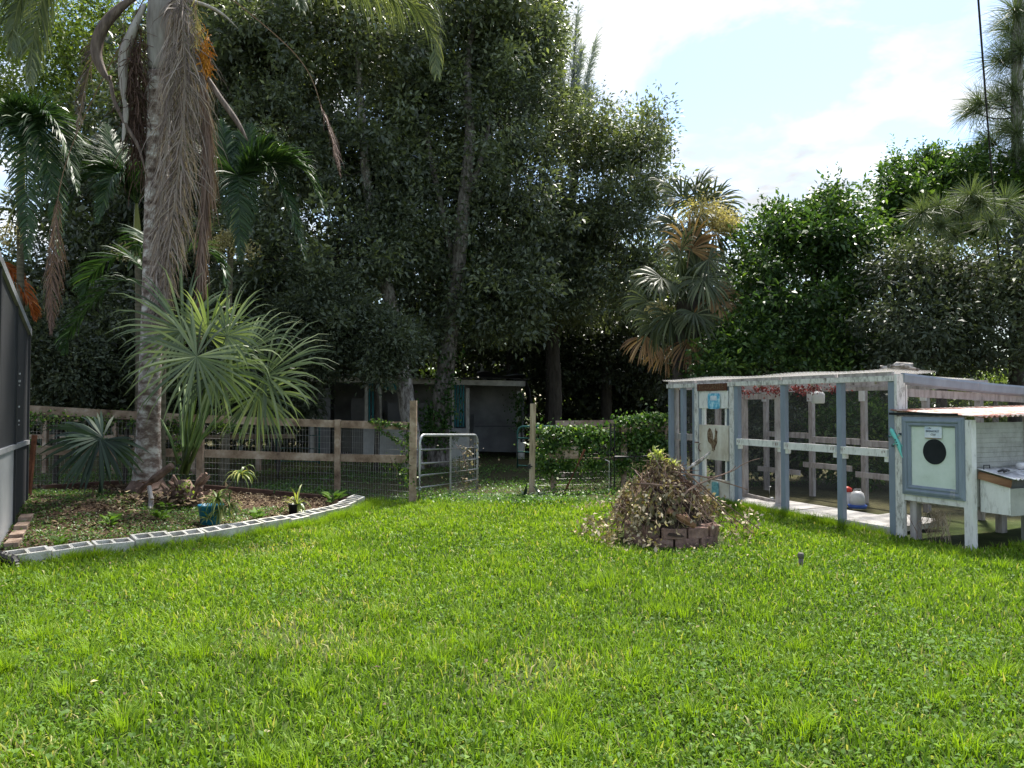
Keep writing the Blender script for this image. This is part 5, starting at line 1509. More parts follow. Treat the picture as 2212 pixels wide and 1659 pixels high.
# ================================================================== BIG PALM
PX, PY = at(318, 1050, 11.6).x, 11.6
def build_big_palm():
    g = g1(PX, PY) - .02
    e = empty('feather_palm', (PX, PY, g), 0, 'tall grey-trunked palm with dead fronds hanging down its trunk', 'palm')
    o = Vector((PX, PY, g))
    def Q(px, py, dy=0.0): return at(px, py, 11.6 + dy) - o
    tr = [Q(318, 1062), Q(320, 980), Q(322, 900), Q(328, 700), Q(335, 500), Q(343, 300), Q(346, 160)]
    tk = trunk_tube(tr, [.235, .185, .165, .152, .158, .172, .178], 20, .012, .075); tk = tk.build('trunk', M['palm_bark'], e, True)
    # old ring scars standing a little proud of the trunk
    P = bez(tr, 60)
    R = np.interp(np.linspace(0, 1, 60), np.linspace(0, 1, 7), [.235, .185, .165, .152, .158, .172, .178])
    for i in range(24, 59):
        z = P[i]; r = R[i]
        MB().lathe([(r * .9, -.006), (r * 1.018, -.005), (r * 1.02, .005), (r * .9, .006)], 18, Matrix.Translation(z) @ Matrix.Rotation(random.uniform(-.04, .04), 4, 'X')).build('leaf_scar', M['palm_bark'], tk, True)
    trunk_tube([Q(346, 165), Q(349, 120), Q(353, 50), Q(357, -60), Q(358, -120)], [.16, .20, .235, .21, .15], 18, 0, .12).build('crownshaft', M['grey_shaft'], e, True)
    cr = Q(357, -70)
    # dead fronds
    frond([Q(392, -40, -.25), Q(396, 60, -.33), Q(400, 180, -.33), Q(390, 330, -.3), Q(372, 480, -.3), Q(352, 640, -.25), Q(345, 720, -.22)], e, M['dead_frond'], 430, .95, .0062, 1.3, .03, 1.0, 'dead_frond', .022, 5, .30, (.52, .27), 3, side_spread=.62)
    frond([Q(380, -40, -.2), Q(374, 60, -.3), Q(368, 200, -.3), Q(350, 420, -.27), Q(338, 600, -.25), Q(332, 690, -.22)], e, M['dead_frond'], 300, .80, .0062, 1.4, .05, 1.2, 'dead_frond', .03, 5, .28, (.55, .26), 4, side_spread=.5)
    frond([Q(412, -20, -.2), Q(428, 60, -.25), Q(443, 240, -.25), Q(446, 360, -.2), Q(436, 520, -.2), Q(428, 700, -.2), Q(428, 725, -.2)], e, M['dead_red'], 340, .75, .0065, 1.5, .20, 1.4, 'dead_frond', .022, 5, .14, (.5, .26), 5, side_spread=.24)
    frond([Q(330, -30, -.1), Q(230, 60, .1), Q(190, 160, .1), Q(165, 290, .1)], e, M['dead_frond'], 70, .45, .008, 1.2, .3, .6, 'dead_frond', .018, 5, .15, (.35, .2), 6, side_spread=.5)
    frond([Q(330, -40, .3), Q(150, 330, .8), Q(115, 560, .8), Q(110, 720, .8)], e, M['dead_red'], 90, .50, .007, 1.3, .45, .8, 'dead_frond', .012, 5, .15, (.35, .2), 16, side_spread=.5)
    frond([Q(430, -60, 1.2), Q(640, 120, 1.6), Q(700, 250, 1.6), Q(735, 380, 1.6)], e, M['dead_red'], 70, .45, .007, 1.3, .6, .8, 'dead_frond', .010, 5, .15, (.4, .2), 17, side_spread=.5)
    # spathes: curled woody ribbons
    def ribbon(pts, w, mat, name='spathe'):
        P = bez(pts, 22); V, Fs = [], []
        for i, p in enumerate(P):
            t = i / 21; ww = w * math.sin(math.pi * (.08 + .9 * t)) ** .7
            d = (P[min(i + 1, 21)] - P[max(i - 1, 0)]).normalized()
            s = d.cross(Vector((0, -1, 0)) + Vector((.5 * math.sin(t * 4), 0, .2))).normalized(); n = s.cross(d)
            for a in (-1, -.5, 0, .5, 1):
                V.append(p + s * (ww * a) + n * (ww * .7 * (1 - a * a)))
        for i in range(21):
            for j in range(4):
                a = i * 5 + j; Fs.append((a, a + 1, a + 6, a + 5))
        ob = MB().add(V, Fs).build(name, mat, e, True)
        md = ob.modifiers.new('thick', 'SOLIDIFY'); md.thickness = .012
        return ob
    ribbon([Q(300, -10, -.2), Q(262, 15, -.25), Q(222, 60, -.3), Q(208, 110, -.3), Q(220, 150, -.3), Q(240, 180, -.3)], .085, M['spathe'])
    MB().tube(bez([Q(238, 165, -.3), Q(246, 215, -.3), Q(272, 270, -.3), Q(300, 320, -.28), Q(318, 385, -.25)], 14), [.03] * 5 + [.028] * 5 + [.02, .015, .012, .008], 7).build('flower_stalk', M['spathe'], e, True)
    ribbon([Q(312, 10, -.25), Q(285, 70, -.3), Q(268, 120, -.3), Q(266, 180, -.3), Q(268, 230, -.3)], .075, M['spathe_pale'])
    ribbon([Q(270, 215, -.3), Q(272, 250, -.3), Q(264, 320, -.3)], .04, M['spathe_pale'])
    ribbon([Q(448, 165, -.3), Q(475, 210, -.3), Q(510, 260, -.3), Q(536, 305, -.3)], .045, M['spathe'])
    MB().tube(bez([Q(395, 0, -.2), Q(440, 10, -.2), Q(480, 30, -.2), Q(515, 62, -.2)], 10), [.03, .03, .028, .026, .024, .022, .02, .015, .01, .006], 6).build('bare_stalk', M['spathe_pale'], e, True)
    # spent fruit stalks
    rs = np.random.default_rng(9)
    def stalks(c, r, k, L, mat, name, thick=.006, down=1.0, tint=(.4, .2)):
        P = np.array(c)[None] + rs.standard_normal((k, 3)) * np.array(r)
        C = np.zeros((k, 4, 3)); C[:, 0] = P
        d = unit(rs.standard_normal((k, 3)) * .5 + np.array([0, 0, -down]))
        for q in range(1, 4):
            C[:, q] = C[:, q - 1] + d * L / 3; d = unit(d + rs.standard_normal((k, 3)) * .25 + np.array([0, 0, -.3 * down]))
        s = unit(np.cross(d, rs.standard_normal((k, 3))))
        lv = LV(); lv.strips(C, s[:, None].repeat(4, 1), np.full((k, 4), thick), np.clip(tint[0] + tint[1] * rs.standard_normal(k), 0, 1))
        lv.strips(C, np.cross(s, d)[:, None].repeat(4, 1), np.full((k, 4), thick), np.clip(tint[0] + tint[1] * rs.standard_normal(k), 0, 1))
        return lv.build(name, mat, e)
    stalks(Q(290, 130, -.2), (.07, .07, .32), 260, .38, M['stick'], 'dry_fruit_stalk', .005, 1.0, (.15, .12))
    stalks(Q(298, 245, -.05), (.06, .06, .38), 260, .40, M['stick'], 'dry_fruit_stalk', .006, 1.2, (.08, .08))
    stalks(Q(445, 118, -.3), (.03, .03, .18), 170, .13, M['orange_fruit'], 'orange_fruit_stalk', .006, .5, (.5, .25))
    stalks(Q(425, 60, -.3), (.03, .03, .2), 60, .2, M['flower_gold'], 'flower_stalk', .004, .8, (.5, .2))
    # living fronds arching out of the picture and drooping back in
    def live(pts, L, hang, seed, n=110, tint=(.5, .2), st=.2): frond(pts, e, M['palm_pale'], n, L, .012, hang, st, .5, 'frond', .02, 5, .12, tint, seed, side_spread=.6)
    live([cr, Q(480, -170, .3), Q(640, -100, .8), Q(780, -40, 1.2), Q(880, 0, 1.5), Q(932, 70, 1.6), Q(944, 160, 1.6)], 1.05, 1.7, 21, 210, (.6, .22))
    live([cr, Q(470, -180, -.4), Q(560, -140, -1), Q(625, -60, -1.4), Q(650, 20, -1.6)], .85, 1.7, 22)
    live([cr, Q(260, -180, -.2), Q(130, -120, -.5), Q(50, -20, -.6), Q(20, 120, -.6)], 1.0, 1.7, 23, 170, (.5, .2))
    live([cr, Q(250, -150, .6), Q(120, -60, 1.0), Q(75, 70, 1.2), Q(65, 180, 1.2)], .9, 1.7, 24, 150, (.55, .25))
    live([cr, Q(330, -260, 1.5), Q(300, -220, 3), Q(280, -120, 4)], .7, 1.0, 25, 70)
    live([cr, Q(380, -260, -1.5), Q(420, -240, -3), Q(440, -150, -4)], .7, 1.0, 26, 70)
    # root boss
    mb = MB(); mb.lathe([(.36, -.06), (.34, .02), (.28, .10), (.22, .20), (.19, .3)], 18); mb.build('root_boss', M['boot'], e, True)
build_big_palm()
# slim second stem behind
b = at(345, 1040, 11.95); tp = at(352, 640, 11.95)
trunk_tube([Vector((b.x, b.y, .2)), b.lerp(tp, .5), tp], [.085, .07, .06], 10, .02, .09)
s = empty('slim_palm_stem', (b.x, b.y, .22), 0, 'slim dark palm stem standing close behind the grey trunk', 'palm')
ob = Vector((b.x, b.y, .22))
trunk_tube([Vector((0, 0, -.1)), (b.lerp(tp, .5) - ob), tp - ob], [.085, .07, .06], 10, .02, .09).build('trunk', M['palm_thin'], s, True)
for k, (px, py, dy_) in enumerate(((200, 590, .1), (160, 700, -.2), (470, 560, .3), (300, 520, .8))):
    t0 = tp - ob
    q = at(px, py, 11.95 + dy_) - ob
    mid = t0.lerp(q, .5) + Vector((0, 0, .45))
    frond([t0, mid, q, q + Vector(((-.15 if px < 350 else .15), 0, -.45))], s, M['palm_green'], 50, .5, .018, .5, .15, .7, 'frond', .012, 5, .1, (.45, .2), 40 + k)

# ================================================================== YOUNG FAN PALM
def build_fan_palm():
    b = at(398, 1070, 11.0); b.z = g1(b.x, b.y)
    e = empty('young_fan_palm', b, 0, 'young fan palm with long pale green fan leaves in the bed', 'palm')
    def Q(px, py, dy=0.0): return at(px, py, 11.0 + dy) - b
    base = Q(400, 985)
    # (hub px, tip px, radius px, upvector, seed, depth)
    L = [((425, 770), (380, 810), 190, (0, -.9, .3), 1, -.55, 320), ((490, 725), (600, 640), 150, (0, -.8, .6), 2, -.2, 250), ((575, 810), (720, 770), 190, (.1, -.8, .6), 3, -.1, 260),
         ((395, 715), (330, 670), 180, (-.1, -.8, .5), 4, .1, 260), ((450, 725), (465, 620), 140, (0, -.8, .3), 5, .2, 260), ((530, 760), (640, 715), 175, (0, -.7, .7), 6, .3, 260),
         ((470, 800), (500, 960), 150, (0, -1, .1), 7, -.3, 260), ((560, 850), (610, 960), 150, (.2, -.9, .1), 8, .3, 260)]
    for (h, t, r, u, sd_, dy_, sp) in L:
        hub = Q(*h, dy_); tip = Q(*t, dy_ - .1)
        R = px2m(r * .86, 11)
        mid = base.lerp(hub, .55) + Vector((0, dy_ * .2, .08))
        fan(e, hub, tip - hub, u, R, M['fan_green'], 42, sp, 'fan_leaf', .8, .0125, sd_, (.58, .26), [base, mid])
    # unopened spear and petiole bundle
    for k in range(9):
        a = base + Vector((random.uniform(-.05, .05), random.uniform(-.06, .06), -.25))
        t = Q(425 + random.uniform(-40, 40), 830, random.uniform(-.3, .3))
        MB().tube([a, a.lerp(t, .5) + Vector((random.uniform(-.03, .03), 0, .02)), t], [.03, .022, .014], 6).build('petiole', M['petiole'], e, True)
    MB().tube([base, Q(420, 780), Q(412, 690)], [.03, .025, .004], 6).build('spear_leaf', M['petiole'], e, True)
    MB().tube([Q(385, 1000, -.1), Q(370, 950, -.15), Q(348, 905, -.2)], [.025, .022, .012], 6).build('cut_petiole', M['petiole'], e, True)
    MB().tube([Q(412, 1000, -.1), Q(440, 940, -.15), Q(465, 905, -.2)], [.025, .022, .012], 6).build('cut_petiole', M['petiole'], e, True)
    # old leaf boots round the foot
    for k in range(30):
        a = random.uniform(0, 6.28); r = random.uniform(.06, .16); z = random.uniform(-.02, .28)
        p = Vector((r * math.cos(a), r * math.sin(a), z - .08))
        out = Vector((math.cos(a) * random.uniform(.3, .9), math.sin(a) * .7, random.uniform(.3, 1.0))).normalized() * random.uniform(.18, .36)
        MB().tube([p, p + out * .6, p + out], [.045, .035, .02], 6).build('leaf_boot', M['boot'], e)
    MB().lathe([(.22, -.08), (.2, .05), (.14, .22), (.08, .34)], 12).build('stump', M['boot'], e, True)
build_fan_palm()
# dark young fan leaf by the pool screen
b = at(205, 1050, 11.0); b.z = g1(b.x, b.y)
s = empty('fan_palm_seedling', b, 0, 'dark drooping fan palm seedling between the pool screen and big palm', 'palm')
hub = at(215, 945, 11.0) - b
fan(s, hub, at(160, 1040, 10.8) - b - hub, (.2, -.8, .5), px2m(120, 11), M['fan_dark'], 34, 200, 'fan_leaf', .5, .026, 31, (.5, .25), [Vector((.06, 0, 0)), Vector((.08, 0, .35))])
fan(s, hub + Vector((.02, .05, 0)), Vector((-.5, 0, .1)), (0, -.6, .8), px2m(85, 11), M['fan_dark'], 18, 150, 'fan_leaf', .4, .02, 32, (.4, .25), [Vector((.07, .02, 0)), Vector((.09, .03, .35))])
fan(s, hub + Vector((.05, .0, -.03)), Vector((.35, -.1, -.5)), (0, -.9, .3), px2m(85, 11), M['fan_dark'], 18, 130, 'fan_leaf', .5, .02, 33, (.3, .2), [Vector((.08, .02, 0)), Vector((.1, .0, .33))])

# ================================================================== SLENDER CROWNSHAFT PALMS
def slender_palm(base_px, top_px, crown_px, Y, label, fronds, flower=None, seed=0, ground=0.1, orange=None):
    b = at(base_px[0], 1000, Y); b.z = ground
    e = empty('slender_palm', b, 0, label, 'palm', 'slender green palms behind the fence')
    t = at(*top_px, Y) - b; c = at(*crown_px, Y) - b
    m = Vector((t.x * .25, 0, t.z * .5))
    trunk_tube([Vector((0, 0, -.1)), m, t], [.09, .065, .055], 10, .015, .08).build('trunk', M['palm_thin'], e, True)
    trunk_tube([t, t.lerp(c, .5), c], [.075, .065, .03], 10, 0, .1).build('crownshaft', M['crownshaft'], e, True)
    for k, (px, py, dy_, lift) in enumerate(fronds):
        q = at(px, py, Y + dy_) - b
        d = q - c
        p1 = c + Vector((d.x * .28, d.y * .28, max(d.z * .3, 0) + lift * .75)); p2 = c + Vector((d.x * .68, d.y * .68, d.z * .55 + lift))
        frond([c, p1, p2, q], e, M['palm_green'], 115, .66, .015, .55, .08, .8, 'frond', .018, 5, .11, (.45, .24), seed * 50 + k)
    if orange:
        for (px, py, dy_) in orange:
            q = at(px, py, Y + dy_) - b; c2 = at(-20, 560, Y + dy_) - b
            frond([c2, c2.lerp(q, .4) + Vector((0, 0, .28)), q + Vector((-.1, 0, .35)), q], e, M['dead_orange'], 60, .42, .020, .8, .08, .8, 'dead_frond', .016, 5, .08, (.5, .2), seed * 50 + 30)
    if flower:
        rs = np.random.default_rng(seed + 70)
        for (px, py, r) in flower:
            p = at(px, py, Y - .15) - b
            rr = px2m(r, Y)
            fs_ = MB().tube([t + Vector((0, 0, .05)), t.lerp(p, .5) + Vector((0, -.05, .02)), p], [.03, .02, .012], 6).build('flower_stalk', M['crownshaft'], e, True)
            k = 420
            P = np.array(p) + rs.standard_normal((k, 3)) * rr * np.array([.5, .4, .38]); D = rs.standard_normal((k, 3)); Ln = .03 + .04 * rs.random(k)
            lv = LV(); lv.leaves(P, D, rs.standard_normal((k, 3)), Ln, Ln * .5, rs.random(k)); lv.build('flower_cluster', M['flower'], fs_)['kind'] = 'stuff'
    return e
slender_palm((42, 0), (44, 430), (48, 320), 13.4, 'slender palm rising behind the pool screen with an orange dead frond', [(120, 280, .3, .5), (-60, 260, .2, .6), (170, 420, -.2, .7), (130, 560, -.5, .7), (-40, 470, -.5, .6), (90, 230, .8, .2), (10, 240, -.3, .2), (60, 560, -.8, .5)], [(10, 510, 40)], 1, .3, [(75, 690, .1)])
slender_palm((300, 0), (298, 545), (295, 440), 14.6, 'slender palm directly behind the big grey trunk', [(110, 400, -.3, .6), (160, 330, .3, .5), (120, 510, -.7, .7), (230, 270, .2, .2), (430, 330, .3, .4), (340, 280, .6, .1), (210, 480, -1, .6), (450, 450, -.4, .6)], [(275, 545, 22)], 2, .2)
slender_palm((486, 0), (498, 545), (510, 430), 14.6, 'slender palm with pale flower clusters beside the dead fronds', [(660, 350, .2, .5), (715, 480, 0, .85), (660, 560, -.4, .8), (480, 260, .2, .1), (540, 270, .5, .2), (590, 300, .1, .3), (440, 330, .4, .3), (520, 560, -.9, .5), (700, 420, .5, .7)], [(470, 530, 22), (525, 540, 32), (490, 515, 20)], 3, .15)

# ================================================================== TREES
def clump_points(blobs, n, rs, shell=.4):
    w = np.array([b[3] * b[4] for b in blobs], float) ** .75; w /= w.sum()
    idx = rs.choice(len(blobs), n, p=w)
    out = np.zeros((n, 3)); nor = np.zeros((n, 3)); cent = np.zeros((n, 3))
    cs = np.array([tuple(at(b[0], b[1], b[2])) for b in blobs])
    rr = np.array([[px2m(b[3], b[2]), b[5], px2m(b[4], b[2])] for b in blobs])
    d = unit(rs.standard_normal((n, 3)))
    r = rs.random(n) ** shell
    out = cs[idx] + d * rr[idx] * r[:, None] * (1 + .12 * rs.standard_normal(n))[:, None]
    return out, d, cs[idx], idx
def make_tree(name, label, base_px, base_Y, trunks, blobs, clumps, per, L, mat, seed, bark='bark', clump_r=.33, wl=.42, ground=0.0, tint=(.45, .2), cat='tree', group=None, limbs=40, top_sun_tint=0.0, gap=.0, flat=.7, cut=-.55, sprigs=70):
    """Tapered trunk and limbs, and a crown of leaf clumps through the volume."""
    rs = np.random.default_rng(seed)
    b = at(base_px, 1000, base_Y); b.z = ground
    e = empty(name, b, 0, label, cat, group)
    off = np.array(b)
    P, d, cen, idx = clump_points(blobs, clumps, rs)
    keep = P[:, 2] > .25
    P, d, cen = P[keep], d[keep], cen[keep]
    if gap:
        g = noise2(P[:, 0] + P[:, 1] * .3, P[:, 2], gap, seed) + .4 * noise2(P[:, 0], P[:, 2] + P[:, 1], gap * 2.3, seed + 1)
        ok = g > cut
        P, d, cen = P[ok], d[ok], cen[ok]
    m = len(P)
    k = np.maximum(1, (per * (.5 + rs.random(m))).astype(int))
    ci = np.repeat(np.arange(m), k); n = len(ci)
    R = clump_r * (.6 + .8 * rs.random(m))
    o = rs.standard_normal((n, 3)) * R[ci][:, None] * np.array([1, 1, flat]) * .62
    LP = P[ci] + o
    D = unit(unit(o + 1e-6) * .7 + d[ci] * .4 + rs.standard_normal((n, 3)) * .6 + np.array([0, 0, -.1]))
    N = unit(np.array([0, 0, 1.0]) + rs.standard_normal((n, 3)) * .75)
    ln = L * (.65 + .7 * rs.random(n)) * (.7 + .7 * rs.random(m))[ci]
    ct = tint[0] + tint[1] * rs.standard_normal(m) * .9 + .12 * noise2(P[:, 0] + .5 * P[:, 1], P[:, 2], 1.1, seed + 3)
    v = ct[ci] + tint[1] * rs.standard_normal(n) * .8 + top_sun_tint * sstep(.2, 1.4, o[:, 2] / R[ci])  # clump tops get a lighter tint: sunlight painted into the leaf colour
    lv = LV(); lv.leaves(LP - off, D, N, ln, ln * wl * (.8 + .4 * rs.random(n)), np.clip(v, 0, 1))
    # upright shoots that break the outline
    tp = np.where(d[:, 2] > .25)[0]
    if len(tp) and sprigs:
        tp = rs.choice(tp, min(sprigs, len(tp)), replace=False)
        kk = 16
        ax = unit(np.stack([rs.standard_normal(len(tp)) * .28, rs.standard_normal(len(tp)) * .28, np.ones(len(tp))], -1))
        hh = (.45 + .5 * rs.random(len(tp))) * (clump_r / .3)
        t_ = np.tile(np.linspace(.1, 1, kk), len(tp)); ii = np.repeat(np.arange(len(tp)), kk)
        SP = P[tp][ii] + ax[ii] * (hh[ii] * t_)[:, None]
        SD = unit(unit(rs.standard_normal((len(SP), 3)) * np.array([1, 1, .3])) + ax[ii] * .5)
        sl = L * (.6 + .6 * rs.random(len(SP))) * (1.15 - .5 * t_)
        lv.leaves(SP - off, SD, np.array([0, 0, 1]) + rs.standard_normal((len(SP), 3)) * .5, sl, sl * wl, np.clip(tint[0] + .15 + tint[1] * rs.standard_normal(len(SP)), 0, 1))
    cr = lv.build('crown', M[mat], e)
    # limbs
    mb = MB()
    tops = []
    for (pts, rad) in trunks:
        W3 = [at(*p) for p in pts]
        if W3[0].z < 1.2: W3[0].z = ground - .15
        loc = [w - b for w in W3]
        trunk_tube(loc, rad, 12, 0, .22, wob=.03).build('trunk', M[bark], e, True)
        tops += bez(loc, 12)[4:]
    if not tops: tops = [Vector((0, 0, 1.5))]
    cs = [at(q[0], q[1], q[2]) - b for q in blobs]
    for c in cs:
        s = min(tops, key=lambda t: (t - c).length + .6 * max(0, t.z - c.z))
        r0 = .02 + .016 * (c - s).length
        mid = s.lerp(c, .5) + Vector(rs.normal(0, .15, 3)) + Vector((0, 0, .2))
        mb.tube(bez([s, mid, c], 7), list(np.linspace(r0, r0 * .4, 7)), 6, False)
    sel = rs.choice(m, min(limbs, m), replace=False)
    for j in sel:
        p = Vector(P[j]) - b; c = Vector(cen[j]) - b
        s = c.lerp(p, .15)
        mid = s.lerp(p, .55) + Vector(rs.normal(0, .12, 3))
        mb.tube([s, mid, p], [.022, .014, .006], 4, False)
    mb.build('limbs', M['bark_dark'], e)['kind'] = 'stuff'
    return e

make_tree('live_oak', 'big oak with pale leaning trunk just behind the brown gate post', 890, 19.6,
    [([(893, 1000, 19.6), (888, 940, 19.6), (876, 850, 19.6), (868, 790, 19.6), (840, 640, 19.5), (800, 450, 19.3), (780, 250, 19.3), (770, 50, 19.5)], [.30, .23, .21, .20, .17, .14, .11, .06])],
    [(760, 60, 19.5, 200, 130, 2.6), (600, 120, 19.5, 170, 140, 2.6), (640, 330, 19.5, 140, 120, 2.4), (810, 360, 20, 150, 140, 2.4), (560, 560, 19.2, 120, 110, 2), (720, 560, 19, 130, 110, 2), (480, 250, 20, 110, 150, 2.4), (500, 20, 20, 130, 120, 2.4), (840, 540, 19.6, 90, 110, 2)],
    2350, 60, .137, 'oak_leaf', 101, 'bark', .34, .40, tint=(.44, .22), limbs=320, top_sun_tint=.16, gap=2.3, cut=-.18)
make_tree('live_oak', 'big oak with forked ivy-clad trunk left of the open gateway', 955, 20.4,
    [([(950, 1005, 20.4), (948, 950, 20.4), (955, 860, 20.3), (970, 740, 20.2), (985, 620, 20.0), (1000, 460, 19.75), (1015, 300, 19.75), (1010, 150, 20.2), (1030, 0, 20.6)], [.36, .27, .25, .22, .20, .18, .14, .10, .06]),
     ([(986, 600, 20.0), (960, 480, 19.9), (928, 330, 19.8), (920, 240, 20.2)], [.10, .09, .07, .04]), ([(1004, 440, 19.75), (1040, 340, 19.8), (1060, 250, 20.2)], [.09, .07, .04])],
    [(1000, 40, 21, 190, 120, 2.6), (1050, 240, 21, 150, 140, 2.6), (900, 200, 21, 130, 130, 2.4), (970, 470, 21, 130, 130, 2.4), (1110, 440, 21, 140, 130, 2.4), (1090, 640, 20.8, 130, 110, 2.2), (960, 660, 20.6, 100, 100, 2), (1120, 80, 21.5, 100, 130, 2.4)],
    2350, 60, .137, 'oak_leaf', 102, 'bark_mid', .34, .40, tint=(.46, .22), limbs=320, top_sun_tint=.18, gap=2.3, cut=-.18)
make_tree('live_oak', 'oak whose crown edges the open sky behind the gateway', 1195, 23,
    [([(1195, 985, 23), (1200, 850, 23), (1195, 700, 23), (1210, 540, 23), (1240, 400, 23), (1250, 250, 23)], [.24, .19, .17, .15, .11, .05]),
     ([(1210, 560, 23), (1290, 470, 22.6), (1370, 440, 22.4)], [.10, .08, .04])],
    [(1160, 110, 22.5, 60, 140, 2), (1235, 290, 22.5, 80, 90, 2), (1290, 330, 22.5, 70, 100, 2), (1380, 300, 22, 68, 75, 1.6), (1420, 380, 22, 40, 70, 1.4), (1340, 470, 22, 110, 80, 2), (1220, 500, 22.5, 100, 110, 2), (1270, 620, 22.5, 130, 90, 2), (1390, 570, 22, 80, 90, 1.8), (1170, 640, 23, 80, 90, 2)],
    1500, 60, .125, 'oak_leaf', 103, 'bark_dark', .32, .40, tint=(.48, .22), limbs=240, top_sun_tint=.22, gap=2.3, cut=-.28)
# low bough hanging in front of the shed
make_tree('low_laurel_bough', 'grey-green leafy bough hanging low before the shed roof', 800, 17.9,
    [([(812, 985, 18.3), (815, 880, 18.3), (800, 760, 18.1), (770, 650, 18)], [.07, .06, .05, .03])],
    [(760, 720, 17.4, 110, 70, 1.2), (850, 735, 17, 60, 55, .9), (700, 650, 17.8, 80, 80, 1.2), (820, 790, 16.9, 60, 28, .7), (700, 780, 17.3, 60, 40, .8), (640, 720, 17.8, 60, 80, 1)],
    430, 60, .10, 'grey_leaf', 104, 'bark_dark', .26, .42, tint=(.45, .2), limbs=90, top_sun_tint=.1)
make_tree('shade_oak', 'dense dark oak behind the slender palms', 400, 21,
    [([(400, 990, 21), (405, 800, 21), (420, 600, 21), (410, 400, 21)], [.25, .2, .17, .08])],
    [(380, 420, 20.5, 120, 120, 2.2), (260, 520, 20, 120, 110, 2.2), (420, 620, 19.5, 120, 100, 2), (290, 680, 19, 110, 90, 1.8), (130, 620, 19, 120, 100, 2), (150, 420, 21, 120, 110, 2), (540, 700, 19, 100, 80, 1.6), (330, 230, 21.5, 100, 120, 2)],
    850, 54, .155, 'dark_leaf', 105, 'bark_dark', .36, .42, tint=(.5, .22), limbs=120, top_sun_tint=.1, gap=.9)
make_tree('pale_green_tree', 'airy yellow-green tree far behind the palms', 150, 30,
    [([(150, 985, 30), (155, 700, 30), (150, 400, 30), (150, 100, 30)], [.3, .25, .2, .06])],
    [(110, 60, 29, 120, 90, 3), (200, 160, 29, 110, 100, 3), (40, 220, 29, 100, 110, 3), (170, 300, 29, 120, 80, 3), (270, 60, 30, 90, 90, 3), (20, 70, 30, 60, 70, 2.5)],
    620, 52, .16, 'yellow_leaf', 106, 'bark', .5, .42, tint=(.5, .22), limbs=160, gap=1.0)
make_tree('understory_tree', 'dark tree in deep shade between the shed and the fan palms', 1310, 25.5,
    [([(1310, 975, 25.5), (1312, 800, 25.5), (1330, 600, 25.5)], [.2, .17, .1]), ([(1188, 985, 25), (1190, 800, 25), (1185, 640, 25)], [.2, .17, .1])],
    [(1240, 690, 25.5, 120, 90, 2), (1380, 690, 25.5, 120, 90, 2), (1300, 790, 26, 140, 60, 1.8), (1420, 800, 25, 90, 70, 1.6), (1180, 750, 26.5, 80, 80, 1.8)],
    450, 54, .14, 'dark_leaf', 107, 'bark_dark', .40, .45, tint=(.35, .2), limbs=80)
make_tree('glossy_green_tree', 'glossy bright green tree rising behind the coop middle', 1740, 17.6,
    [([(1745, 1000, 17.6), (1740, 880, 17.6), (1750, 740, 17.6), (1760, 560, 17.6)], [.16, .13, .11, .06])],
    [(1650, 560, 17.6, 80, 80, 1.4), (1750, 520, 17.6, 90, 70, 1.5), (1840, 540, 17.8, 80, 80, 1.5), (1680, 680, 17.2, 110, 90, 1.5), (1810, 670, 17.4, 100, 90, 1.5), (1600, 750, 16.8, 70, 60, 1.1), (1740, 780, 17, 120, 60, 1.4), (1860, 770, 17.4, 80, 60, 1.3), (1790, 455, 17.8, 50, 40, 1), (1690, 480, 17.8, 40, 35, .9), (1545, 800, 16.6, 50, 45, .9)],
    880, 54, .115, 'bright_leaf', 108, 'bark_dark', .28, .45, tint=(.42, .24), limbs=150, top_sun_tint=.25, gap=1.1)
make_tree('dark_oak', 'dark grey-leaved oak spreading above the hen house', 2190, 16.3,
    [([(2196, 1000, 16.3), (2198, 850, 16.3), (2196, 700, 16.3), (2180, 560, 16.3)], [.19, .17, .15, .10]), ([(2196, 760, 16.3), (2090, 690, 16), (1980, 640, 15.8)], [.08, .06, .03])],
    [(1960, 590, 15.8, 80, 60, 1.3), (1950, 690, 15.4, 90, 80, 1.3), (2060, 600, 16, 110, 70, 1.5), (2150, 640, 16.2, 90, 80, 1.5), (2200, 540, 16.6, 80, 80, 1.4), (2060, 700, 15.8, 90, 50, 1.2), (1960, 780, 15.6, 80, 40, 1), (2080, 780, 15.9, 90, 35, 1), (2190, 780, 16, 60, 50, 1)],
    860, 54, .10, 'grey_leaf', 109, 'bark_dark', .27, .42, tint=(.30, .2), limbs=160, top_sun_tint=.12, gap=1.3)
make_tree('umbrella_leaf_tree', 'bright lobed-leaf tree showing above the dark oak', 2030, 18.8,
    [([(2030, 990, 18.8), (2035, 700, 18.8), (2030, 450, 18.8)], [.14, .11, .05])],
    [(1960, 420, 18.8, 65, 55, 1.2), (2050, 400, 18.8, 75, 55, 1.3), (2010, 480, 18.5, 90, 50, 1.3), (2130, 470, 18.6, 80, 55, 1.3), (1930, 470, 18.6, 45, 45, 1), (2010, 350, 18.9, 18, 22, .5), (1950, 365, 18.9, 16, 20, .5), (2090, 360, 18.9, 40, 25, .8), (2180, 400, 18.8, 60, 50, 1)],
    520, 52, .125, 'bright_leaf', 110, 'bark_dark', .28, .42, tint=(.55, .22), limbs=90, top_sun_tint=.3, gap=1.2)
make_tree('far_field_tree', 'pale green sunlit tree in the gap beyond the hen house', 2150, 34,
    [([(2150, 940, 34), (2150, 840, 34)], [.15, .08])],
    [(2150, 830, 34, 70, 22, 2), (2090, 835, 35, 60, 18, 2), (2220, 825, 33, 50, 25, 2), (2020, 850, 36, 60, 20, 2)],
    170, 40, .18, 'yellow_leaf', 111, 'bark', .5, .42, tint=(.5, .2), limbs=20)

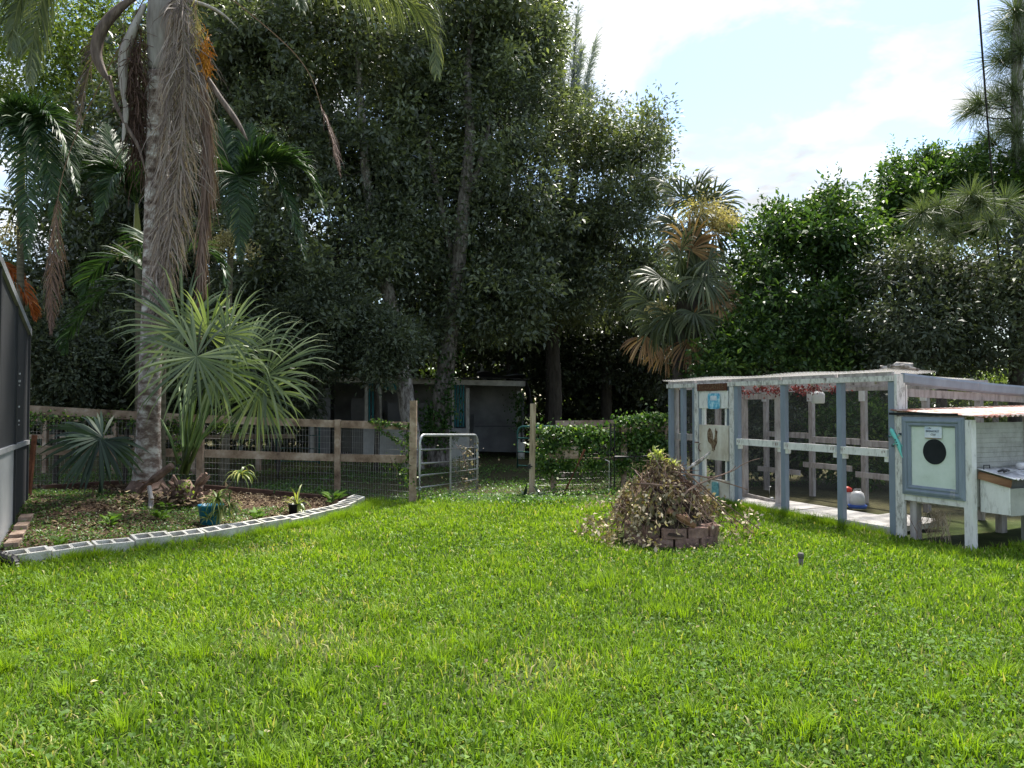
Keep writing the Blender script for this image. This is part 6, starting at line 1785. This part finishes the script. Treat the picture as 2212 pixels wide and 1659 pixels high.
# back row of woodland closing the gaps between the oaks
for i, (px, lab, bl) in enumerate([
    (330, 'tall woodland tree behind the slender palms', [(250, 330, 27, 130, 110, 2.5), (380, 200, 27, 120, 130, 2.5), (420, 480, 27, 130, 120, 2.5), (280, 560, 27, 120, 100, 2.5), (430, 30, 27.5, 120, 110, 2.5)]),
    (600, 'tall woodland tree filling the gap behind the first oak', [(560, 130, 27, 140, 130, 2.5), (640, 330, 27, 140, 130, 2.5), (540, 480, 27, 140, 120, 2.5), (680, 580, 27, 140, 110, 2.5), (600, -20, 27.5, 140, 90, 2.5)]),
    (880, 'tall woodland tree filling the gap between the two oaks', [(830, 110, 27, 140, 130, 2.5), (900, 330, 27, 140, 130, 2.5), (820, 520, 27, 130, 120, 2.5), (950, 600, 27, 130, 110, 2.5), (900, -20, 27.5, 140, 90, 2.5)]),
    (1100, 'tall woodland tree filling the gap behind the forked oak', [(1060, 130, 27, 110, 130, 2.5), (1120, 340, 27, 120, 130, 2.5), (1080, 540, 27, 130, 110, 2.5), (1200, 560, 27, 120, 100, 2.5), (1080, 0, 27.5, 90, 90, 2.5), (1230, 680, 27.5, 120, 70, 2.5), (1370, 620, 27.5, 110, 80, 2.5)])]):
    make_tree('woodland_tree', lab, px, 27, [([(px, 980, 27), (px + 8, 700, 27), (px - 6, 400, 27), (px, 120, 27)], [.26, .2, .15, .06])], bl, 360, 44, .235, 'oak_leaf' if i % 2 else 'dark_leaf', 120 + i, 'bark_dark', .55, .44, tint=(.45, .22), limbs=60, group='woodland trees behind the oaks', top_sun_tint=.15, gap=.7)

# shrubs behind the fence
def shrub(px, Y, h, label, blobs, clumps, mat, seed, L=.095, tint=(.45, .22), per=56, wl=.42, name='evergreen_shrub', top=.12):
    return make_tree(name, label, px, Y, [([(px, 1000, Y), (px + 5, 900, Y), (px + 8, h, Y)], [.05, .04, .02])], blobs, clumps, per, L, mat, seed, 'bark_dark', .24, wl, 0.1, tint, 'shrub', 'shrubs behind the rail fence', 50, top)
shrub(120, 14.6, 780, 'glossy dark shrub behind the fence beside the pool screen', [(100, 760, 14.6, 80, 80, .9), (170, 800, 14.6, 80, 70, .9), (60, 680, 15, 60, 60, .9), (110, 870, 14.8, 90, 50, .8)], 330, 'grey_leaf', 201, .085, (.35, .25))
shrub(270, 15.6, 780, 'dark shrub behind the fence and big palm trunk', [(250, 780, 15.6, 80, 90, 1), (330, 800, 15.8, 70, 80, 1), (280, 870, 15.6, 90, 50, .9), (220, 690, 16, 70, 60, 1)], 250, 'dark_leaf', 202, .115, (.55, .22))
shrub(600, 17.2, 780, 'dark shrub behind the young fan palm leaves', [(560, 790, 17.2, 80, 80, 1.1), (480, 830, 16.6, 80, 70, 1), (640, 860, 17.4, 50, 50, .8), (420, 860, 16.4, 70, 50, .9), (540, 880, 17, 90, 35, .8)], 310, 'dark_leaf', 203, .115, (.5, .22))
shrub(1880, 15.2, 900, 'dark shrub seen through the coop wire at its near end', [(1860, 930, 15.2, 80, 60, .9), (1780, 950, 15.4, 70, 50, .8), (1950, 930, 15.2, 70, 60, .9), (1880, 1010, 15.1, 110, 50, .8)], 230, 'vine', 204, .11, (.35, .25))
shrub(1680, 16.2, 900, 'dark shrub seen through the coop wire beside the door', [(1660, 930, 16.2, 90, 70, 1), (1580, 950, 16.2, 70, 60, .9), (1730, 960, 16, 60, 60, .9), (1660, 1020, 16, 120, 40, .9)], 210, 'dark_leaf', 205, .12, (.6, .22))

# far thicket closing the view
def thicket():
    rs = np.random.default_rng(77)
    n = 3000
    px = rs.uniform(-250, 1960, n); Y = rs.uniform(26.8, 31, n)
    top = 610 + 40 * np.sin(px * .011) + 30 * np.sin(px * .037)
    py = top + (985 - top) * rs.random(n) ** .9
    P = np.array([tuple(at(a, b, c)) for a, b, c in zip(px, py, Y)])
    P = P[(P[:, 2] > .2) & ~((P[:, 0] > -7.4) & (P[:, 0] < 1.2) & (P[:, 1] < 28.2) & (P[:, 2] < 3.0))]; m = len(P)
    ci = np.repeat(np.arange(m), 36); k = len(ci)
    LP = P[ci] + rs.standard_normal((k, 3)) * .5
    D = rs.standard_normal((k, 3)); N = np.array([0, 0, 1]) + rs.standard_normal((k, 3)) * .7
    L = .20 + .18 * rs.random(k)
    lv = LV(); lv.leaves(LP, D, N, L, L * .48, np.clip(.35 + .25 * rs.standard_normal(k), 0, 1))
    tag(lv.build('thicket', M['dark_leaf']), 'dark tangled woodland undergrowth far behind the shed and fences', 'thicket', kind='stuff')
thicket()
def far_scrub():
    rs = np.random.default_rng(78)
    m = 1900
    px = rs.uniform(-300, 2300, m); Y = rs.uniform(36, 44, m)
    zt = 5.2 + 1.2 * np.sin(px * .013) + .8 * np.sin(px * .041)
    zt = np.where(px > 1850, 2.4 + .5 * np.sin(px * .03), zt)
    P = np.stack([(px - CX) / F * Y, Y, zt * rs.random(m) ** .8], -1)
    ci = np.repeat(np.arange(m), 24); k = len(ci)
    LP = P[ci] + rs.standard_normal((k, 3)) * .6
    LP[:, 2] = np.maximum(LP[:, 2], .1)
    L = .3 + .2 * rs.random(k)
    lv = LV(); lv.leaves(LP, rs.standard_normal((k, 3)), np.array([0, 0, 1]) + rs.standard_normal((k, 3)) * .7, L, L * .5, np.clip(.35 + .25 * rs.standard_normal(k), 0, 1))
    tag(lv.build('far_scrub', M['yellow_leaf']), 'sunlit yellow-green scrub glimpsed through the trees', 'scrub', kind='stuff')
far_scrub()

# ================================================================== TALL FAN PALMS BESIDE THE COOP
def cabbage_palm(base, crown, Y, label, leaves, seed, dead=(), flowers=()):
    b = at(base, 1000, Y); b.z = 0
    e = empty('cabbage_palm', b, 0, label, 'palm', 'fan palms beside the coop')
    c = at(*crown, Y) - b
    trunk_tube([Vector((0, 0, -.1)), Vector((c.x * .3, 0, c.z * .5)), c], [.2, .17, .17], 12, .03, .12).build('trunk', M['bark_dark'], e, True)
    for k, (hx, hy, tx, ty, r, dy_, u) in enumerate(leaves):
        hub = at(hx, hy, Y + dy_) - b; tip = at(tx, ty, Y + dy_ - .15) - b
        tip = tip + Vector((random.uniform(-.25, .25), random.uniform(-.5, .3), random.uniform(-.3, .15))); u = Vector(u) + Vector((random.uniform(-.6, .6), 0, random.uniform(-.3, .3)))
        fan(e, hub, tip - hub, u, px2m(r * random.uniform(.75, 1.0), Y), M['cab_fan'] if random.random() > .2 else M['tan_leaf'], 34, 220, 'fan_leaf', 1.2, .022, seed + k, (.4, .26), [c, c.lerp(hub, .5) + Vector((0, 0, .15))])
    for k, (hx, hy, tx, ty, r, dy_) in enumerate(dead):
        hub = at(hx, hy, Y + dy_) - b; tip = at(tx, ty, Y + dy_ - .1) - b
        fan(e, hub, tip - hub, (0, -1, .1), px2m(r, Y), M['tan_leaf'], 26, 130, 'dead_leaf', .9, .034, seed + 40 + k, (.4, .25), [c, c.lerp(hub, .5) + Vector((0, 0, .1))])
    rs = np.random.default_rng(seed)
    for k in range(9):
        hub = c + Vector((rs.normal(0, .45), rs.normal(-.2, .4), rs.normal(.0, .5)))
        tip = hub + (hub - c).normalized() + Vector((rs.normal(0, .5), -.2, rs.normal(-.4, .4)))
        fan(e, hub, tip - hub, (rs.normal(0, .5), -.7, .5), px2m(70, Y) * rs.uniform(.7, 1.1), M['cab_fan'], 26, 200, 'fan_leaf', 1.2, .02, seed + 80 + k, (.3, .25), [c, c.lerp(hub, .5) + Vector((0, 0, .1))])
    for (fx, fy, r) in flowers:
        p = at(fx, fy, Y - .5) - b; rr = px2m(r, Y)
        fs_ = MB().tube(bez([c, c.lerp(p, .5) + Vector((0, 0, .3)), p], 7), [.03, .028, .025, .02, .018, .014, .01], 6).build('flower_stalk', M['crownshaft'], e, True)
        k = 1300
        P = np.array(p) + rs.standard_normal((k, 3)) * rr * np.array([.55, .45, .36]); D = rs.standard_normal((k, 3)) + np.array([0, 0, -.6]); L = .05 + .07 * rs.random(k)
        lv = LV(); lv.leaves(P, D, rs.standard_normal((k, 3)), L, L * .3, rs.random(k)); lv.build('flower_spray', M['flower_gold'], fs_)
    return e
cabbage_palm(1508, (1500, 480), 18.2, 'taller fan palm with golden flower spray beside the oaks', [
    (1475, 430, 1440, 350, 90, 0, (0, -.9, .4)), (1500, 420, 1540, 370, 100, -.1, (0, -.8, .5)), (1540, 440, 1590, 400, 85, 0, (.1, -.9, .4)), (1460, 480, 1400, 480, 80, .1, (0, -.7, .7)),
    (1480, 500, 1470, 590, 80, -.3, (0, -1, .2)), (1545, 500, 1600, 540, 85, -.1, (.2, -.9, .3)), (1510, 440, 1480, 350, 90, .3, (0, -.9, .3)), (1450, 420, 1400, 390, 70, .3, (0, -.9, .4))], 300, (), ((1520, 462, 46), (1560, 482, 34)))
cabbage_palm(1462, (1478, 650), 17.2, 'shorter shaggy fan palm with brown hanging leaves beside the coop', [
    (1470, 560, 1425, 520, 80, -.2, (0, -.9, .4)), (1530, 560, 1575, 600, 95, -.4, (0, -.9, .4)), (1430, 600, 1390, 660, 90, -.2, (0, -.9, .4)), (1520, 600, 1540, 700, 100, -.6, (0, -1, .3)),
    (1400, 650, 1350, 720, 85, 0, (-.2, -.8, .5)), (1450, 680, 1440, 780, 95, -.5, (0, -1, .2)), (1500, 680, 1540, 770, 95, -.4, (.1, -1, .2)), (1420, 700, 1380, 770, 80, -.2, (0, -1, .2)), (1540, 640, 1600, 690, 80, 0, (.1, -.9, .4)), (1490, 540, 1520, 480, 85, 0, (0, -.9, .4))], 350,
    ((1395, 725, 1375, 800, 68, -.2), (1490, 730, 1490, 810, 80, -.2), (1440, 750, 1430, 820, 70, .1)), ((1420, 665, 13),))

# ================================================================== PINE
def build_pine():
    Y = 18.5
    b = at(2206, 1000, Y); b.z = 0
    e = empty('slash_pine', b, 0, 'tall pine with long needle tufts at the picture edge above the hen house', 'pine')
    def Q(px, py, dy=0.): return at(px, py, Y + dy) - b
    trunk_tube([Vector((0, 0, -.1)), Q(2206, 700), Q(2202, 400), Q(2196, 250), Q(2200, 0), Q(2205, -200)], [.19, .15, .135, .125, .11, .06], 12, 0, .25, wob=.03).build('trunk', M['bark'], e, True)
    rs = np.random.default_rng(3)
    tufts = [(2155, 128, 0, 58), (2180, 118, .3, 45), (2200, 60, 0, 60), (2215, 20, .2, 60), (2110, 225, -.2, 55), (2095, 240, 0, 45), (2150, 215, .2, 55), (2185, 190, -.2, 60), (2130, 305, 0, 50), (2165, 275, .3, 50), (2205, 240, 0, 60), (2215, 150, .2, 60),
             (2178, 345, 0, 45), (2190, 20, -.3, 60), (2175, 60, .2, 50), (2205, 100, -.4, 60), (2195, 285, -.4, 55), (2212, 400, -.3, 60), (2215, 330, -.2, 50), (1988, 462, -4.2, 48), (2025, 450, -4.1, 42), (2065, 455, -4.0, 40), (2095, 425, -4.2, 50), (2115, 440, -4.3, 45), (2140, 480, -4.0, 40), (2060, 510, -4.0, 36), (2170, 440, -3.8, 50), (2030, 490, -4.2, 36)]
    for (px, py, dy_, r) in tufts:
        p = Q(px, py, dy_)
        a = Q(2204, py + random.uniform(0, 40)) if py < 380 else Q(2206, 440)
        br = MB().tube(bez([a, a.lerp(p, .5) + Vector((0, 0, -.12)), p], 7), list(np.linspace(.028, .008, 7)), 5).build('branch', M['bark_dark'], e)
        k = 260
        R = px2m(r * 1.15, Y + dy_)
        ax = (p - a).normalized()
        d = unit(rs.standard_normal((k, 3)) + np.array(ax) * .7 + np.array([0, 0, .1]))
        P0 = np.array(p) - np.array(ax)[None] * (rs.random(k) * R * .5)[:, None]
        ln = R * (.75 + .4 * rs.random(k))
        C = np.stack([P0, P0 + d * (ln * .55)[:, None], P0 + d * ln[:, None] + np.array([0, 0, -1]) * (ln * .14)[:, None]], 1)
        s = unit(np.cross(d, rs.standard_normal((k, 3))))
        lv = LV(); lv.strips(C, s[:, None].repeat(3, 1), np.full((k, 3), .0046) * np.array([1, 1, .5]), rs.random(k)); lv.build('needle_tuft', M['needle'], br)
build_pine()

# feathery tree far behind the oak
def build_plumes():
    Y = 42
    b = at(1235, 960, Y); b.z = 0
    e = empty('feathery_tree', b, 0, 'hazy blue-grey feathery tree tip beyond the oak crown', 'tree')
    rs = np.random.default_rng(13)
    trunk_tube([Vector((0, 0, 0)), at(1238, 500, Y) - b, at(1235, 250, Y) - b, at(1246, 30, Y) - b], [.3, .2, .12, .02], 8, 0, 1).build('trunk', M['bark_dark'], e, True)
    lv = LV()
    for (x0, y0, x1, y1, w) in ((1225, 300, 1248, 25, 16), (1205, 290, 1222, 60, 12), (1230, 330, 1285, 95, 16), (1200, 300, 1212, 120, 10), (1215, 340, 1265, 190, 14), (1240, 350, 1280, 200, 12), (1195, 330, 1200, 180, 10), (1235, 240, 1256, 110, 9)):
        k = 800
        t = rs.random(k) ** .8
        px = x0 + (x1 - x0) * t + rs.standard_normal(k) * w * (1.05 - t) * .55; py = y0 + (y1 - y0) * t
        P = np.array([tuple(at(a, c, Y)) for a, c in zip(px, py)]) + rs.standard_normal((k, 3)) * np.array([0, .4, .1]) - np.array(b)
        d = unit(np.stack([(x1 - x0) / 100 + rs.standard_normal(k) * .6, rs.standard_normal(k) * .5, .7 + .5 * rs.random(k)], -1))
        L = .35 + .3 * rs.random(k)
        C = np.stack([P, P + d * (L * .5)[:, None], P + d * L[:, None] + np.array([0, 0, -.1])], 1)
        s = unit(np.cross(d, rs.standard_normal((k, 3))))
        lv.strips(C, s[:, None].repeat(3, 1), np.full((k, 3), .012), rs.random(k))
    lv.build('plumes', M['plume'], e)
build_plumes()

# ================================================================== VINES AND SMALL PLANTS
def vine(name, label, segs, n, L, seed, tint=(.5, .25), cat='vine', mat='vine', stem=True):
    """Creeper leaves massed along 3-D segments: (p, q, spread xyz, weight)."""
    rs = np.random.default_rng(seed)
    b = Vector(segs[0][0]); b.z = 0
    e = empty(name, b, 0, label, cat)
    w = np.array([s[3] for s in segs], float); w /= w.sum()
    lv = LV()
    mb = MB()
    for s, ww in zip(segs, w):
        k = int(n * ww)
        t = rs.random(k)[:, None]
        p, q = np.array(s[0]), np.array(s[1])
        P = p + (q - p) * t + rs.standard_normal((k, 3)) * np.array(s[2]) * (.6 + .5 * np.sin(t * 21 + ww * 50))
        P[:, 2] = np.maximum(P[:, 2], .04)
        D = rs.standard_normal((k, 3)) + np.array([0, -.6, -.5]); N = rs.standard_normal((k, 3)) * .6 + np.array([0, -.7, .6])
        ln = L * (.6 + .8 * rs.random(k))
        lv.leaves(P - np.array(b), D, N, ln, ln * .7, np.clip(tint[0] + tint[1] * rs.standard_normal(k), 0, 1))
        pts = [Vector(p + (q - p) * f + rs.standard_normal(3) * np.array(s[2]) * .4) - b for f in np.linspace(0, 1, 6)]
        mb.tube(pts, .006, 4, False)
    lv.build('leaves', M[mat], e)
    mb.build('stems', M['boot'], e)
    return e
def fp(a, b, f, z): return (a.x + (b.x - a.x) * f, a.y + (b.y - a.y) * f - .05, z)
vine('fence_creeper', 'creeper trailing along the left rails of the timber fence', [(fp(FL, FM, .25, 1.52), fp(FL, FM, 1, 1.30), (.05, .05, .06), 3)] + [(fp(FL, FM, f, 1.45), fp(FL, FM, f + .02, .55), (.06, .04, .05), 1.2) for f in (.35, .5, .62, .8, .9)] + [(fp(FM, FA, .1, 1.3), fp(FM, FA, .3, 1.2), (.05, .05, .08), 1)], 1500, .05, 1, (.6, .25))
vine('fence_creeper', 'sprig of creeper spilling over the top rail by the brown gate post', [(fp(FA, FB, .45, 1.37), fp(FA, FB, .98, 1.27), (.05, .05, .03), 2), (fp(FA, FB, .55, 1.25), fp(FA, FB, .85, 1.0), (.04, .04, .03), 1), (fp(FA, FB, .93, 1.25), fp(FA, FB, .97, .3), (.07, .06, .05), 2.4), (fp(FA, FB, .75, .7), fp(FA, FB, .95, .35), (.1, .08, .1), .8)], 700, .05, 2, (.55, .3))
a_, b_ = at(1165, 1000, 14.45), at(1450, 1000, 15.0)
vine('fence_creeper', 'thick green creeper smothering the fence between the lone post and coop', [
    ((a_.x, a_.y, 1.15), (a_.x + 1.2, a_.y + .3, 1.12), (.15, .08, .07), 3), ((a_.x + .05, a_.y, .85), (a_.x + .9, a_.y + .2, .9), (.15, .08, .18), 3.5), ((a_.x, a_.y, .6), (a_.x + .25, a_.y + .1, .4), (.12, .1, .15), 1.5),
    ((b_.x - 1.05, b_.y - .1, 1.33), (b_.x - .0, b_.y, 1.40), (.1, .12, .06), 3), ((b_.x - .6, b_.y - .1, 1.1), (b_.x - .1, b_.y, .7), (.28, .1, .25), 6), ((b_.x - 1.2, b_.y - .1, 1.05), (b_.x - .6, b_.y, .95), (.2, .1, .13), 2.5), ((b_.x - .5, b_.y - .15, .35), (b_.x, b_.y - .1, .25), (.25, .12, .15), 2), ((a_.x + .2, a_.y, .5), (b_.x - .6, b_.y - .1, .5), (.2, .08, .2), 4), ((a_.x + .8, a_.y + .1, 1.0), (b_.x - .9, b_.y, 1.0), (.15, .08, .15), 2)], 10500, .065, 3, (.5, .26))
vine('trunk_ivy', 'ivy climbing the forked oak trunk', [((at(958, 960, 20.1)), (at(968, 760, 20.1)), (.22, .12, .1), 2), (at(925, 960, 20.0), at(930, 880, 20.0), (.25, .15, .2), 1.4), (at(985, 700, 20.1), at(1000, 480, 20.1), (.2, .12, .1), 2)], 2600, .09, 4, (.25, .2), 'ivy')
vine('shed_creeper', 'creeper hanging from the tarp end of the shed', [(at(1118, 850, 23.1), at(1122, 930, 23.1), (.16, .1, .1), 1)], 420, .08, 5, (.25, .2))
vine('gate_side_weeds', 'pale dead vine and weeds tangled on the open gate wire', [(at(1000, 1060, 14.2), at(1010, 960, 14.3), (.18, .1, .08), 1)], 160, .05, 6, (.4, .3), 'weeds', 'wilt')

def strap_plant(name, b, label, leaves, mat, cat='plant', stem=None, seed=0, tint=(.5, .25), pot=None):
    """Plants with strap leaves: heads = (centre, count, length, width, droop)."""
    rs = np.random.default_rng(seed)
    e = empty(name, b, 0, label, cat)
    if stem:
        for pts, r in stem: MB().tube(bez(pts, 8), list(np.linspace(r, r * .7, 8)), 7).build('stem', M['palm_thin'], e, True)
    for (c, k, L, W, droop, updir) in leaves:
        d = unit(rs.standard_normal((k, 3)) * np.array([1, 1, .5]) + np.array(updir))
        C = np.zeros((k, 6, 3)); C[:, 0] = np.array(c)
        ln = L * (.7 + .5 * rs.random(k)); dd = d.copy()
        for q in range(1, 6):
            C[:, q] = C[:, q - 1] + dd * (ln / 5)[:, None]
            dd = unit(dd + np.array([0, 0, -1]) * droop * (.5 + rs.random(k))[:, None] * q / 5)
        s = unit(np.cross(d, np.array([0, 0, 1]) + rs.standard_normal((k, 3)) * .15))
        wk = np.array([.7, 1, 1, .85, .6, .1])
        lv = LV(); lv.strips(C, s[:, None].repeat(6, 1), (W * (.8 + .4 * rs.random(k)))[:, None] * wk[None], np.clip(tint[0] + tint[1] * rs.standard_normal(k), 0, 1))
        lv.build('leaves', M[mat], e)
    return e
def pot(name, p, r, h, mat, label):
    e = empty(name, p, 0, label, 'pot')
    MB().lathe([(.001, 0), (r * .78, 0), (r * .98, h * .93), (r * 1.03, h * .93), (r * 1.03, h), (r * .95, h), (r * .9, h * .86), (.001, h * .86)], 28).build('body', M[mat], e, True)
    MB().lathe([(.001, h * .862), (r * .9, h * .862), (r * .88, h * .87), (.001, h * .89)], 20).build('potting_soil', M['soil'], e, True)
    return e
p = at(455, 1130, 9.9); p.z = g1(p.x, p.y) + .01
pot('blue_pot', p, .155, .25, 'blue_pot', 'bright blue plastic plant pot behind the concrete blocks')
strap_plant('dragon_plant', p + Vector((0, 0, .22)), 'leggy striped dragon plant leaning out of the blue pot', [
    ((.36, .05, .42), 34, .26, .012, 1.0, (.1, -.2, .3)), ((.13, -.12, .12), 44, .26, .012, .9, (.2, -.3, .3)), ((.17, -.10, -.02), 40, .24, .011, 1.0, (.1, -.5, .1)), ((.25, -.05, .03), 34, .24, .011, .9, (.5, -.2, .1)), ((.05, -.2, -.12), 22, .16, .009, .7, (0, -.2, .6))], 'drac', 'plant',
    [([(0, 0, -.05), (.14, .02, .16), (.26, .04, .32), (.36, .05, .43)], .014), ([(.02, 0, -.05), (.08, -.06, .05), (.13, -.12, .12)], .012)], 8, (.5, .3))
p = at(641, 1107, 10.9); p.z = g1(p.x, p.y) + .01
pot('black_pot', p, .12, .20, 'black_pot', 'black nursery pot near the end of the concrete blocks')
strap_plant('potted_bromeliad', p + Vector((0, 0, .18)), 'yellowing strap-leaved plant in the black nursery pot', [((0, 0, 0), 14, .34, .012, .5, (0, 0, 1.1)), ((.04, -.08, .02), 12, .30, .016, 1.3, (.2, -.6, .4))], 'drac', 'plant', None, 9, (.62, .25))
p = at(1165, 1068, 13.3); p.z = 0
strap_plant('dark_bromeliad', p, 'dark strap-leaved bromeliad at the foot of the lone pale post', [((0, 0, .05), 26, .34, .017, .6, (.3, -.2, .7)), ((-.25, .05, .02), 10, .3, .02, .4, (0, 0, 1.2))], 'fan_dark', 'plant', None, 10, (.4, .25))
p = at(398, 1085, 10.7); p.z = g1(p.x, p.y)
rs_ = np.random.default_rng(15)
s = empty('yellow_sapling', p, 0, 'small bright yellow-green sapling at the foot of the fan palm', 'plant')
MB().tube([(0, 0, 0), (.01, 0, .2), (0, 0, .38)], [.006, .005, .003], 5).build('stem', M['petiole'], s)
k = 46; P = np.stack([.05 * rs_.standard_normal(k), .05 * rs_.standard_normal(k), .12 + .28 * rs_.random(k)], -1); L_ = .05 + .03 * rs_.random(k)
lv = LV(); lv.leaves(P, rs_.standard_normal((k, 3)) + np.array([0, -.3, -.1]), rs_.standard_normal((k, 3)) * .4 + np.array([0, -.4, 1]), L_, L_ * .5, .6 + .4 * rs_.random(k)); lv.build('leaves', M['yellow_leaf'], s)
# seedlings in the bed
def seedling(px, py, Y, size, label, seed, mat='weed', n=22, tint=(.6, .2)):
    rs = np.random.default_rng(seed)
    p = at(px, py, Y); p.z = g1(p.x, p.y)
    e = empty('bed_seedling', p, 0, label, 'weed', 'weeds in the planting bed')
    az = rs.random(n) * 6.28
    D = np.stack([np.cos(az), np.sin(az), .2 + .6 * rs.random(n)], -1); L = size * (.5 + .6 * rs.random(n))
    P = np.stack([.35 * size * np.cos(az) * rs.random(n), .35 * size * np.sin(az) * rs.random(n), size * (.1 + .7 * rs.random(n))], -1)
    lv = LV(); lv.leaves(P, D, np.array([0, 0, 1]) + rs.standard_normal((n, 3)) * .4, L, L * .45, np.clip(tint[0] + tint[1] * rs.standard_normal(n), 0, 1)); lv.build('leaves', M[mat], e)
    MB().tube([(0, 0, -.01), (0, 0, size * .8)], .004, 5).build('stem', M['petiole'], e)
for i, (px, py, Y, sz, lab) in enumerate([(235, 1125, 9.3, .13, 'pale green weed in the bed, nearest the blue pot'), (350, 1105, 9.9, .13, 'pale green weed in the bed below the big palm'), (205, 1165, 8.5, .13, 'pale green weed just behind the second concrete block'), (130, 1165, 8.4, .12, 'pale green weed behind the first concrete block'),
        (245, 1105, 9.6, .11, 'small weed in the middle of the bed'), (555, 1105, 10.3, .14, 'yellow-green weed beside the dragon plant'), (470, 1140, 9.5, .12, 'grey-green weed growing at the blocks before the blue pot'), (720, 1085, 12.2, .2, 'tall thin weed at the end of the blocks'), (360, 1080, 10.4, .12, 'leafy weed beside the palm roots')]):
    seedling(px, py, Y, sz, lab, 400 + i)
# fallen branches and pale stick by the palm foot
a, b = at(325, 1095, 10.4), at(322, 1055, 10.5)
a.z = g1(a.x, a.y); 
tag(MB().tube([a, a.lerp(b, .5) + Vector((.02, 0, 0)), Vector((b.x, b.y, a.z + .30))], [.035, .032, .028], 8).build('pale_log_stub', M['spathe_pale']), 'pale pinkish cut log stub before the palm roots', 'log')
a, b = at(300, 1035, 10.9), at(372, 1005, 10.8); a.z = g1(a.x, a.y) + .12
tag(MB().tube([a, a.lerp(b, .5), b], [.05, .06, .05], 7).build('rotten_log', M['boot']), 'rotten brown log lying across the palm roots', 'log')
# dead palm debris heap
rs_ = np.random.default_rng(21)
p = at(335, 1075, 10.8); p.z = g1(p.x, p.y)
e = empty('palm_debris', p, 0, 'dark heap of rotting palm debris round the trunk foot', 'debris')
k = 900; P = rs_.standard_normal((k, 3)) * np.array([.36, .22, .07]); P[:, 2] = np.abs(P[:, 2])
L_ = .06 + .12 * rs_.random(k); lv = LV(); lv.leaves(P, rs_.standard_normal((k, 3)) * np.array([1, 1, .4]), rs_.standard_normal((k, 3)), L_, L_ * .22, np.clip(rs_.random(k) ** 1.7, 0, 1)); lv.build('shreds', M['litter'], e)
